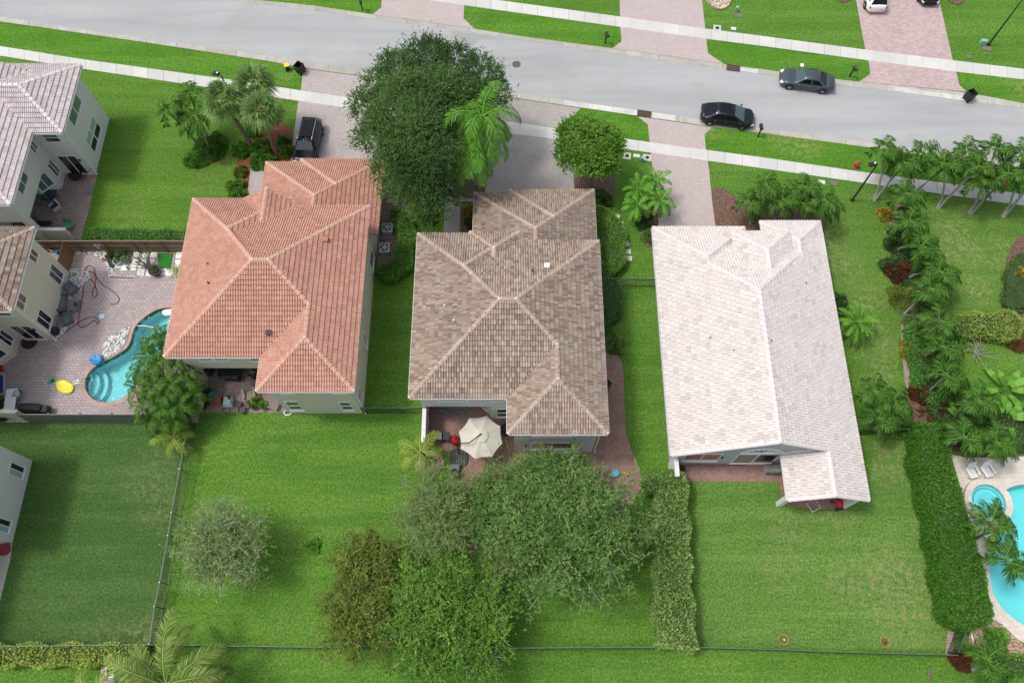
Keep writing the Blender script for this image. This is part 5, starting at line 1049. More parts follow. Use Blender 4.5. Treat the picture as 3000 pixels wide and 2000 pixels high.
def fan_crown(nf=26, seed=0, pet=.75, rad=.95, droop=.5):
    rs = random.Random(seed); Q, T = [], []
    for i in range(nf):
        az = i * 2.399963 + rs.uniform(-.2, .2); el = -.7 + 1.9 * ((i + .5) / nf); d = np.array([math.cos(az) * math.cos(el), math.sin(az) * math.cos(el), math.sin(el)]); side = np.cross(d, [0, 0, 1.0]); side /= np.linalg.norm(side) + 1e-9; up = np.cross(side, d)
        L = pet * rs.uniform(.8, 1.15); h = d * L + np.array([0, 0, -.1]); Q.append([side * -.02, h - side * .015, h + side * .015, side * .02]); T.append(.9); tt = rs.random() * .5
        for k in range(-13, 14):
            a = k * .16; dd = d * math.cos(a) + side * math.sin(a) + RNG.normal(0, .04, 3); r = rad * (1 - abs(k) * .018) * rs.uniform(.9, 1.1); m = h + dd * r * .55; e = h + dd * r + np.array([0, 0, -r * droop * rs.uniform(.5, 1.1)]); wv = np.cross(dd, up); wv /= np.linalg.norm(wv) + 1e-9; Q.append([h, m + wv * .035, e, m - wv * .035]); T.append(tt + .45 * rs.random())
    return np.array(Q), np.array(T)
def mesh_of(Q, T, mat, name='crown'):
    o = quads_mesh(name, Q, T, mat); me = o.data; bpy.data.objects.remove(o); return me
WIND = (1.0, .3)
PM = {}
for s in range(4): PM['wind%d' % s] = mesh_of(*pinnate_crown(16, 2.3, 1.5, 34, .66, WIND, 20 + s, .09, (-.2, 1.15), .5), L_PALM)
for s in range(2): PM['queen%d' % s] = mesh_of(*pinnate_crown(16, 3.3, 1.5, 50, .8, (.2, 0), 40 + s, .065, (-.2, 1.25), .8), L_PALMB)
for s in range(2): PM['bright%d' % s] = mesh_of(*pinnate_crown(18, 1.35, 1.0, 28, .32, (0, 0), 50 + s, .05, (-.2, 1.25), .2), L_PALMB)
for s in range(2): PM['fan%d' % s] = mesh_of(*fan_crown(30, 60 + s), L_SABAL)
for s in range(2): PM['areca%d' % s] = mesh_of(*pinnate_crown(12, 2.5, 1.7, 30, .6, (0, 0), 70 + s, .09, (.0, 1.35), .4), L_PALM)
PM['coconut'] = mesh_of(*pinnate_crown(16, 5.0, 1.0, 62, .9, (0, 0), 80, .10, (-.15, 1.2), .4), leafmat('coconut_leaflet', (.06, .12, .025), (.13, .21, .04), (.32, .38, .12), .2, .5))
PM['young'] = mesh_of(*pinnate_crown(9, 1.9, 1.1, 30, .5, (0, 0), 81, .055, (-.1, 1.1), .4), L_PALMY); PM['date'] = mesh_of(*pinnate_crown(30, 1.9, .9, 30, .34, (0, 0), 82, .05, (-.15, 1.2), .2), L_PALMB)
PALMN = [0]
def palm(label, bpx, cpx, h, kind, group=None, tr=.09, trunk=None, rot=None, scale=1.0, name='palm_tree'):
    b = at(*bpx); c = at(*cpx, h); t = thing(name, label, 'palm', (b[0], b[1], 0), group=group); PALMN[0] += 1
    me = PM[kind]; o = bpy.data.objects.new('crown', me); COL.objects.link(o); o.parent = t; o.location = (c[0] - b[0], c[1] - b[1], h); o.rotation_euler = (0, 0, rot if rot is not None else random.uniform(0, 6.28)); o.scale = (scale,) * 3
    dx, dy = c[0] - b[0], c[1] - b[1]; MB().tube([(0, 0, -.05), (dx * .12, dy * .12, h * .25), (dx * .4, dy * .4, h * .55), (dx * .78, dy * .78, h * .85), (dx, dy, h + .08)], [tr * 1.5, tr * 1.1, tr, tr * .9, tr * .8], 8).build('trunk', trunk or PALMTRUNK, t, smooth=True)
    MB().tube([(dx * .93, dy * .93, h * .95), (dx, dy, h + .25)], [tr * 1.25, tr * .6], 8).build('crownshaft', pm('crownshaft', (.12, .2, .05), .6, .2, 4, .1) if trunk is None else trunk, t)
    if 'dry brown' in label or 'fan palm' in label or 'bending' in label or 'fourth' in label or 'eighth' in label:
        for _ in range(2):
            qf, tf = frond_quads(1.7, random.uniform(3.5, 5.5), -.4, 1.6, 16, .4, w=.09); df = quads_mesh('dry_frond', np.array(qf), np.array(tf), L_DRY, t); df.location = (dx * .97, dy * .97, h - .05)
    return t
WR = lambda: random.uniform(-.5, .5)
# along the street
gr = 'wind-blown palms along the right-hand sidewalk'
for i, (b, c, h, lab) in enumerate((((2561, 583), (2590, 440), 4.6, 'leftmost palm of the sidewalk row, trunk crossing the lamp post head'), ((2564, 586), (2646, 482), 4.0, 'palm sharing the leftmost base but leaning right'), ((2640, 560), (2705, 450), 4.2, 'palm behind the second one, its crown over the kerb'),
        ((2747, 609), (2765, 485), 4.6, 'palm at the second base, the steeper of its two trunks'), ((2750, 609), (2865, 492), 4.6, 'palm at the second base with a dry brown frond on the leaning trunk'), ((2670, 575), (2827, 447), 4.6, 'long-leaning palm with crown over the road edge, between the second and third bases'),
        ((2838, 624), (2880, 530), 4.0, 'shortest palm at the third base'), ((2842, 625), (2915, 440), 5.0, 'palm at the third base with the highest crown'), ((2846, 624), (2953, 512), 4.6, 'palm at the third base bending far right'), ((2937, 634), (2996, 455), 5.0, 'palm at the rightmost base, crown cut by the picture edge'), ((2941, 634), (3030, 520), 4.4, 'palm at the rightmost base leaning out of the picture'))):
    palm(lab, b, c, h, 'wind%d' % (i % 4), gr, rot=WR())
gr = 'palms in a column beside the right-hand garden'
for i, (b, c, h, lab) in enumerate((((2665, 640), (2652, 572), 3.6, 'top palm of the column, crown touching the sidewalk row'), ((2595, 680), (2662, 652), 3.4, 'second palm of the column, grey trunk leaning right'), ((2625, 735), (2698, 725), 3.4, 'third palm of the column, above the reddish shrub'), ((2660, 815), (2750, 800), 3.6, 'fourth palm of the column with a yellow-green frond'),
        ((2646, 922), (2722, 850), 3.6, 'fifth palm of the column, dark trunk foot above the silvery shrub'), ((2690, 985), (2752, 945), 3.2, 'sixth palm of the column, left of the yellow and green hedge'), ((2700, 1050), (2758, 1018), 3.2, 'seventh palm of the column, above the low planting'), ((2715, 1150), (2768, 1100), 3.2, 'eighth palm of the column, right of the low planting'),
        ((2800, 1225), (2862, 1178), 3.4, 'ninth palm of the column, nearest the broad-leaved plants'))):
    palm(lab, b, c, h, 'wind%d' % ((i + 1) % 4), gr, rot=WR(), scale=1.05)
for i, (b, c, h, lab) in enumerate((((2790, 1300), (2820, 1282), 3.6, 'palm at the corner of the glossy hedge and the stone deck'), ((2880, 1310), (2916, 1300), 3.6, 'palm behind the white chairs on the stone deck'), ((2858, 1577), (2905, 1532), 4.0, 'palm leaning over the round hot tub'), ((2875, 1638), (2945, 1640), 4.2, 'palm leaning over the right-hand pool'), ((2850, 1960), (2890, 1932), 3.4, 'palm below the wood chips in the bottom right corner'),
        ((2545, 1180), (2560, 1150), 3.8, 'upper palm of the pair beside the white roof'), ((2590, 1200), (2615, 1180), 3.6, 'right-hand palm of the pair beside the white roof'), ((2548, 1215), (2575, 1228), 3.2, 'lowest palm beside the white roof, over the dark fence'))):
    palm(lab, b, c, h, 'wind%d' % (i % 4), None, rot=WR(), scale=1.05 if i < 5 else .95)
gr = 'palms in front of the white-roofed house'
for i, (b, c, h, lab) in enumerate((((2200, 655), (2190, 598), 3.0, 'leftmost palm in front of the white roof'), ((2270, 650), (2240, 548), 4.0, 'palm with the highest crown on the left in front of the white roof'), ((2265, 655), (2292, 590), 3.6, 'middle palm overhanging the front edge of the white roof'), ((2310, 640), (2352, 552), 4.0, 'palm with the highest crown on the right in front of the white roof'), ((2330, 650), (2345, 600), 3.2, 'low palm between the middle and the rightmost in front of the white roof'), ((2340, 650), (2412, 592), 3.8, 'rightmost palm in front of the white roof'))):
    palm(lab, b, c, h, 'wind%d' % (i % 4), gr, rot=WR(), scale=.95)
gr = 'small palms on the front lawn beside the pale-roofed house'
for i, (b, c, h, lab) in enumerate((((576, 421), (494, 330), 4.6, 'left one of the three small palms on the front lawn'), ((610, 405), (557, 278), 5.0, 'highest of the three small palms on the front lawn'), ((616, 434), (566, 345), 4.4, 'lowest of the three small palms on the front lawn'))): palm(lab, b, c, h, 'wind%d' % (i % 4), gr, rot=1.2 + i, scale=.9)
palm('fan palm with a shaggy brown trunk, left one of the fan palms', (735, 427), (650, 292), 6.0, 'fan0', 'fan palms by the first driveway', tr=.17, trunk=PALMBROWN, scale=1.25); palm('fan palm with a shaggy brown trunk, nearest the parked car', (808, 445), (765, 318), 5.6, 'fan1', 'fan palms by the first driveway', tr=.17, trunk=PALMBROWN, scale=1.25); palm('fan palm whose crown hides the sidewalk', (775, 385), (742, 240), 6.0, 'fan0', 'fan palms by the first driveway', tr=.17, trunk=PALMBROWN, scale=1.25)
palm('tall feathery bright green palm beside the largest tree, upper one', (1400, 520), (1412, 345), 9.6, 'queen0', 'feathery palms beside the largest tree', tr=.15, scale=1.12); palm('feathery bright green palm beside the largest tree, lower one', (1393, 540), (1381, 440), 7.6, 'queen1', 'feathery palms beside the largest tree', tr=.13, scale=1.0)
gr = 'small bright palms between the round tree and the third driveway'
for i, (b, c, h, lab) in enumerate((((1890, 640), (1865, 555), 2.4, 'upper left one of the small bright palms'), ((1915, 625), (1920, 532), 2.6, 'upper right one of the small bright palms'), ((1895, 650), (1868, 605), 2.4, 'lower left one of the small bright palms'), ((1915, 655), (1934, 590), 2.4, 'lower right one of the small bright palms'))): palm(lab, b, c, h, 'bright%d' % (i % 2), gr, tr=.08, trunk=PALMBROWN, scale=1.12)
palm('round feathery date palm beside the wall of the white roof', (2490, 1000), (2510, 945), 1.8, 'date', tr=.12, trunk=PALMBROWN)
palm('large palm with long yellow-green fronds at the bottom edge', (470, 2060), (485, 2005), 4.4, 'coconut', tr=.2, scale=1.0, rot=.4); palm('palm mostly cut off by the bottom edge, left of the long-fronded palm', (258, 2080), (258, 2045), 3.0, 'young', tr=.12, scale=1.3)
palm('young yellow-green palm over the metal fence', (520, 1310), (508, 1282), 1.6, 'young', tr=.07, scale=.95); palm('young palm with yellowing fronds beside the courtyard wall of the brown-roofed house', (1262, 1350), (1232, 1325), 2.2, 'young', tr=.1, trunk=PALMBROWN, scale=1.15, rot=.6); palm('little palm against the orange roof edge by the turf mat', (530, 810), (520, 790), 1.0, 'young', tr=.05, scale=.55); palm('dark fan palm at the bottom edge beside the white chair', (385, 1995), (375, 1985), 1.4, 'fan1', tr=.08, trunk=PALMBROWN, scale=.7)
# the big clump by the pool
t = thing('palm_clump', 'dense many-stemmed palm clump beside the curvy pool', 'palm clump', (*at(470, 1160), 0)); b = at(470, 1160)
for i, (u, v, h) in enumerate(((440, 1000, 4.0), (480, 985, 4.2), (410, 1080, 3.8), (460, 1060, 4.6), (510, 1050, 4.4), (400, 1130, 3.6), (450, 1130, 4.4), (500, 1120, 4.6), (545, 1110, 4.0), (420, 1180, 3.4), (470, 1190, 4.0), (520, 1180, 4.0), (555, 1150, 3.6), (440, 1225, 2.8), (500, 1225, 3.0), (430, 1040, 4.2), (480, 1150, 4.6))):
    c = at(u, v, h); o = bpy.data.objects.new('crown', PM['areca%d' % (i % 2)]); COL.objects.link(o); o.parent = t; o.location = (c[0] - b[0], c[1] - b[1], h - .4); o.rotation_euler = (0, 0, i * 1.3); o.scale = (.68,) * 3
    MB().tube([(random.uniform(-.7, .7), random.uniform(-.7, .7), 0), (c[0] - b[0], c[1] - b[1], h - .3)], [.06, .045], 6).build('trunk', PALMTRUNK, t)
# broad-leaved plants
def bigleaf(label, u, v, n, L, mat, w=.3, h=.5, name='broad_leaved_plant', seed=1):
    q = at(u, v); t = thing(name, label, 'plant', (*q, 0)); rs = random.Random(seed); Q = []; T = []
    for i in range(n):
        az = i * 2.4 + rs.uniform(-.3, .3); el = rs.uniform(.15, 1.0); d = np.array([math.cos(az) * math.cos(el), math.sin(az) * math.cos(el), math.sin(el)]); s = np.array([-math.sin(az), math.cos(az), 0]); p = np.array([0, 0, h * .6]) + d * L * .25; prev = None
        for k in range(5):
            t_ = k / 4; ww = w * math.sin(math.pi * (.12 + .84 * t_)) * .5; c = p + d * L * t_ * .8 + np.array([0, 0, -.5 * L * t_ * t_ * .6]); cur = (c - s * ww, c + s * ww)
            if prev: Q.append([prev[0], prev[1], cur[1], cur[0]]); T.append(.3 + .5 * rs.random())
            prev = cur
    quads_mesh('leaves', np.array(Q), np.array(T), mat, t); MB().tube([(0, 0, 0), (0, 0, h)], [.07, .04], 6).build('stem', BARK, t)
bigleaf('banana plant with broad bright leaves right of the palm column', 2930, 1150, 9, 2.2, L_BRIGHT, .55, .9, 'banana_plant', 3); bigleaf('broad-leaved plant above the white chairs, left one', 2800, 1235, 8, 1.9, L_BRIGHT, .5, .7, seed=4); bigleaf('broad-leaved plant above the white chairs, right one', 2938, 1230, 9, 1.8, L_BRIGHT, .5, .7, seed=5)
bigleaf('spiky dark red bromeliad below the ground cover', 2708, 1215, 16, .9, L_RED, .12, .3, 'bromeliad', 6); bigleaf('spiky dark red plant right of the yellow hedge', 2975, 1000, 14, .9, L_RED, .12, .3, 'bromeliad', 7)
# bare shrub on the right lawn
t = thing('bare_shrub', 'leafless pale shrub on the lawn below the yellow hedge', 'shrub', (*at(2855, 1035), 0)); mb = MB()
for i in range(26):
    a = random.uniform(0, 6.28); l = random.uniform(.7, 1.9); mb.tube([(0, 0, .02), (math.cos(a) * l * .4, math.sin(a) * l * .4, .5), (math.cos(a + .3) * l, math.sin(a + .3) * l, random.uniform(.3, 1.0))], [.03, .02, .008], 4, False)
mb.build('branches', BARKPALE, t)
# ================================================================ FENCES
def metal_fence(label, pts, h=1.5, sp=2.4, name='metal_fence', gate=None):
    c = pts[0]; t = thing(name, label, 'fence', (c[0], c[1], 0)); P_ = [Vector((p[0] - c[0], p[1] - c[1])) for p in pts]; pk = MB(); tr = MB(); br = MB()
    for a, b in zip(P_[:-1], P_[1:]):
        L = (b - a).length; e = (b - a) / L; ang = math.atan2(e.y, e.x); m = (a + b) / 2
        tr.box((m.x, m.y, h - .02), (L, .05, .045), ang); br.box((m.x, m.y, .16), (L, .035, .03), ang); br.box((m.x, m.y, h - .2), (L, .03, .03), ang)
        n = int(L / .125)
        for i in range(1, n): q = a + e * (L * i / n); pk.box((q.x, q.y, h / 2 + .02), (.03, .03, h - .12), ang)
        k = max(1, round(L / sp))
        for i in range(k + (1 if b == P_[-1] else 0)):
            q = a + e * (L * i / k); po_ = MB().box((q.x, q.y, h / 2), (.06, .06, h + .06), ang).build('post', DARKMETAL, t); MB().box((q.x, q.y, h + .055), (.06, .06, .04), ang).build('post_cap', TRIM if 'left side' in label else RAILTOP, po_)
    tr.build('top_rail', RAILTOP, t); br.build('bottom_rail', DARKMETAL, t); pk.build('pickets', DARKMETAL, t); return t
metal_fence('dark green metal fence running down the left side of the back lawns', A([(574, 1246), (549, 1387), (526, 1512), (516, 1578), (493, 1712), (478, 1781), (464, 1886)]))
metal_fence('long dark metal fence seen edge-on across the bottom of the lawns', A([(-60, 1893), (451, 1887), (850, 1894), (1486, 1897), (1928, 1895), (2066, 1896), (2300, 1902), (2400, 1907), (2805, 1918)], 1.5))
metal_fence('short metal fence and gate between the orange-roofed and brown-roofed houses', A([(1066, 1211), (1118, 1211), (1176, 1211), (1240, 1209)]), 1.35)
metal_fence('short metal fence with gate between the brown-roofed and white-roofed houses', A([(1762, 838), (1800, 838), (1860, 839), (1925, 840)]), 1.35)
metal_fence('dark metal fence between the white roof and the palm bed', A([(2512, 1272), (2600, 1272), (2690, 1272)]), 1.35)
metal_fence('short dark metal fence at the end of the glossy hedge', A([(2803, 1832), (2789, 1870), (2774, 1912)]), 1.6)
metal_fence('short dark metal gate beside the palm clump', A([(548, 1245), (568, 1180)]), 1.4)
def board_fence(label, a, b, h, mat, side=1, sp=2.45, rails=True, name='timber_fence'):
    t = thing(name, label, 'fence', (a[0], a[1], 0)); a_ = Vector((0, 0)); b_ = Vector((b[0] - a[0], b[1] - a[1])); L = (b_ - a_).length; e = b_ / L; o = Vector((e.y, -e.x)) * side; ang = math.atan2(e.y, e.x); bd = MB(); n = int(L / .15)
    for i in range(n): q = e * (L * (i + .5) / n); bd.box((q.x, q.y, h / 2), (L / n - .02, .02, h - random.uniform(.0, .04)), ang)
    bd.build('boards', mat, t)
    if rails:
        for z in (.35, h * .52, h - .12): q = e * L / 2 + o * .045; MB().box((q.x, q.y, z), (L, .06, .09), ang).build('rail', WOOD_GREY, t)
        k = max(1, round(L / sp))
        for i in range(k + 1): q = e * (L * i / k) + o * .12; MB().box((q.x, q.y, h / 2), (.09, .09, h), ang).build('post', mat, t)
    return t
board_fence('brown timber fence with rails and posts along the top of the pool patio', (-40.5, 33.15), (-23.9, 33.15), 1.85, WOOD, 1)
board_fence('mossy grey timber fence along the bottom of the pool patio', (-36.6, 18.27), (-24.9, 18.27), 1.95, WOOD_GREEN, -1)
board_fence('brown timber gate panel at the corner of the cream house', (-36.42, 33.05), (-36.46, 31.1), 1.9, WOOD, 1, rails=False, name='timber_gate')
board_fence('short weathered timber fence behind the palm clump', (-24.8, 18.3), (-24.0, 20.9), 1.8, WOOD_GREY, -1)

# ================================================================ VEHICLES
def paint(name, col, metal=0.0):
    m, nt, b = newmat(name); b.inputs['Base Color'].default_value = c4(col); b.inputs['Metallic'].default_value = metal; b.inputs['Roughness'].default_value = .32; b.inputs['Specular IOR Level'].default_value = .3; b.inputs['Coat Weight'].default_value = .35; b.inputs['Coat Roughness'].default_value = .04
    v = objvec(nt); bumpn(nt, b, noise(nt, 1.2, 2, .5, v), .04, .02); return m
TYRE = pm('tyre_rubber', (.018, .018, .018), .85, .2, 8, .2); LAMPR = glassmat('tail_lamp', (.30, .01, .01), .1); LAMPW = glassmat('head_lamp', (.65, .68, .70), .08)
def sm(t): t = max(0, min(1, t)); return t * t * (3 - 2 * t)
def car(label, cat, pos, yaw, mat, kind='sedan', L=4.85, Wd=1.84, rails=False, plate=True):
    t = thing('parked_car', label, cat, (pos[0], pos[1], 0), yaw); h = L / 2; w = Wd / 2
    cfg = {'sedan': dict(ht=1.45, belt=.93, hood=.90, trunk=1.02, ws0=1.15, ws1=.35, rr1=-.95, rr0=-1.75, nose=.62, tail=.85), 'hatch': dict(ht=1.50, belt=.96, hood=.90, trunk=1.06, ws0=1.45, ws1=.45, rr1=-1.05, rr0=-2.0, nose=.6, tail=.9), 'suv': dict(ht=1.72, belt=1.06, hood=1.04, trunk=1.10, ws0=1.15, ws1=.50, rr1=-1.95, rr0=-2.25, nose=.8, tail=1.02)}[kind]
    # lower body loft
    n = 33; V = []; Fc = []; m = 13
    for i in range(n):
        x = -h + L * i / (n - 1); u = x / h; ww = w * (1 - .20 * sm((abs(u) - .72) / .28) ** 1.6 - .05 * abs(u) ** 3)
        if x > cfg['ws0']: z = cfg['hood'] + (cfg['nose'] - cfg['hood']) * sm((x - cfg['ws0'] - .5) / (h - cfg['ws0'] - .45)) ** 1.3
        elif x < cfg['rr0']: z = cfg['trunk'] + (cfg['tail'] - cfg['trunk']) * sm((cfg['rr0'] - x) / (h + cfg['rr0'])) ** 2
        else: z = cfg['belt'] + .03
        zb = .22 + .14 * sm((abs(u) - .85) / .15); bz = min(cfg['belt'], z) 
        prof = [(-ww * .86, zb), (-ww * .97, zb + .12), (-ww, .55), (-ww * .985, bz - .10), (-ww * .93, bz - .02), (-ww * .72, z + .0), (0, z + .035), (ww * .72, z), (ww * .93, bz - .02), (ww * .985, bz - .10), (ww, .55), (ww * .97, zb + .12), (ww * .86, zb)]
        V += [(x, a, b_) for a, b_ in prof]
    for i in range(n - 1):
        for k in range(m - 1): a = i * m + k; Fc.append((a, a + m, a + m + 1, a + 1))
        Fc.append((i * m, i * m + m - 1, (i + 1) * m + m - 1, (i + 1) * m))
    Fc += [tuple(range(m)), tuple((n - 1) * m + k for k in range(m - 1, -1, -1))]
    mb = MB(); mb.add(V, Fc); body = mb.build('body', mat, t, smooth=True)
    # cabin (roof + pillars) and panes
    bt, tp = w * .93, w * .70; B0, B1 = cfg['rr0'], cfg['ws0']; T0, T1 = cfg['rr1'], cfg['ws1']; zb, zt = cfg['belt'] - .03, cfg['ht']
    def ringp(f, nx=9):   # f: 0 belt..1 roof
        out = []; x0 = B0 + (T0 - B0) * f; x1 = B1 + (T1 - B1) * f; yy = bt + (tp - bt) * f ** 1.15; z = zb + (zt - .06 - zb) * f
        for k in range(nx): u = k / (nx - 1); out.append((x0 + (x1 - x0) * u, -yy * (1 - .05 * abs(2 * u - 1) ** 3), z + .06 * f * (1 - (2 * u - 1) ** 2)))
        for k in range(nx): u = 1 - k / (nx - 1); out.append((x0 + (x1 - x0) * u, yy * (1 - .05 * abs(2 * u - 1) ** 3), z + .06 * f * (1 - (2 * u - 1) ** 2)))
        return out
    V = []; Fc = []; fs_ = (0, .5, .88, 1.0); rr = [ringp(f) for f in fs_]; q = len(rr[0])
    for r in rr: V += r
    for i in range(len(fs_) - 1):
        for k in range(q): a = i * q + k; b_ = i * q + (k + 1) % q; Fc.append((a, b_, b_ + q, a + q))
    base = (len(fs_) - 1) * q
    for k in range(8): Fc.append((base + k, base + k + 1, base + q - 2 - k, base + q - 1 - k))
    mb = MB(); mb.add(V, Fc); cab = mb.build('cabin', mat, t, smooth=True)
    def pane(name, c, mt, off=.012):
        c = [Vector(p) for p in c]; nrm = (c[1] - c[0]).cross(c[3] - c[0]).normalized(); cc = sum(c, Vector()) / 4
        if nrm.dot(cc - Vector((0, 0, .6))) < 0: nrm = -nrm
        cc2 = [p + nrm * off for p in c]; MB().add(cc2 + [p - nrm * .01 for p in cc2], [(0, 1, 2, 3), (7, 6, 5, 4), (0, 4, 5, 1), (1, 5, 6, 2), (2, 6, 7, 3), (3, 7, 4, 0)]) ; m_ = MB(); m_.add(cc2 + [p - nrm * .012 for p in cc2], [(0, 1, 2, 3), (7, 6, 5, 4), (0, 4, 5, 1), (1, 5, 6, 2), (2, 6, 7, 3), (3, 7, 4, 0)]); m_.build(name, mt, t)
    def cp(f, u, s): r = ringp(f, 9); x0 = B0 + (T0 - B0) * f; x1 = B1 + (T1 - B1) * f; yy = (bt + (tp - bt) * f ** 1.15) * (1 - .05 * abs(2 * u - 1) ** 3); return (x0 + (x1 - x0) * u, s * yy, zb + (zt - .06 - zb) * f + .06 * f * (1 - (2 * u - 1) ** 2))
    fx = lambda f, s, e: (cp(f, 1.0, s)[0] + e, cp(f, 1.0, s)[1] * .93, cp(f, 1.0, s)[2]); bxp = lambda f, s, e: (cp(f, 0.0, s)[0] + e, cp(f, 0.0, s)[1] * .9, cp(f, 0.0, s)[2])
    pane('windshield', [fx(.04, -1, .0), fx(.04, 1, .0), fx(.95, 1, .0), fx(.95, -1, .0)], TINT_BLUE, .025); pane('rear_window', [bxp(.12, -1, 0), bxp(.12, 1, 0), bxp(.93, 1, 0), bxp(.93, -1, 0)], TINT, .025)
    for s in (-1, 1):
        for (u0, u1) in ((.06, .34), (.37, .64), (.67, .95)) if kind == 'suv' else ((.10, .47), (.50, .93)): pane('side_window', [cp(.16, u0 + .03, s), cp(.16, u1, s), cp(.86, u1 - .02, s), cp(.86, u0 + .05, s)], TINT, .02)
        for x in (-h + .92, h - .95):
            wh = MB().lathe([(.20, -.11), (.33, -.105), (.345, -.06), (.345, .06), (.33, .105), (.20, .11)], (0, 0, 0), 20); wo = wh.build('wheel', TYRE, t, loc=(x, s * (w - .10), .345)); wo.rotation_euler = (R(90), 0, 0)
            rm = MB().lathe([(.0, .0), (.06, .02), (.20, .0), (.215, -.02)], (0, 0, .085 * -s * -1), 16)
            for k in range(5): a = k * 1.2566; rm.box((math.cos(a) * .11, math.sin(a) * .11, .10), (.19, .045, .03), a)
            ro = rm.build('rim', CHROME, wo); ro.rotation_euler = (R(180) if s > 0 else 0, 0, 0)
            ar = MB(); pts = [(x + .40 * math.cos(a), s * (w - .004), .36 + .40 * math.sin(a)) for a in [math.pi * k / 10 for k in range(11)]]; ar.tube(pts, .028, 6); ar.build('wheel_arch', BLACK, t)
        MB().blob((cfg['ws0'] - .35, s * (w + .10), cfg['belt'] + .04), (.10, .12, .075)).build('mirror', mat, t)
        hx = h - .20; MB().box((hx, s * w * .66, cfg['nose'] + .03), (.34, .36, .12), s * -.45, ry=.25).build('headlight', LAMPW, t, bevel=.02); MB().box((-h + .11, s * w * .66, cfg['tail'] - .13), (.16, .40, .13), s * .35).build('taillight', LAMPR, t, bevel=.02)
        for u in (-.15, -1.05): MB().box((u, s * (w * .985), cfg['belt'] - .16), (.16, .03, .03)).build('door_handle', CHROME, t)
        if rails: MB().tube([(T0 + .1, s * tp * .93, zt + .0), (T0 + .3, s * tp * .93, zt + .07), (T1 - .3, s * tp * .93, zt + .07), (T1 - .05, s * tp * .93, zt - .01)], .022, 6).build('roof_rail', CHROME, t)
    if rails or kind == 'hatch': MB().box(((T0 + T1) / 2, 0, zt + .012), ((T1 - T0) * .72, tp * 1.35, .03)).build('sunroof', TINT, t, bevel=.01)
    MB().box((h - .03, 0, .48), (.06, Wd * .55, .16)).build('grille', BLACK, t)
    if plate: MB().box((-h + .005, 0, .70), (.03, .33, .16)).build('number_plate', WHITEP, t)
    # shut lines
    ln = MB()
    for s in (-1, 1):
        for x in (.95, -.12, -1.15): ln.box((x, s * (w * .992), .62), (.012, .02, .52))
    ln.box((cfg['ws0'] + .06, 0, cfg['hood'] + .028), (.02, Wd * .74, .012)); ln.build('shut_lines', BLACK, t); return t
d0, d1 = at(1900, 330), at(2600, 425); SY = math.atan2(d1[1] - d0[1], d1[0] - d0[0])
car('grey saloon parked facing left along the far kerb', 'car', at(2357, 248), SY + math.pi, paint('paint_grey', (.055, .075, .088), .25), 'sedan')
car('dark blue-black hatchback parked facing right on the near kerb', 'car', at(2126, 352), SY, paint('paint_midnight', (.008, .012, .018), .2), 'hatch', 4.75, 1.9)
car('black estate with silver roof rails parked nose-in on the first driveway', 'car', at(908, 432), R(-95), paint('paint_black', (.004, .005, .006), .0), 'suv', 4.8, 1.95, True)
wc = at(2566, 46); car('white family car cut off by the top picture edge', 'car', (wc[0] - .1, wc[1] + 2.45), R(90), paint('paint_white', (.80, .80, .80)), 'suv', 4.8, 1.93)
wc = at(2720, 24); car('black car cut off by the top picture edge', 'car', (wc[0], wc[1] + 2.35), R(-92), paint('paint_black_gloss', (.010, .011, .012), .2), 'hatch', 4.7, 1.88)

# ================================================================ STREET FURNITURE
def street_lamp(label, p, h, hd):
    t = thing('street_lamp', label, 'street lamp', (*p, 0)); MB().lathe([(.16, 0), (.16, .12), (.09, .2), (.075, h * .5), (.06, h)], (0, 0, 0), 12).build('post', BLACK, t, smooth=True)
    o = Vector(hd).normalized(); MB().tube([(0, 0, h - .1), (o.x * .18, o.y * .18, h + .05)], .035, 6).build('arm', BLACK, t)
    hb = MB().box((o.x * .45, o.y * .45, h + .1), (.62, .42, .16), math.atan2(o.y, o.x), taper=.8).build('lamp_head', BLACK, t, bevel=.02); MB().box((o.x * .3, o.y * .3, h + .22), (.12, .12, .09)).build('light_sensor', TRIM, hb)
street_lamp('black street lamp between the white roof and the sidewalk palms', at(2496, 587), 5.2, (-1, -.2)); street_lamp('black street lamp in the top right corner', at(2896, 132), 5.3, (.6, .8)); street_lamp('black street lamp behind the fan palms', at(648, 222, 5.2), 5.2, (-.8, .3))
def mailbox(label, p, yaw):
    t = thing('mailbox', label, 'mailbox', (*p, 0), yaw); MB().box((0, 0, .6), (.11, .11, 1.2)).build('post', BLACK, t, bevel=.01); MB().box((.12, 0, 1.02), (.5, .06, .06)).build('bracket', BLACK, t)
    mb = MB(); pr_ = [(-.13, 0), (.13, 0), (.13, .16)] + [(.13 * math.cos(a), .16 + .12 * math.sin(a)) for a in [math.pi * k / 8 for k in range(1, 8)]] + [(-.13, .16)]
    mb.add([(-.12, y, 1.08 + z) for y, z in pr_] + [(.42, y, 1.08 + z) for y, z in pr_], [tuple(range(len(pr_))), tuple(range(2 * len(pr_) - 1, len(pr_) - 1, -1))] + [(i, i + len(pr_), (i + 1) % len(pr_) + len(pr_), (i + 1) % len(pr_)) for i in range(len(pr_))]); b = mb.build('box', BLACK, t); MB().box((.15, -.15, 1.28), (.03, .02, .16)).build('flag', LAMPR, b); MB().tube([(0, 0, 1.2), (0, 0, 1.32)], [.06, .01], 6).build('finial', BLACK, t)
mailbox('black mailbox at the top, left of the first far driveway', at(1062, 30), -1.4); mailbox('black mailbox on the far verge beside the second far driveway', at(1773, 127), -1.2); mailbox('black mailbox beside the front bumper of the dark hatchback', at(2220, 401), 1.6); mailbox('black mailbox on the far verge behind the grey saloon', at(2489, 225), -1.2)
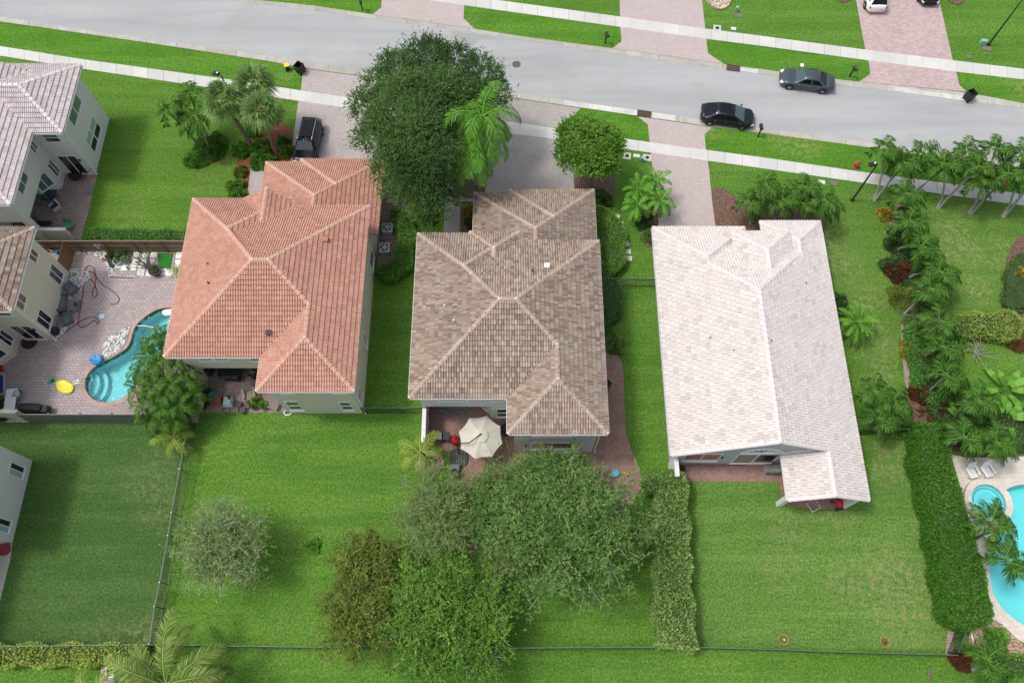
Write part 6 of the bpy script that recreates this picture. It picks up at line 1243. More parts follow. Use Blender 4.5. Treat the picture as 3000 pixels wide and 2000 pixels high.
def wheelie(label, p, yaw, body, lid, openl=True, s=1.0):
    t = thing('wheeled_bin', label, 'bin', (*p, 0), yaw); t.scale = (s,) * 3; mb = MB(); w0, w1, H_ = .27, .33, 1.0; V = []
    for (k, z, th) in ((w0, .08, 0), (w1, H_, 0), (w1 - .03, H_, 0), (w0, .3, 0)): V += [(-k, -k * 1.1, z), (k, -k * 1.1, z), (k, k * 1.1, z), (-k, k * 1.1, z)]
    F_ = [(3, 2, 1, 0)] + [(i, (i + 1) % 4, 4 + (i + 1) % 4, 4 + i) for i in range(4)] + [(4 + i, 4 + (i + 1) % 4, 8 + (i + 1) % 4, 8 + i) for i in range(4)] + [(8 + i, 8 + (i + 1) % 4, 12 + (i + 1) % 4, 12 + i) for i in range(4)] + [(12, 13, 14, 15)]
    mb.add(V, F_); mb.build('body', body, t)
    if openl: MB().box((-.40, 0, .72), (.05, .68, .66), 0, ry=.18).build('lid', lid, t, bevel=.01)
    else: MB().box((0, 0, 1.03), (.70, .76, .06)).build('lid', lid, t, bevel=.02)
    for s_ in (-1, 1): w_ = MB().lathe([(.02, -.04), (.12, -.04), (.12, .04), (.02, .04)], (0, 0, 0), 12).build('wheel', TYRE, t, loc=(-.26, s_ * .3, .12)); w_.rotation_euler = (R(90), 0, 0)
    MB().tube([(-.36, -.25, .96), (-.36, .25, .96)], .02, 6).build('handle', BLACK, t); return t
wheelie('open black wheeled bin at the corner of the first driveway', at(881, 212), 2.6, BLACK, BLACK); wheelie('open black wheeled bin at the kerb on the far right', at(2834, 292), .4, BLACK, BLACK); wheelie('small blue recycling bin with a bulging yellow bag, left of the black bin', at(844, 205), .3, BLUEC, pm('yellow_bag', (.75, .6, .02), .5, .1, 4, .2), False, .62)
t = thing('fire_hydrant', 'red fire hydrant on the verge beside the sidewalk', 'hydrant', (*at(2505, 490), 0)); HR = pm('hydrant_red', (.55, .03, .05), .4, .2, 5, .05)
MB().lathe([(.20, 0), (.20, .06), (.13, .08), (.13, .52), (.19, .54), (.19, .60), (.15, .64), (.12, .74), (.05, .80), (.05, .86), (.0, .87)], (0, 0, 0), 14).build('barrel', HR, t); 
for s in ((1, 0), (-1, 0), (0, -1)): MB().tube([(0, 0, .42), (s[0] * .22, s[1] * .22, .42)], [.09, .075], 10).build('outlet_cap', HR, t)
t = thing('manhole_cover', 'round iron manhole cover in the middle of the road', 'manhole cover', (*at(1513, 189), 0)); MB().lathe([(.40, .0), (.40, .018), (.34, .02), (.33, .016)], (0, 0, 0), 28).build('ring', RUSTY, t); mb = MB().lathe([(.33, 0), (.33, .018)], (0, 0, 0), 28)
for i in range(-3, 4):
    for j in range(-3, 4):
        if i * i + j * j < 10: mb.box((i * .085, j * .085, .022), (.05, .05, .01))
mb.build('lid', pm('iron_lid', (.10, .11, .11), .7, .2, 6, .2), t)
def grate(label, px):
    q = A(px); c = (sum(p[0] for p in q) / 4, sum(p[1] for p in q) / 4); t = thing('drain_grate', label, 'drain', (*c, 0)); P_ = [Vector((p[0] - c[0], p[1] - c[1])) for p in q]
    MB().prism([tuple(p) for p in P_], .02, .126).build('sump', pm('drain_dark', (.03, .022, .018), .9, .2, 4, .1), t); mb = MB()
    for i in range(15): u = (i + .5) / 15; a = P_[0].lerp(P_[1], u); b = P_[3].lerp(P_[2], u); m = (a + b) / 2; mb.box((m.x, m.y, .14), (.045, (a - b).length, .03), math.atan2((b - a).y, (b - a).x) - math.pi / 2)
    for v_ in (.0, .5, 1.0): a = P_[0].lerp(P_[3], v_); b = P_[1].lerp(P_[2], v_); m = (a + b) / 2; mb.box((m.x, m.y, .145), ((a - b).length, .06, .035), math.atan2((b - a).y, (b - a).x))
    mb.build('bars', RUSTY, t)
grate('rusty drain grate in the near kerb', [(1868, 325), (1908, 331), (1906, 345), (1866, 340)]); grate('rusty drain grate in the far kerb', [(2129, 191), (2167, 197), (2166, 211), (2128, 206)])
def ubox(label, p, d, mat, cat='utility box', name='utility_box', yaw=-.15, lid=None):
    t = thing(name, label, cat, (*p, 0), yaw); MB().box((0, 0, d[2] / 2), d, taper=.92).build('housing', mat, t, bevel=min(.02, d[2] * .2)); MB().box((0, 0, d[2] + .012), (d[0] * .96, d[1] * .96, .03)).build('lid', lid or mat, t, bevel=.005)
    if lid: MB().lathe([(min(d[:2]) * .25, .0), (min(d[:2]) * .25, .04)], (0, 0, d[2]), 10).build('cap', BLACK, t)
PADC = pm('pad_concrete', (.5, .49, .45), .9, .15, 2, .2); LIDB = pm('lid_grey_brown', (.17, .155, .13), .85, .25, 4, .2); WB = pm('pale_green_lid', (.55, .62, .56), .7, .1, 4, .1)
for a in (('pale green utility pedestal beside the stone ring', at(2156, 34), (.3, .25, .55), UTILG), ('pale green utility pedestal beside the top right lamp', at(2878, 128), (.55, .35, .4), UTILG), ('leaning green utility pedestal beside the third driveway', at(1880, 472), (.3, .25, .5), UTILG)): ubox(*a)
for a in (('brown valve box lid in the lawn beside the stone ring', at(2164, 47), (.75, .45, .03), LIDB), ('grey valve box lid at the foot of the top right lamp', at(2891, 144), (.8, .5, .03), LIDB), ('small dark valve box lid beside the rose driveway', at(2838, 167), (.5, .4, .03), LIDB), ('brown valve box lid below the hydrant sidewalk', at(2443, 537), (.55, .5, .03), LIDB), ('white valve box lid above the white roof palms', at(2407, 534), (.6, .4, .03), WB), ('pale valve box lid touching the far sidewalk', at(2149, 85), (.5, .35, .03), WB), ('pale green valve box lid beside the near sidewalk', at(1865, 457), (.6, .35, .03), WB), ('small white block on the far kerb behind the grey saloon', at(2348, 196), (.3, .35, .2), TRIM)): ubox(*a, cat='valve box', name='valve_box')
for a in (('square concrete meter pad with a round lid beside the second far driveway', at(2101, 84), (.75, .75, .04), PADC), ('square concrete meter pad beside the third driveway', at(1896, 463), (.8, .7, .04), PADC), ('square concrete meter pad at the edge of the round tree', at(1837, 458), (.7, .7, .04), PADC)): ubox(*a, cat='meter pad', name='meter_pad', lid=PADC)
def ac(label, p, yaw=0.0):
    t = thing('air_conditioner', label, 'air conditioner', (*p, 0), yaw); MB().box((0, 0, .05), (1.0, 1.0, .1)).build('pad', PADC, t); ac_ = pm('ac_grey', (.50, .53, .54), .6, .1, 4, .05)
    b = MB().box((0, 0, .50), (.9, .9, .8)).build('casing', ac_, t, bevel=.04); mb = MB()
    for k in range(9): mb.box((0, 0, .18 + k * .075), (.915, .915, .02))
    mb.build('louvres', pm('ac_dark', (.10, .11, .115), .6, .1, 4, .05), b); MB().lathe([(.36, 0), (.36, .012)], (0, 0, .9), 24).build('fan_well', BLACK, t); fb = MB()
    for k in range(5): a = k * 1.2566; fb.box((math.cos(a) * .18, math.sin(a) * .18, .925), (.26, .13, .012), a, rx=.2)
    fb.lathe([(.08, 0), (.08, .04)], (0, 0, .91), 12); fb.build('fan', ac_, t); mb = MB()
    for r in (.36, .26, .15): mb.tube([(r * math.cos(a), r * math.sin(a), .95) for a in [2 * math.pi * k / 24 for k in range(25)]], .008, 4)
    mb.build('guard', ac_, t)
ac('air conditioner beside the orange-roofed house, upper one', at(1139, 682)); ac('air conditioner beside the orange-roofed house, lower one', at(1131, 740), .05); ac('air conditioner half hidden by the edge of the brown roof', at(1742, 708))
# ================================================================ PATIO THINGS
def pot(label, u, v, r, h, mat, plant=None, n=160, ph=.25, pl=.12, z=0.02, name='plant_pot', cat='plant pot'):
    q = at(u, v, z); t = thing(name, label, cat, (*q, z)); MB().lathe([(r * .72, 0), (r, h), (r * 1.08, h), (r * 1.08, h + .03), (r * .9, h + .03), (r * .88, h - .05), (0, h - .05)], (0, 0, 0), 16).build('pot', mat, t)
    if plant:
        d = RNG.normal(0, 1, (n, 3)); d /= np.linalg.norm(d, axis=1, keepdims=True); d[:, 2] = np.abs(d[:, 2]); quads_mesh('plant', leaves(d * np.array([r, r, ph]) * .5 + np.array([0, 0, h]), d + np.array([0, 0, .4]), pl, .35, .4), RNG.random(n), plant, t)
    return t
for k, (x, y, r, h, m, p, lab) in enumerate(((480, 405, .34, .3, BLACK, L_BROWN, 'round black planter bowl, upper left on the white slabs'), (680, 410, .34, .3, BLACK, L_DARK, 'round black planter bowl, upper right on the white slabs'), (470, 540, .2, .25, BLACK, L_DARK, 'smallest dark pot on the white slabs'), (615, 590, .34, .3, GREYP, L_GREYG, 'grey planter bowl with pale leaves on the white slabs'), (425, 630, .34, .28, pm('blue_white_pot', (.45, .5, .6), .4, .3, 6, .05), L_MID, 'pale blue planter bowl on the white slabs'), (1440, 900, .48, .45, BLACK, L_DARK, 'large black pot with a bushy plant beside the turf mat'), (55, 575, .14, .18, TERRA, None, 'tiny brown pot on the white pebbles'))):
    pot(lab, 300 + x / 9.046, 700 + y / 9.046, r, h, m, p, 220, .3, .14)
t = thing('potted_desert_rose', 'twisting bare-branched potted shrub beside the turf mat', 'potted shrub', (*at(443, 787), 0)); mb = MB(); mb2 = []; tn = []
for i in range(12):
    a = random.uniform(1.2, 3.9); l = random.uniform(.6, 1.5); e = (math.cos(a) * l, math.sin(a) * l + .3, random.uniform(.8, 1.3)); mb.tube([(0, 0, .1), (e[0] * .4, e[1] * .4, .5), e], [.06, .04, .02], 5, False)
    d = RNG.normal(0, 1, (22, 3)); d /= np.linalg.norm(d, axis=1, keepdims=True); mb2.append(leaves(np.array(e) + d * .1, d, .16, .4, .3)); tn.append(RNG.random(22))
mb.build('branches', BARK, t); quads_mesh('leaves', np.concatenate(mb2), np.concatenate(tn), L_DARK, t)
o = MB().prism(A([z5(65, 450), z5(140, 440), z5(130, 330), z5(260, 310), z5(410, 300), z5(395, 560), z5(330, 750), z5(220, 780)]), .02, .14).build('pond_liner', BLACKCLOTH); tag(o, 'black folded pond liner beside the planter bowls', 'tarpaulin')
bush('dark aquatic plants on the black liner', 325, 744, .45, .35, L_DARK, 500, .13, 'plant', 'plant')
t = thing('grey_panel', 'grey upright panel leaning on the timber fence', 'panel', (*at(306, 738), 0)); MB().box((0, .1, .6), (.65, .04, 1.2), .25, rx=.15).build('board', PADC, t, bevel=.01); MB().box((0, .12, 1.2), (.7, .07, .06), .25).build('edge', TRIM, t)
def armchair(label, u, v, yaw, w=.85, name='armchair', cushion=GREYC, frame=None, cat='armchair', d=.85):
    fm = frame or GREYP; t = thing(name, label, cat, (*at(u, v), .02), yaw)
    MB().box((0, 0, .18), (d, w, .2)).build('base', fm, t, bevel=.03); MB().box((.05, 0, .36), (d * .78, w * .78, .16)).build('seat_cushion', cushion, t, bevel=.05); MB().box((-d * .42, 0, .5), (.14, w, .62), 0, ry=-.15).build('backrest', fm, t, bevel=.04); MB().box((-d * .28, 0, .55), (.14, w * .76, .4), 0, ry=-.2).build('back_cushion', cushion, t, bevel=.05)
    for s in (-1, 1): MB().box((.02, s * (w / 2 - .05), .36), (d * .92, .1, .42)).build('armrest', fm, t, bevel=.03)
    for sx in (-1, 1):
        for sy in (-1, 1): MB().box((sx * d * .42, sy * w * .42, .05), (.06, .06, .1)).build('leg', fm, t)
armchair('grey rattan armchair nearest the pebble bed', 216, 852, -.6); armchair('grey rattan two-seat sofa against the cream wall', 184, 893, .1, 1.5, 'sofa', cat='sofa'); armchair('grey rattan armchair between the sofa and the black covered box', 199, 940, .55)
armchair('grey sofa with blue cushions cut off by the left edge', 2, 1132, .25, 1.9, 'sofa', BLUEC, PADC, 'sofa'); armchair('pale patio chair with a blue cushion by the dark table', 168, 612, -2.3, .75, 'patio_chair', BLUEC, PADC, 'patio chair', .75); armchair('dark wicker chair in the shade of the pale house porch', 103, 655, -.3, .8, 'armchair', GREYC)
def table(label, u, v, yaw, d, top, leg=None, name='patio_table', z=0.02, cat='table'):
    t = thing(name, label, cat, (*at(u, v), z), yaw); MB().box((0, 0, d[2] - .02), (d[0], d[1], .05)).build('tabletop', top, t, bevel=.012)
    for sx in (-1, 1):
        for sy in (-1, 1): MB().box((sx * (d[0] / 2 - .06), sy * (d[1] / 2 - .06), (d[2] - .04) / 2), (.05, .05, d[2] - .04)).build('leg', leg or BLACK, t)
    MB().box((0, 0, d[2] - .09), (d[0] - .1, d[1] - .1, .07)).build('apron', leg or top, t); return t
table('low grey coffee table in front of the rattan sofa', 223, 900, 0, (.75, .95, .4), GREYP, GREYP); pot('small dark pot on the low grey coffee table', 223, 893, .13, .15, BLACK, L_MID, 90, .15, .1, .44)
table('white folding table by the white courtyard wall', 47, 1178, .1, (.85, 1.7, .74), WHITEP, BLACK); o = MB().add([(-.25, -.2, 0), (.2, -.25, .0), (.3, .1, .03), (.1, .3, .1), (-.2, .25, .03), (0, 0, .22)], [(0, 1, 5), (1, 2, 5), (2, 3, 5), (3, 4, 5), (4, 0, 5)]); mb = MB(); mb.add([(-.28, -.2, 0), (.25, -.25, .0), (.3, .1, .03), (.1, .36, .1), (-.2, .25, .03), (0, 0, .22)], [(0, 1, 5), (1, 2, 5), (2, 3, 5), (3, 4, 5), (4, 0, 5)]); q = at(46, 1154, .77); tag(mb.build('towel', pm('grey_blue_cloth', (.35, .42, .48), .9, .15, 4, .2), loc=(*q, .78)), 'crumpled grey-blue towel on the white folding table', 'towel')
table('square black-topped table on the paved patio of the pale house', 157, 586, 0, (1.2, 1.1, .74), GLASS_DARK, PADC); table('low dark bench behind the white courtyard wall', 135, 661, 0, (1.2, .45, .4), BLACK, BLACK, 'bench', cat='bench')
def covered(label, u, v, yaw, d, name='covered_grill', cat='covered grill', extra=None):
    t = thing(name, label, cat, (*at(u, v), .02), yaw); mb = MB(); n = 9; hx, hy, hz = d[0] / 2, d[1] / 2, d[2]; prof = [(-hy, 0), (-hy * .98, hz * .72), (-hy * .6, hz * .95), (0, hz), (hy * .6, hz * .95), (hy * .98, hz * .72), (hy, 0)]; V = []
    for i in range(n):
        x = -hx + d[0] * i / (n - 1); e = 1 - .16 * abs(2 * i / (n - 1) - 1) ** 4
        for (y, z) in prof: V.append((x, y * (e + .04 * math.sin(i * 2.1 + y * 5)), z * (e if z > 0 else 1) + (random.uniform(-.015, .015) if z > 0 else 0)))
    F_ = []; m = len(prof)
    for i in range(n - 1):
        for k in range(m - 1): a = i * m + k; F_.append((a, a + 1, a + m + 1, a + m))
    F_ += [tuple(range(m))[::-1], tuple((n - 1) * m + k for k in range(m))]; mb.add(V, F_); mb.build('cover', BLACKCLOTH, t, smooth=False)
    if extra:
        for e in extra: MB().box(e[0], e[1], taper=.9).build('side_shelf', BLACKCLOTH, t, bevel=.03)
covered('large black covered grill against the mossy timber fence', 106, 1204, -.05, (1.7, .75, 1.15), extra=[((1.05, 0, .55), (.5, .6, .55))]); covered('black covered box on the pebbles by the cream wall', 163, 974, -.1, (.75, .6, .75), 'covered_box', 'covered box')
def disc(label, u, v, r, h, mat, name, cat, rim=None, z=0.02):
    t = thing(name, label, cat, (*at(u, v), z)); MB().lathe([(r * .9, 0), (r, h * .5), (r, h), (r * .82, h), (r * .78, h * .6), (0, h * .55)], (0, 0, 0), 24).build('bowl', mat, t); MB().tube([(r * .93 * math.cos(a), r * .93 * math.sin(a), h + .01) for a in [2 * math.pi * k / 24 for k in range(25)]], .03, 5).build('rim', rim or mat, t)
DKB = pm('dark_brown', (.05, .025, .018), .8, .3, 4, .2)
disc('dark brown round mat at the sliding door of the cream house', 87, 1002, .62, .08, DKB, 'round_mat', 'mat'); disc('dark round planter by the sliding door of the pale house', 223, 517, .55, .3, DKB, 'planter', 'planter'); disc('black round side table at the wall of the brown-roofed house', 1486, 1262, .5, .5, BLACK, 'side_table', 'table')
def hose(label, px, mat, r=.03, z=.05, name='garden_hose', cat='hose'):
    pts = curve([(*at(x, y), z) for x, y in px], 5, False); c = pts[0]; o = MB().tube([(p[0] - c[0], p[1] - c[1], p[2]) for p in pts], r, 6).build(name, mat, loc=(c[0], c[1], 0), smooth=True); return tag(o, label, cat)
l1 = lambda x, y: (x / 2.24, 550 + y / 2.24)
HOSER = pm('hose_red', (.28, .03, .05), .5, .15, 4, .05)
hose('dark red hose looped across the pool patio', [l1(*p) for p in ((340, 985), (400, 965), (470, 920), (540, 872), (590, 852), (630, 852), (652, 885), (636, 893), (622, 868), (580, 900), (535, 915), (516, 885), (530, 800), (545, 700), (553, 600), (565, 530), (592, 513), (618, 532), (630, 585), (625, 640), (606, 690), (622, 720), (640, 700), (632, 660), (612, 615), (577, 580), (585, 552), (612, 556), (632, 590), (680, 640), (740, 680), (778, 718), (782, 745), (760, 763), (728, 765))], HOSER, .035)
hose('white floating pool hose in the curvy pool', [l1(*p) for p in ((890, 903), (940, 903), (1000, 912), (1050, 925), (1080, 940))], WHITEP, .035, -.09, 'pool_hose')
def blobthing(name, label, cat, px, z, mat, n=9, amp=.05, zz=.1, ph=0):
    poly = curve(A(px, z), 3); cx = sum(p[0] for p in poly) / len(poly); cy = sum(p[1] for p in poly) / len(poly); t = thing(name, label, cat, (cx, cy, z)); P_ = [(p[0] - cx, p[1] - cy) for p in poly]; mb = MB(); rings = [(1.0, 0), (1.06, zz * .5), (.98, zz), (.75, zz * .8), (.4, zz * .75)]; V = []; m = len(P_)
    for s, h in rings: V += [(x * s, y * s, h + amp * math.sin(i * 1.9 + s * 9 + ph) * (1 if h > 0 else 0)) for i, (x, y) in enumerate(P_)]
    V.append((0, 0, zz * .7)); F_ = [tuple(range(m))[::-1]]
    for i in range(len(rings) - 1):
        for k in range(m): a = i * m + k; b = i * m + (k + 1) % m; F_.append((a, b, b + m, a + m))
    for k in range(m): F_.append(((len(rings) - 1) * m + k, (len(rings) - 1) * m + (k + 1) % m, len(V) - 1))
    mb.add(V, F_); mb.build('body', mat, t, smooth=True); return t
ft = blobthing('pool_float', 'yellow fruit-shaped pool float lying on the pavers', 'pool float', [l1(*p) for p in ((378, 1275), (420, 1262), (470, 1285), (487, 1315), (468, 1345), (425, 1348), (385, 1325), (375, 1295))], .03, pm('yellow_vinyl', (.80, .68, .02), .4, .1, 5, .1), zz=.16, amp=.02)
mb = MB()
for a in (1.9, 2.4, 2.9, 3.4): mb.box((-.95 + math.cos(a) * .2, .42 + math.sin(a) * .2, .08), (.4, .12, .05), a)
mb.build('leaf_crown', pm('green_vinyl', (.03, .35, .12), .4, .1, 5, .05), ft)
blobthing('pool_float', 'crumpled blue pool float at the pool edge', 'pool float', [l1(*p) for p in ((595, 1140), (625, 1105), (665, 1105), (680, 1130), (660, 1160), (625, 1165))], .05, pm('blue_vinyl', (.03, .28, .62), .4, .3, 3, .2), zz=.35, amp=.12); blobthing('pool_float', 'pale pink and white float on the pool water at the roof edge', 'pool float', [l1(*p) for p in ((1072, 808), (1135, 800), (1150, 815), (1140, 835), (1078, 838))], -.12, pm('float_white', (.75, .78, .82), .4, .3, 3, .05), zz=.14, amp=.01)
blobthing('towel', 'pale blue towel on the pavers near the hose', 'towel', [l1(*p) for p in ((648, 838), (668, 828), (686, 836), (684, 855), (655, 858))], .03, pm('pale_blue_cloth', (.45, .62, .82), .9, .2, 3, .2), zz=.05, amp=.02); blobthing('red_bag', 'red bag at the left picture edge beside the cream house', 'bag', [(-8, 1070), (4, 1070), (11, 1080), (6, 1088), (-8, 1088)], .03, pm('red_cloth', (.5, .02, .04), .7, .2, 4, .2), zz=.3, amp=.03)
c3 = lambda x, y: (x / 5.226, 660 + y / 5.226)
for k, (x, y, m, lab) in enumerate(((840, 390, WHITEP, 'white plastic jug behind the timber gate panel'), (885, 415, pm('blue_plastic', (.03, .18, .5), .4, .1, 4, .05), 'blue plastic tub behind the timber gate panel'), (925, 385, pm('pale_blue_plastic', (.4, .55, .7), .4, .1, 4, .05), 'pale blue tub touching the timber gate panel'))): pot(lab, *c3(x, y), .24, .35, m, name='plastic_tub', cat='tub')
# patio of the orange-roofed house
c6 = lambda x, y: (560 + x / 6.918, 1050 + y / 6.918)
t = thing('storage_box', 'black storage box with a faded yellow lid tray on the left of the orange-roofed patio', 'storage box', (*at(*c6(250, 890)), .02)); MB().box((0, 0, .33), (.85, 1.25, .66)).build('body', BLACK, t, bevel=.04); MB().box((-.02, -.12, .70), (.72, 1.0, .1)).build('tray', pm('faded_yellow', (.62, .50, .16), .7, .15, 4, .1), t, bevel=.03); MB().box((0, .75, .5), (.85, .5, .9), rx=.3).build('lid', BLACK, t, bevel=.03)
pot('brown fire bowl with leaves in it, next to the storage box', *c6(515, 890), .42, .3, TERRA, L_BROWN, 60, .06, .1, name='fire_bowl', cat='fire bowl'); pot('teal watering can beside the storage box', *c6(450, 770), .25, .35, pm('teal_plastic', (.03, .32, .30), .5, .1, 4, .05), name='watering_can', cat='watering can'); pot('black bucket, upper one on the patio', *c6(965, 950), .27, .36, BLACK, name='bucket', cat='bucket'); pot('black bucket at the edge of the lawn', *c6(1050, 1070), .27, .36, BLACK, name='bucket', cat='bucket')
pot('round clay pot at the corner of the storage box', *c6(380, 1010), .2, .25, pm('clay', (.36, .25, .18), .8, .2, 4, .1)); pot('small grey pot next to the storage box', *c6(385, 930), .22, .25, BLACK, L_DARK, 60); pot('small white-leaved pot near the wooden armchair', *c6(1160, 905), .18, .2, GREYP, L_GREYG, 120, .2, .12); pot('small brown pot below the white-leaved pot', *c6(1145, 985), .15, .18, TERRA, L_BROWN, 50, .1, .08)
pot('spiky green potted plant nearest the wooden armchair', *c6(1325, 880), .2, .25, BLACK, L_PALMY, 150, .4, .32); pot('dark trough with small succulents', *c6(1300, 975), .32, .22, BLACK, L_DARK, 160, .2, .14); pot('bright spiky potted plant near the footstool', *c6(1480, 975), .25, .28, BLACK, L_BRIGHT, 150, .4, .3)
t = thing('shovel', 'upright-lying shovel with a black blade between bowl and wheelbarrow', 'shovel', (*at(*c6(640, 830)), .03)); MB().tube([(0, .15, .1), (-.05, 1.0, .25)], .022, 6).build('shaft', WOOD, t); MB().box((0, -.1, .06), (.36, .48, .05), taper=.8).build('blade', BLACK, t, bevel=.02); MB().tube([(-.14, 1.02, .25), (.05, 1.04, .25)], .022, 6).build('handle', DKB, t)
t = thing('wheelbarrow', 'pale blue upturned wheelbarrow on the orange-roofed patio', 'wheelbarrow', (*at(*c6(765, 930)), .02)); PB = pm('pale_blue_metal', (.50, .60, .62), .5, .1, 4, .05); MB().box((0, .15, .34), (.8, .85, .5), taper=.62).build('tray', PB, t, bevel=.04); MB().tube([(-.3, -.1, .1), (-.3, -.7, .12), (.15, -.75, .12), (.2, -.1, .1)], .022, 6).build('handles', BLACK, t); w_ = MB().lathe([(.05, -.05), (.17, -.05), (.17, .05), (.05, .05)], (0, 0, 0), 14).build('wheel', TYRE, t, loc=(.15, .35, .62)); w_.rotation_euler = (0, R(90), .4)
def adirondack(label, u, v, yaw, mat, sc=1.0, name='wooden_armchair', foot=False):
    t = thing(name, label, 'armchair', (*at(u, v), .02), yaw); t.scale = (sc,) * 3; b = MB(); s_ = MB()
    for k in range(-3, 4): b.box((-.34, k * .095, .66), (.03, .08, .95 - abs(k) * .05), 0, ry=-.42)
    for k in range(6): s_.box((-.1 + k * .11, 0, .32 + k * .018), (.09, .6, .025), 0)
    b.build('backrest', mat, t); s_.build('seat', mat, t)
    for s in (-1, 1):
        MB().box((.05, s * .36, .58), (.75, .14, .03)).build('armrest', mat, t); MB().box((.36, s * .33, .28), (.05, .1, .56)).build('leg', mat, t); MB().box((-.12, s * .30, .22), (.95, .03, .12), 0, ry=.22).build('leg', mat, t)
adirondack('weathered wooden garden armchair piled with plants', *c6(1210, 740), R(-75), WOOD_GREY, 1.15)
t = thing('footstool', 'grey wooden slatted footstool at the corner of the orange-roofed house', 'footstool', (*at(*c6(1700, 955)), .02), -.35); mb = MB()
for k in range(7): mb.box((-.36 + k * .12, 0, .36), (.10, .8, .03))
mb.build('slats', WOOD_GREY, t)
for sx in (-1, 1):
    for sy in (-1, 1): MB().box((sx * .36, sy * .34, .17), (.06, .06, .34)).build('leg', WOOD_GREY, t)
table('dark glass dining table under the covered porch of the orange-roofed house', *c6(860, 300), 0, (1.9, 1.0, .74), GLASS_DARK, BLACK)
for k, (x, y, yw, lab) in enumerate(((790, 390, 1.6, 'grey sling chair, left one at the dark dining table'), (950, 400, 1.5, 'grey sling chair, right one at the dark dining table'), (1290, 340, 2.6, 'dark chair half under the orange roof edge'))): armchair(lab, *c6(x, y), yw, .6, 'dining_chair', GREYC, BLACK, 'dining chair', .6)
def grill(label, p, yaw, lidm, bodym, z=.02):
    t = thing('gas_grill', label, 'grill', (*p, z), yaw); MB().box((0, 0, .4), (.75, .55, .7)).build('cabinet', bodym, t, bevel=.015); mb = MB(); n = 9; V = []
    for x in (-.4, .4): V += [(x, .3 * math.cos(a) , .78 + .30 * math.sin(a)) for a in [math.pi * k / (n - 1) for k in range(n)]]
    mb.add(V, [(k, k + 1, n + k + 1, n + k) for k in range(n - 1)] + [tuple(range(n))[::-1], tuple(range(n, 2 * n)), (0, n, 2 * n - 1, n - 1)]); mb.build('lid', lidm, t); MB().tube([(-.3, -.34, .9), (.3, -.34, .9)], .02, 6).build('handle', CHROME, t)
    for s in (-1, 1): MB().box((s * .62, 0, .80), (.42, .5, .04)).build('side_shelf', bodym, t, bevel=.01); MB().lathe([(.02, -.03), (.08, -.03), (.08, .03), (.02, .03)], (s * .33, .25, .08), 10).build('wheel', TYRE, t)
    kn = MB()
    for k in range(4): kn.box((-.27 + k * .18, -.30, .66), (.05, .05, .05))
    kn.build('knobs', CHROME, t)
grill('black gas grill in the dark porch corner of the orange-roofed house', at(*c6(350, 300)), .1, BLACK, BLACK); c8 = lambda x, y: (1950 + x / 3.856, 1280 + y / 3.856)
grill('steel and black gas grill beside the patio door of the white-roofed house', at(*c8(1190, 385)), .05, CHROME, GREYP)
t = thing('hose_reel', 'white hose bundle at the corner of the orange-roofed house', 'hose', (*at(*c6(1955, 1100)), .03)); mb = MB()
for k in range(4): mb.tube([(.28 * math.cos(a) + .03 * k, .22 * math.sin(a) + .05 * math.sin(k * 2), .05 + .03 * k) for a in [2 * math.pi * j / 16 for j in range(17)]], .016, 5)
mb.build('coil', TRIM, t)
# patio of the brown-roofed house
c7 = lambda x, y: (1200 + x / 5.808, 1150 + y / 5.808)
uc = at(*c7(1208, 727), 2.75); ub = at(*c7(842, 1105)); t = thing('cantilever_umbrella', 'cream cantilever parasol with a black square base', 'umbrella', (uc[0], uc[1], 0.02)); CREAM = leafmat('cream_canvas', (.70, .68, .58), (.72, .70, .60), (.74, .72, .62), .3, .8)
rr = 1.72; corners = []
for (x, y) in ((1315, 392), (1545, 570), (1580, 860), (1405, 1092), (1110, 1125), (870, 955), (838, 665), (1015, 432)): q = at(*c7(x, y), 2.3); corners.append((q[0] - uc[0], q[1] - uc[1], 2.3))
Q = []; TT = []
for i in range(8):
    a, b = corners[i], corners[(i + 1) % 8]
    for j in range(4):
        for k in range(6):
            def pt(f, g):
                x = a[0] * (1 - g) + b[0] * g; y = a[1] * (1 - g) + b[1] * g; sag = 1 - .045 * math.sin(math.pi * g) * f; zz = 2.92 - .62 * f ** 1.15 - .05 * math.sin(math.pi * g) * f; return (x * f * sag, y * f * sag, zz)
            f0, f1 = .0 + k / 6, (k + 1) / 6; g0, g1 = j / 4, (j + 1) / 4; Q.append([pt(f0, g0), pt(f1, g0), pt(f1, g1), pt(f0, g1)]); TT.append(.5)
quads_mesh('canopy', np.array(Q), np.array(TT), CREAM, t); Q = []
for i in range(8):
    a, b = corners[i], corners[(i + 1) % 8]; f = .34; Q.append([(0, 0, 3.03), (a[0] * f, a[1] * f, 2.84), ((a[0] + b[0]) * f * .5, (a[1] + b[1]) * f * .5, 2.835), (b[0] * f, b[1] * f, 2.84)])
quads_mesh('vent_cap', np.array(Q), np.ones(8), CREAM, t); MB().lathe([(.08, 0), (.06, .06), (0, .09)], (0, 0, 3.02), 10).build('finial', BLACK, t)
for i in range(8): c = corners[i]; MB().tube([(0, 0, 2.86), (c[0] * .5, c[1] * .5, 2.53), (c[0] * .98, c[1] * .98, 2.24)], .016, 5).build('rib', BLACK, t)
bx_, by_ = ub[0] - uc[0], ub[1] - uc[1]; pt_ = at(*c7(1020, 853), 3.15); MB().tube([(bx_, by_ + .25, .1), (bx_ + .02, by_ + .3, 1.6), (bx_ + .1, by_ + .35, 2.6), (pt_[0] - uc[0], pt_[1] - uc[1], 3.15), (0, 0, 3.06)], .04, 8).build('mast', BLACK, t)
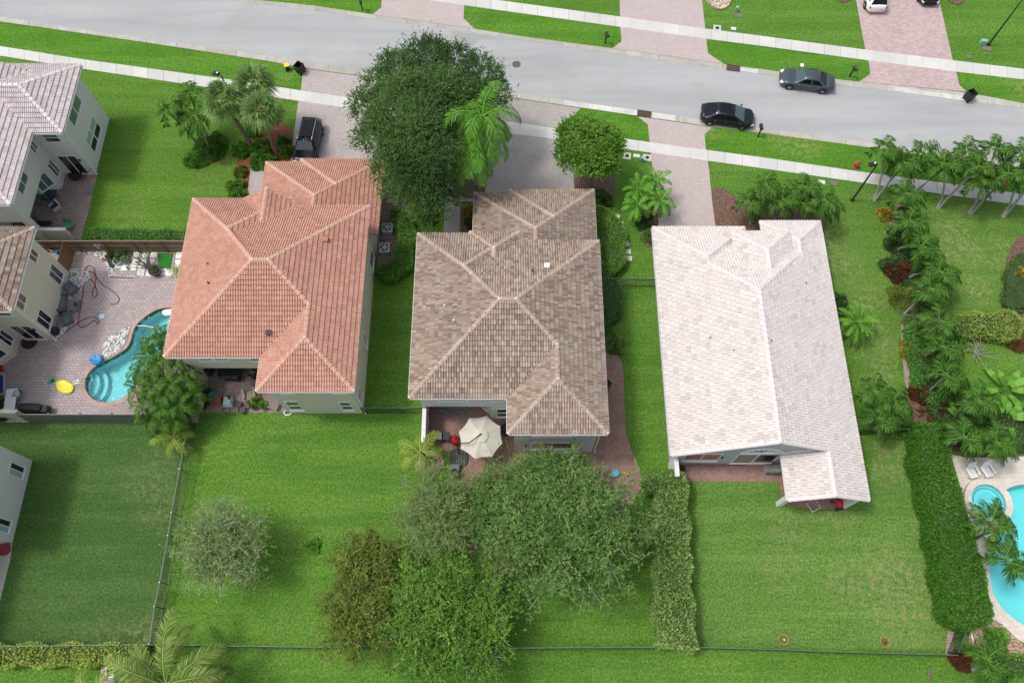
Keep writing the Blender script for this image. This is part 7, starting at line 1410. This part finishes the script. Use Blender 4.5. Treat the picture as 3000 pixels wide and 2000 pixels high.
mb = MB(); sq = curve([(-.55, -.55), (.55, -.55), (.55, .55), (-.55, .55)], 6); mb.prism([(x, y) for x, y in sq], 0, .13); bs = mb.build('base', BLACK, t, loc=(bx_, by_, 0)); ln = MB()
for k in range(-2, 3): ln.box((k * .2, 0, .135), (.018, .98, .012))
ln.build('seam', GREYP, bs)
t = thing('kamado_grill', 'glossy red egg-shaped grill beside the parasol', 'grill', (*at(*c7(788, 850)), .02)); MB().lathe([(.16, .1), (.30, .3), (.36, .55), (.36, .68), (.30, .9), (.16, 1.05), (.08, 1.09), (.0, 1.1)], (0, 0, 0), 24).build('egg', paint('red_enamel', (.48, .01, .02)), t, smooth=True); MB().lathe([(.09, 0), (.09, .08), (.05, .1)], (0, 0, 1.09), 14).build('vent', BLACK, t); MB().tube([(.37 * math.cos(a), .37 * math.sin(a), .66) for a in [2 * math.pi * k / 24 for k in range(25)]], .015, 5).build('band', BLACK, t); MB().tube([(-.12, .36, .8), (0, .46, .82), (.12, .36, .8)], .02, 6).build('handle', BLACK, t)
for a in (0.8, 2.4, 3.9, 5.4): MB().tube([(.2 * math.cos(a), .2 * math.sin(a), .35), (.33 * math.cos(a), .33 * math.sin(a), 0)], .018, 5).build('leg', BLACK, t)
table('black side table left of the red grill', *c7(630, 790), 0, (.62, .6, .85), BLACK, BLACK, 'side_table'); table('dark grill cart half hidden by the young palm', *c7(510, 790), 0, (.7, .55, .85), GREYP, BLACK, 'side_table')
o = MB().prism(A([c7(480, 240), c7(975, 240), c7(975, 370), c7(480, 370)]), .02, .04).build('rug', pavermat('grey_chevron_rug', (.20, .23, .25), (.09, .11, .13), (.25, .28, .3), .35, .16, R(30), ms=.01)); tag(o, 'grey patterned rug under the porch edge of the brown-roofed house', 'rug')
def canbin(label, u, v, mat): 
    t = thing('waste_bin', label, 'bin', (*at(u, v), .02)); MB().lathe([(.26, 0), (.30, .7), (.32, .72), (.32, .78), (.24, .80), (.22, .6), (0, .58)], (0, 0, 0), 18).build('body', mat, t, smooth=False); MB().tube([(-.3, 0, .7), (-.38, 0, .74), (-.3, 0, .78)], .02, 5).build('handle', BLACK, t)
canbin('dark green bin below the black parasol base', 1333, 1392, DARKMETAL); t = thing('storage_box', 'low blue-grey box between the parasol base and the dark green bin', 'storage box', (*at(1334, 1374), .02)); MB().box((0, 0, .25), (.62, .42, .5)).build('body', GREYP, t, bevel=.03); MB().box((0, 0, .52), (.66, .46, .05)).build('lid', GREYC, t, bevel=.01)
armchair('grey chair showing through the pale feathery tree', 1428, 1455, 1.2, .7, 'patio_chair', GREYC, GREYP, 'patio chair', .7); table('white side table showing through the pale feathery tree', 1328, 1448, 0, (.6, .6, .5), WHITEP, WHITEP, 'side_table')
pot('turquoise tub under the branches of the weeping tree', 1801, 1388, .27, .3, pm('turquoise_plastic', (.08, .42, .50), .4, .2, 4, .05), name='plastic_tub', cat='tub'); pot('orange-red pot beside the turquoise tub', 1832, 1388, .2, .3, TERRA)
pot('dark pot on the path along the right wall of the brown-roofed house', 1779, 1130, .25, .35, BLACK, L_PALM, 120, .35, .22)
o = MB().blob((0, 0, .22), (.42, .38, .3)).build('rock', pm('dark_rock', (.11, .10, .085), .9, .3, 2, .6), loc=(*at(1256, 1352), 0)); tag(o, 'dark rock in the planting circle by the courtyard wall', 'rock')
# wall lamps
def wlamp(parent, x, y, z, dx, dy): MB().box((x + dx * .06, y + dy * .06, z), (.12, .12, .28)).build('wall_lamp', BLACK, parent, bevel=.02)
wlamp(H3, 3.9, .24, 1.9, 0, -1); wlamp(H2, 8.0, -2.1, 1.8, 0, -1); wlamp(H5, -.35, 0, 2.1, 0, -1); wlamp(H4, -.35, 0, 2.1, 0, -1)
# downpipes
for par, x, y in ((H1, 13.0, -2.0), (H2, 13.05, -2.0), (H5, .05, .1), (H4, .05, .1)): MB().tube([(x + .12, y - .25, 6.2), (x + .12, y - .05, 5.8), (x + .08, y - .03, .3), (x + .15, y - .2, .08)], .045, 6).build('downpipe', TRIM, par)
# white-roofed house verandah
disc('black hose pot in the corner of the grey courtyard wall', 1993, 1376, .28, .35, BLACK, 'hose_pot', 'hose pot'); hose('black cable lying along the wall of the white-roofed house', [(1995, 1378), (2010, 1366), (2040, 1363), (2100, 1363), (2190, 1363)], BLACK, .018, .05, 'cable', 'cable')
t = thing('toddler_slide', 'bright blue plastic slide half under the low white roof', 'slide', (*at(2312, 1397), .03)); BL = pm('bright_blue_plastic', (.02, .38, .80), .35, .05, 4, .03); mb = MB(); mb.add([(-.25, -1.0, .08), (.3, -1.0, .08), (.3, .8, .85), (-.25, .8, .85)], [(0, 1, 2, 3)]); mb.add([(-.25, -1.0, .04), (.3, -1.0, .04), (.3, .8, .8), (-.25, .8, .8)], [(3, 2, 1, 0)]); mb.build('chute', BL, t)
for s in (-.27, .32): mb = MB(); mb.add([(s - .02, -1.0, .02), (s + .02, -1.0, .02), (s + .02, .8, .78), (s - .02, .8, .78), (s - .02, -1.0, .22), (s + .02, -1.0, .22), (s + .02, .8, 1.0), (s - .02, .8, 1.0)], [(3, 2, 1, 0), (4, 5, 6, 7), (0, 1, 5, 4), (1, 2, 6, 5), (2, 3, 7, 6), (3, 0, 4, 7)]); mb.build('side_rail', BL, t)
MB().bx(-.25, .3, .8, 1.3, 0, .8).build('ladder', pm('lime_plastic', (.2, .6, .05), .4, .05, 4, .03), t, bevel=.03)
covered('grey-green covered ride-on toy by the left verandah post', 2308, 1458, .6, (.8, .5, .5), 'covered_toy', 'covered toy')
t = thing('play_frame', 'small white and pink tubular frame on the verandah floor', 'play frame', (*at(2382, 1481), .03), .5); MB().tube([(-.35, -.35, .1), (.35, -.35, .1), (.35, .35, .1), (-.35, .35, .1), (-.35, -.35, .1)], .025, 6).build('frame', WHITEP, t); MB().tube([(-.35, .35, .14), (.35, .35, .14)], .028, 6).build('cross_bar', pm('pink_plastic', (.7, .3, .35), .4, .05, 4, .03), t)
t = thing('pushchair', 'red and black pushchair on the verandah by the right post', 'pushchair', (*at(2450, 1478), .03), .3); MB().blob((0, 0, .55), (.28, .35, .22)).build('seat', pm('red_cloth', (.5, .02, .04), .7, .2, 4, .2), t); MB().box((0, -.3, .35), (.4, .3, .12)).build('footrest', BLACK, t, bevel=.03); MB().tube([(-.2, .3, .5), (-.2, .6, .95), (.2, .6, .95), (.2, .3, .5)], .02, 6).build('handle', CHROME, t)
for a in ((-.25, -.35), (.25, -.35), (-.28, .3), (.28, .3)): w_ = MB().lathe([(.03, -.025), (.12, -.025), (.12, .025), (.03, .025)], (0, 0, 0), 12).build('wheel', TYRE, t, loc=(a[0], a[1], .12)); w_.rotation_euler = (0, R(90), 0)
# patio of the pale house
t = thing('folding_chair', 'bright green folding chair at the end of the white courtyard wall', 'folding chair', (*at(208, 668), .02), -.2); GC = pm('green_canvas', (.05, .36, .14), .8, .1, 4, .1); MB().box((0, 0, .45), (.6, .5, .03)).build('seat', GC, t); MB().box((-.1, .28, .75), (.6, .03, .5), rx=-.2).build('backrest', GC, t)
for s in (-1, 1): MB().tube([(s * .3, -.3, 0), (s * .3, .35, 1.0)], .018, 5).build('leg', BLACK, t); MB().tube([(s * .3, .35, 0), (s * .3, -.28, .47)], .018, 5).build('leg', BLACK, t)
pot('blue and white glazed pot in the shade of the pale house porch', 121, 590, .3, .5, pm('glazed_blue', (.18, .25, .42), .25, .6, 9, .05)); o = MB().box((0, 0, .03), (.55, .8, .05), 0).build('door_mat', GREYP, loc=(*at(265, 558), .02)); tag(o, 'dark grey mat at the lawn edge of the pale house patio', 'mat')
t = thing('iron_trellis', 'curly black wrought-iron stand by the corner of the pale house', 'iron stand', (*at(248, 527), .02)); mb = MB()
for k in range(6): a0 = k * 1.1; mb.tube([(.12 * math.cos(a) + .12 * math.sin(k * 2.0), .12 * math.sin(a) - .13 * k + .3, .25 + .04 * k) for a in [a0 + 2 * math.pi * j / 10 for j in range(11)]], .018, 4)
mb.tube([(0, .4, .1), (.5, .5, .5), (.9, .55, .9)], .02, 4); mb.build('scrollwork', BLACK, t)
# right-hand garden
adirondack('white plastic garden armchair, left one on the stone deck', 2838, 1384, R(-75), WHITEP, 1.0, 'garden_armchair'); adirondack('white plastic garden armchair, right one on the stone deck', 2882, 1381, R(-70), WHITEP, 1.0, 'garden_armchair')
for (u, v, lab) in ((2591, 1880, 'terracotta ring planter on the lawn, right one'), (2294, 1872, 'terracotta ring planter on the lawn, left one')):
    t = thing('ring_planter', lab, 'planter', (*at(u, v), 0)); MB().lathe([(.34, 0), (.34, .13), (.30, .13), (.27, .1), (.27, 0)], (0, 0, 0), 22).build('ring', TERRA, t); d = RNG.normal(0, 1, (60, 3)); d[:, 2] = abs(d[:, 2]); d /= np.linalg.norm(d, axis=1, keepdims=True); quads_mesh('weeds', leaves(d * .15 + np.array([0, 0, .03]), d, .1, .3, .4), RNG.random(60), L_MID, t); MB().box((.05, -.03, .08), (.09, .12, .14)).build('sprinkler', TRIM if u < 2400 else BLACK, t)
t = thing('white_pipe', 'white plastic pipe lying across the wood chips', 'pipe', (*at(2847, 1868), .05)); q0, q1 = at(2842, 1845), at(2854, 1890); c = at(2847, 1868); MB().tube([(q0[0] - c[0], q0[1] - c[1], 0), (q1[0] - c[0], q1[1] - c[1], 0)], .05, 8).build('tube', WHITEP, t); MB().lathe([(.065, -.06), (.065, .06)], (q1[0] - c[0], q1[1] - c[1], 0), 10).build('end_cap', TRIM, t)
o = MB().tube([(-.1, -.35, .09), (.0, 0, .10), (.12, .4, .09)], [.11, .10, .08], 8).build('log', BARK, loc=(*at(2720, 1976), 0)); tag(o, 'short cut log on the grass below the rear fence', 'log')
t = thing('garden_chair', 'rounded white plastic chair at the bottom edge', 'chair', (*at(337, 1972), .02), .2); MB().box((0, 0, .42), (.55, .55, .05)).build('seat', WHITEP, t, bevel=.02); mb = MB()
mb.tube([(-.3, -.1, .55), (-.32, .25, .72), (-.15, .42, .85), (.15, .42, .85), (.32, .25, .72), (.3, -.1, .55)], .06, 6); mb.build('backrest', WHITEP, t, smooth=True)
for sx in (-1, 1):
    for sy in (-1, 1): MB().box((sx * .24, sy * .24, .2), (.05, .05, .4)).build('leg', WHITEP, t)
disc('coil of dark red hose in a pot against the off-white wall', 16, 1610, .42, .3, HOSER, 'hose_pot', 'hose pot', HOSER)
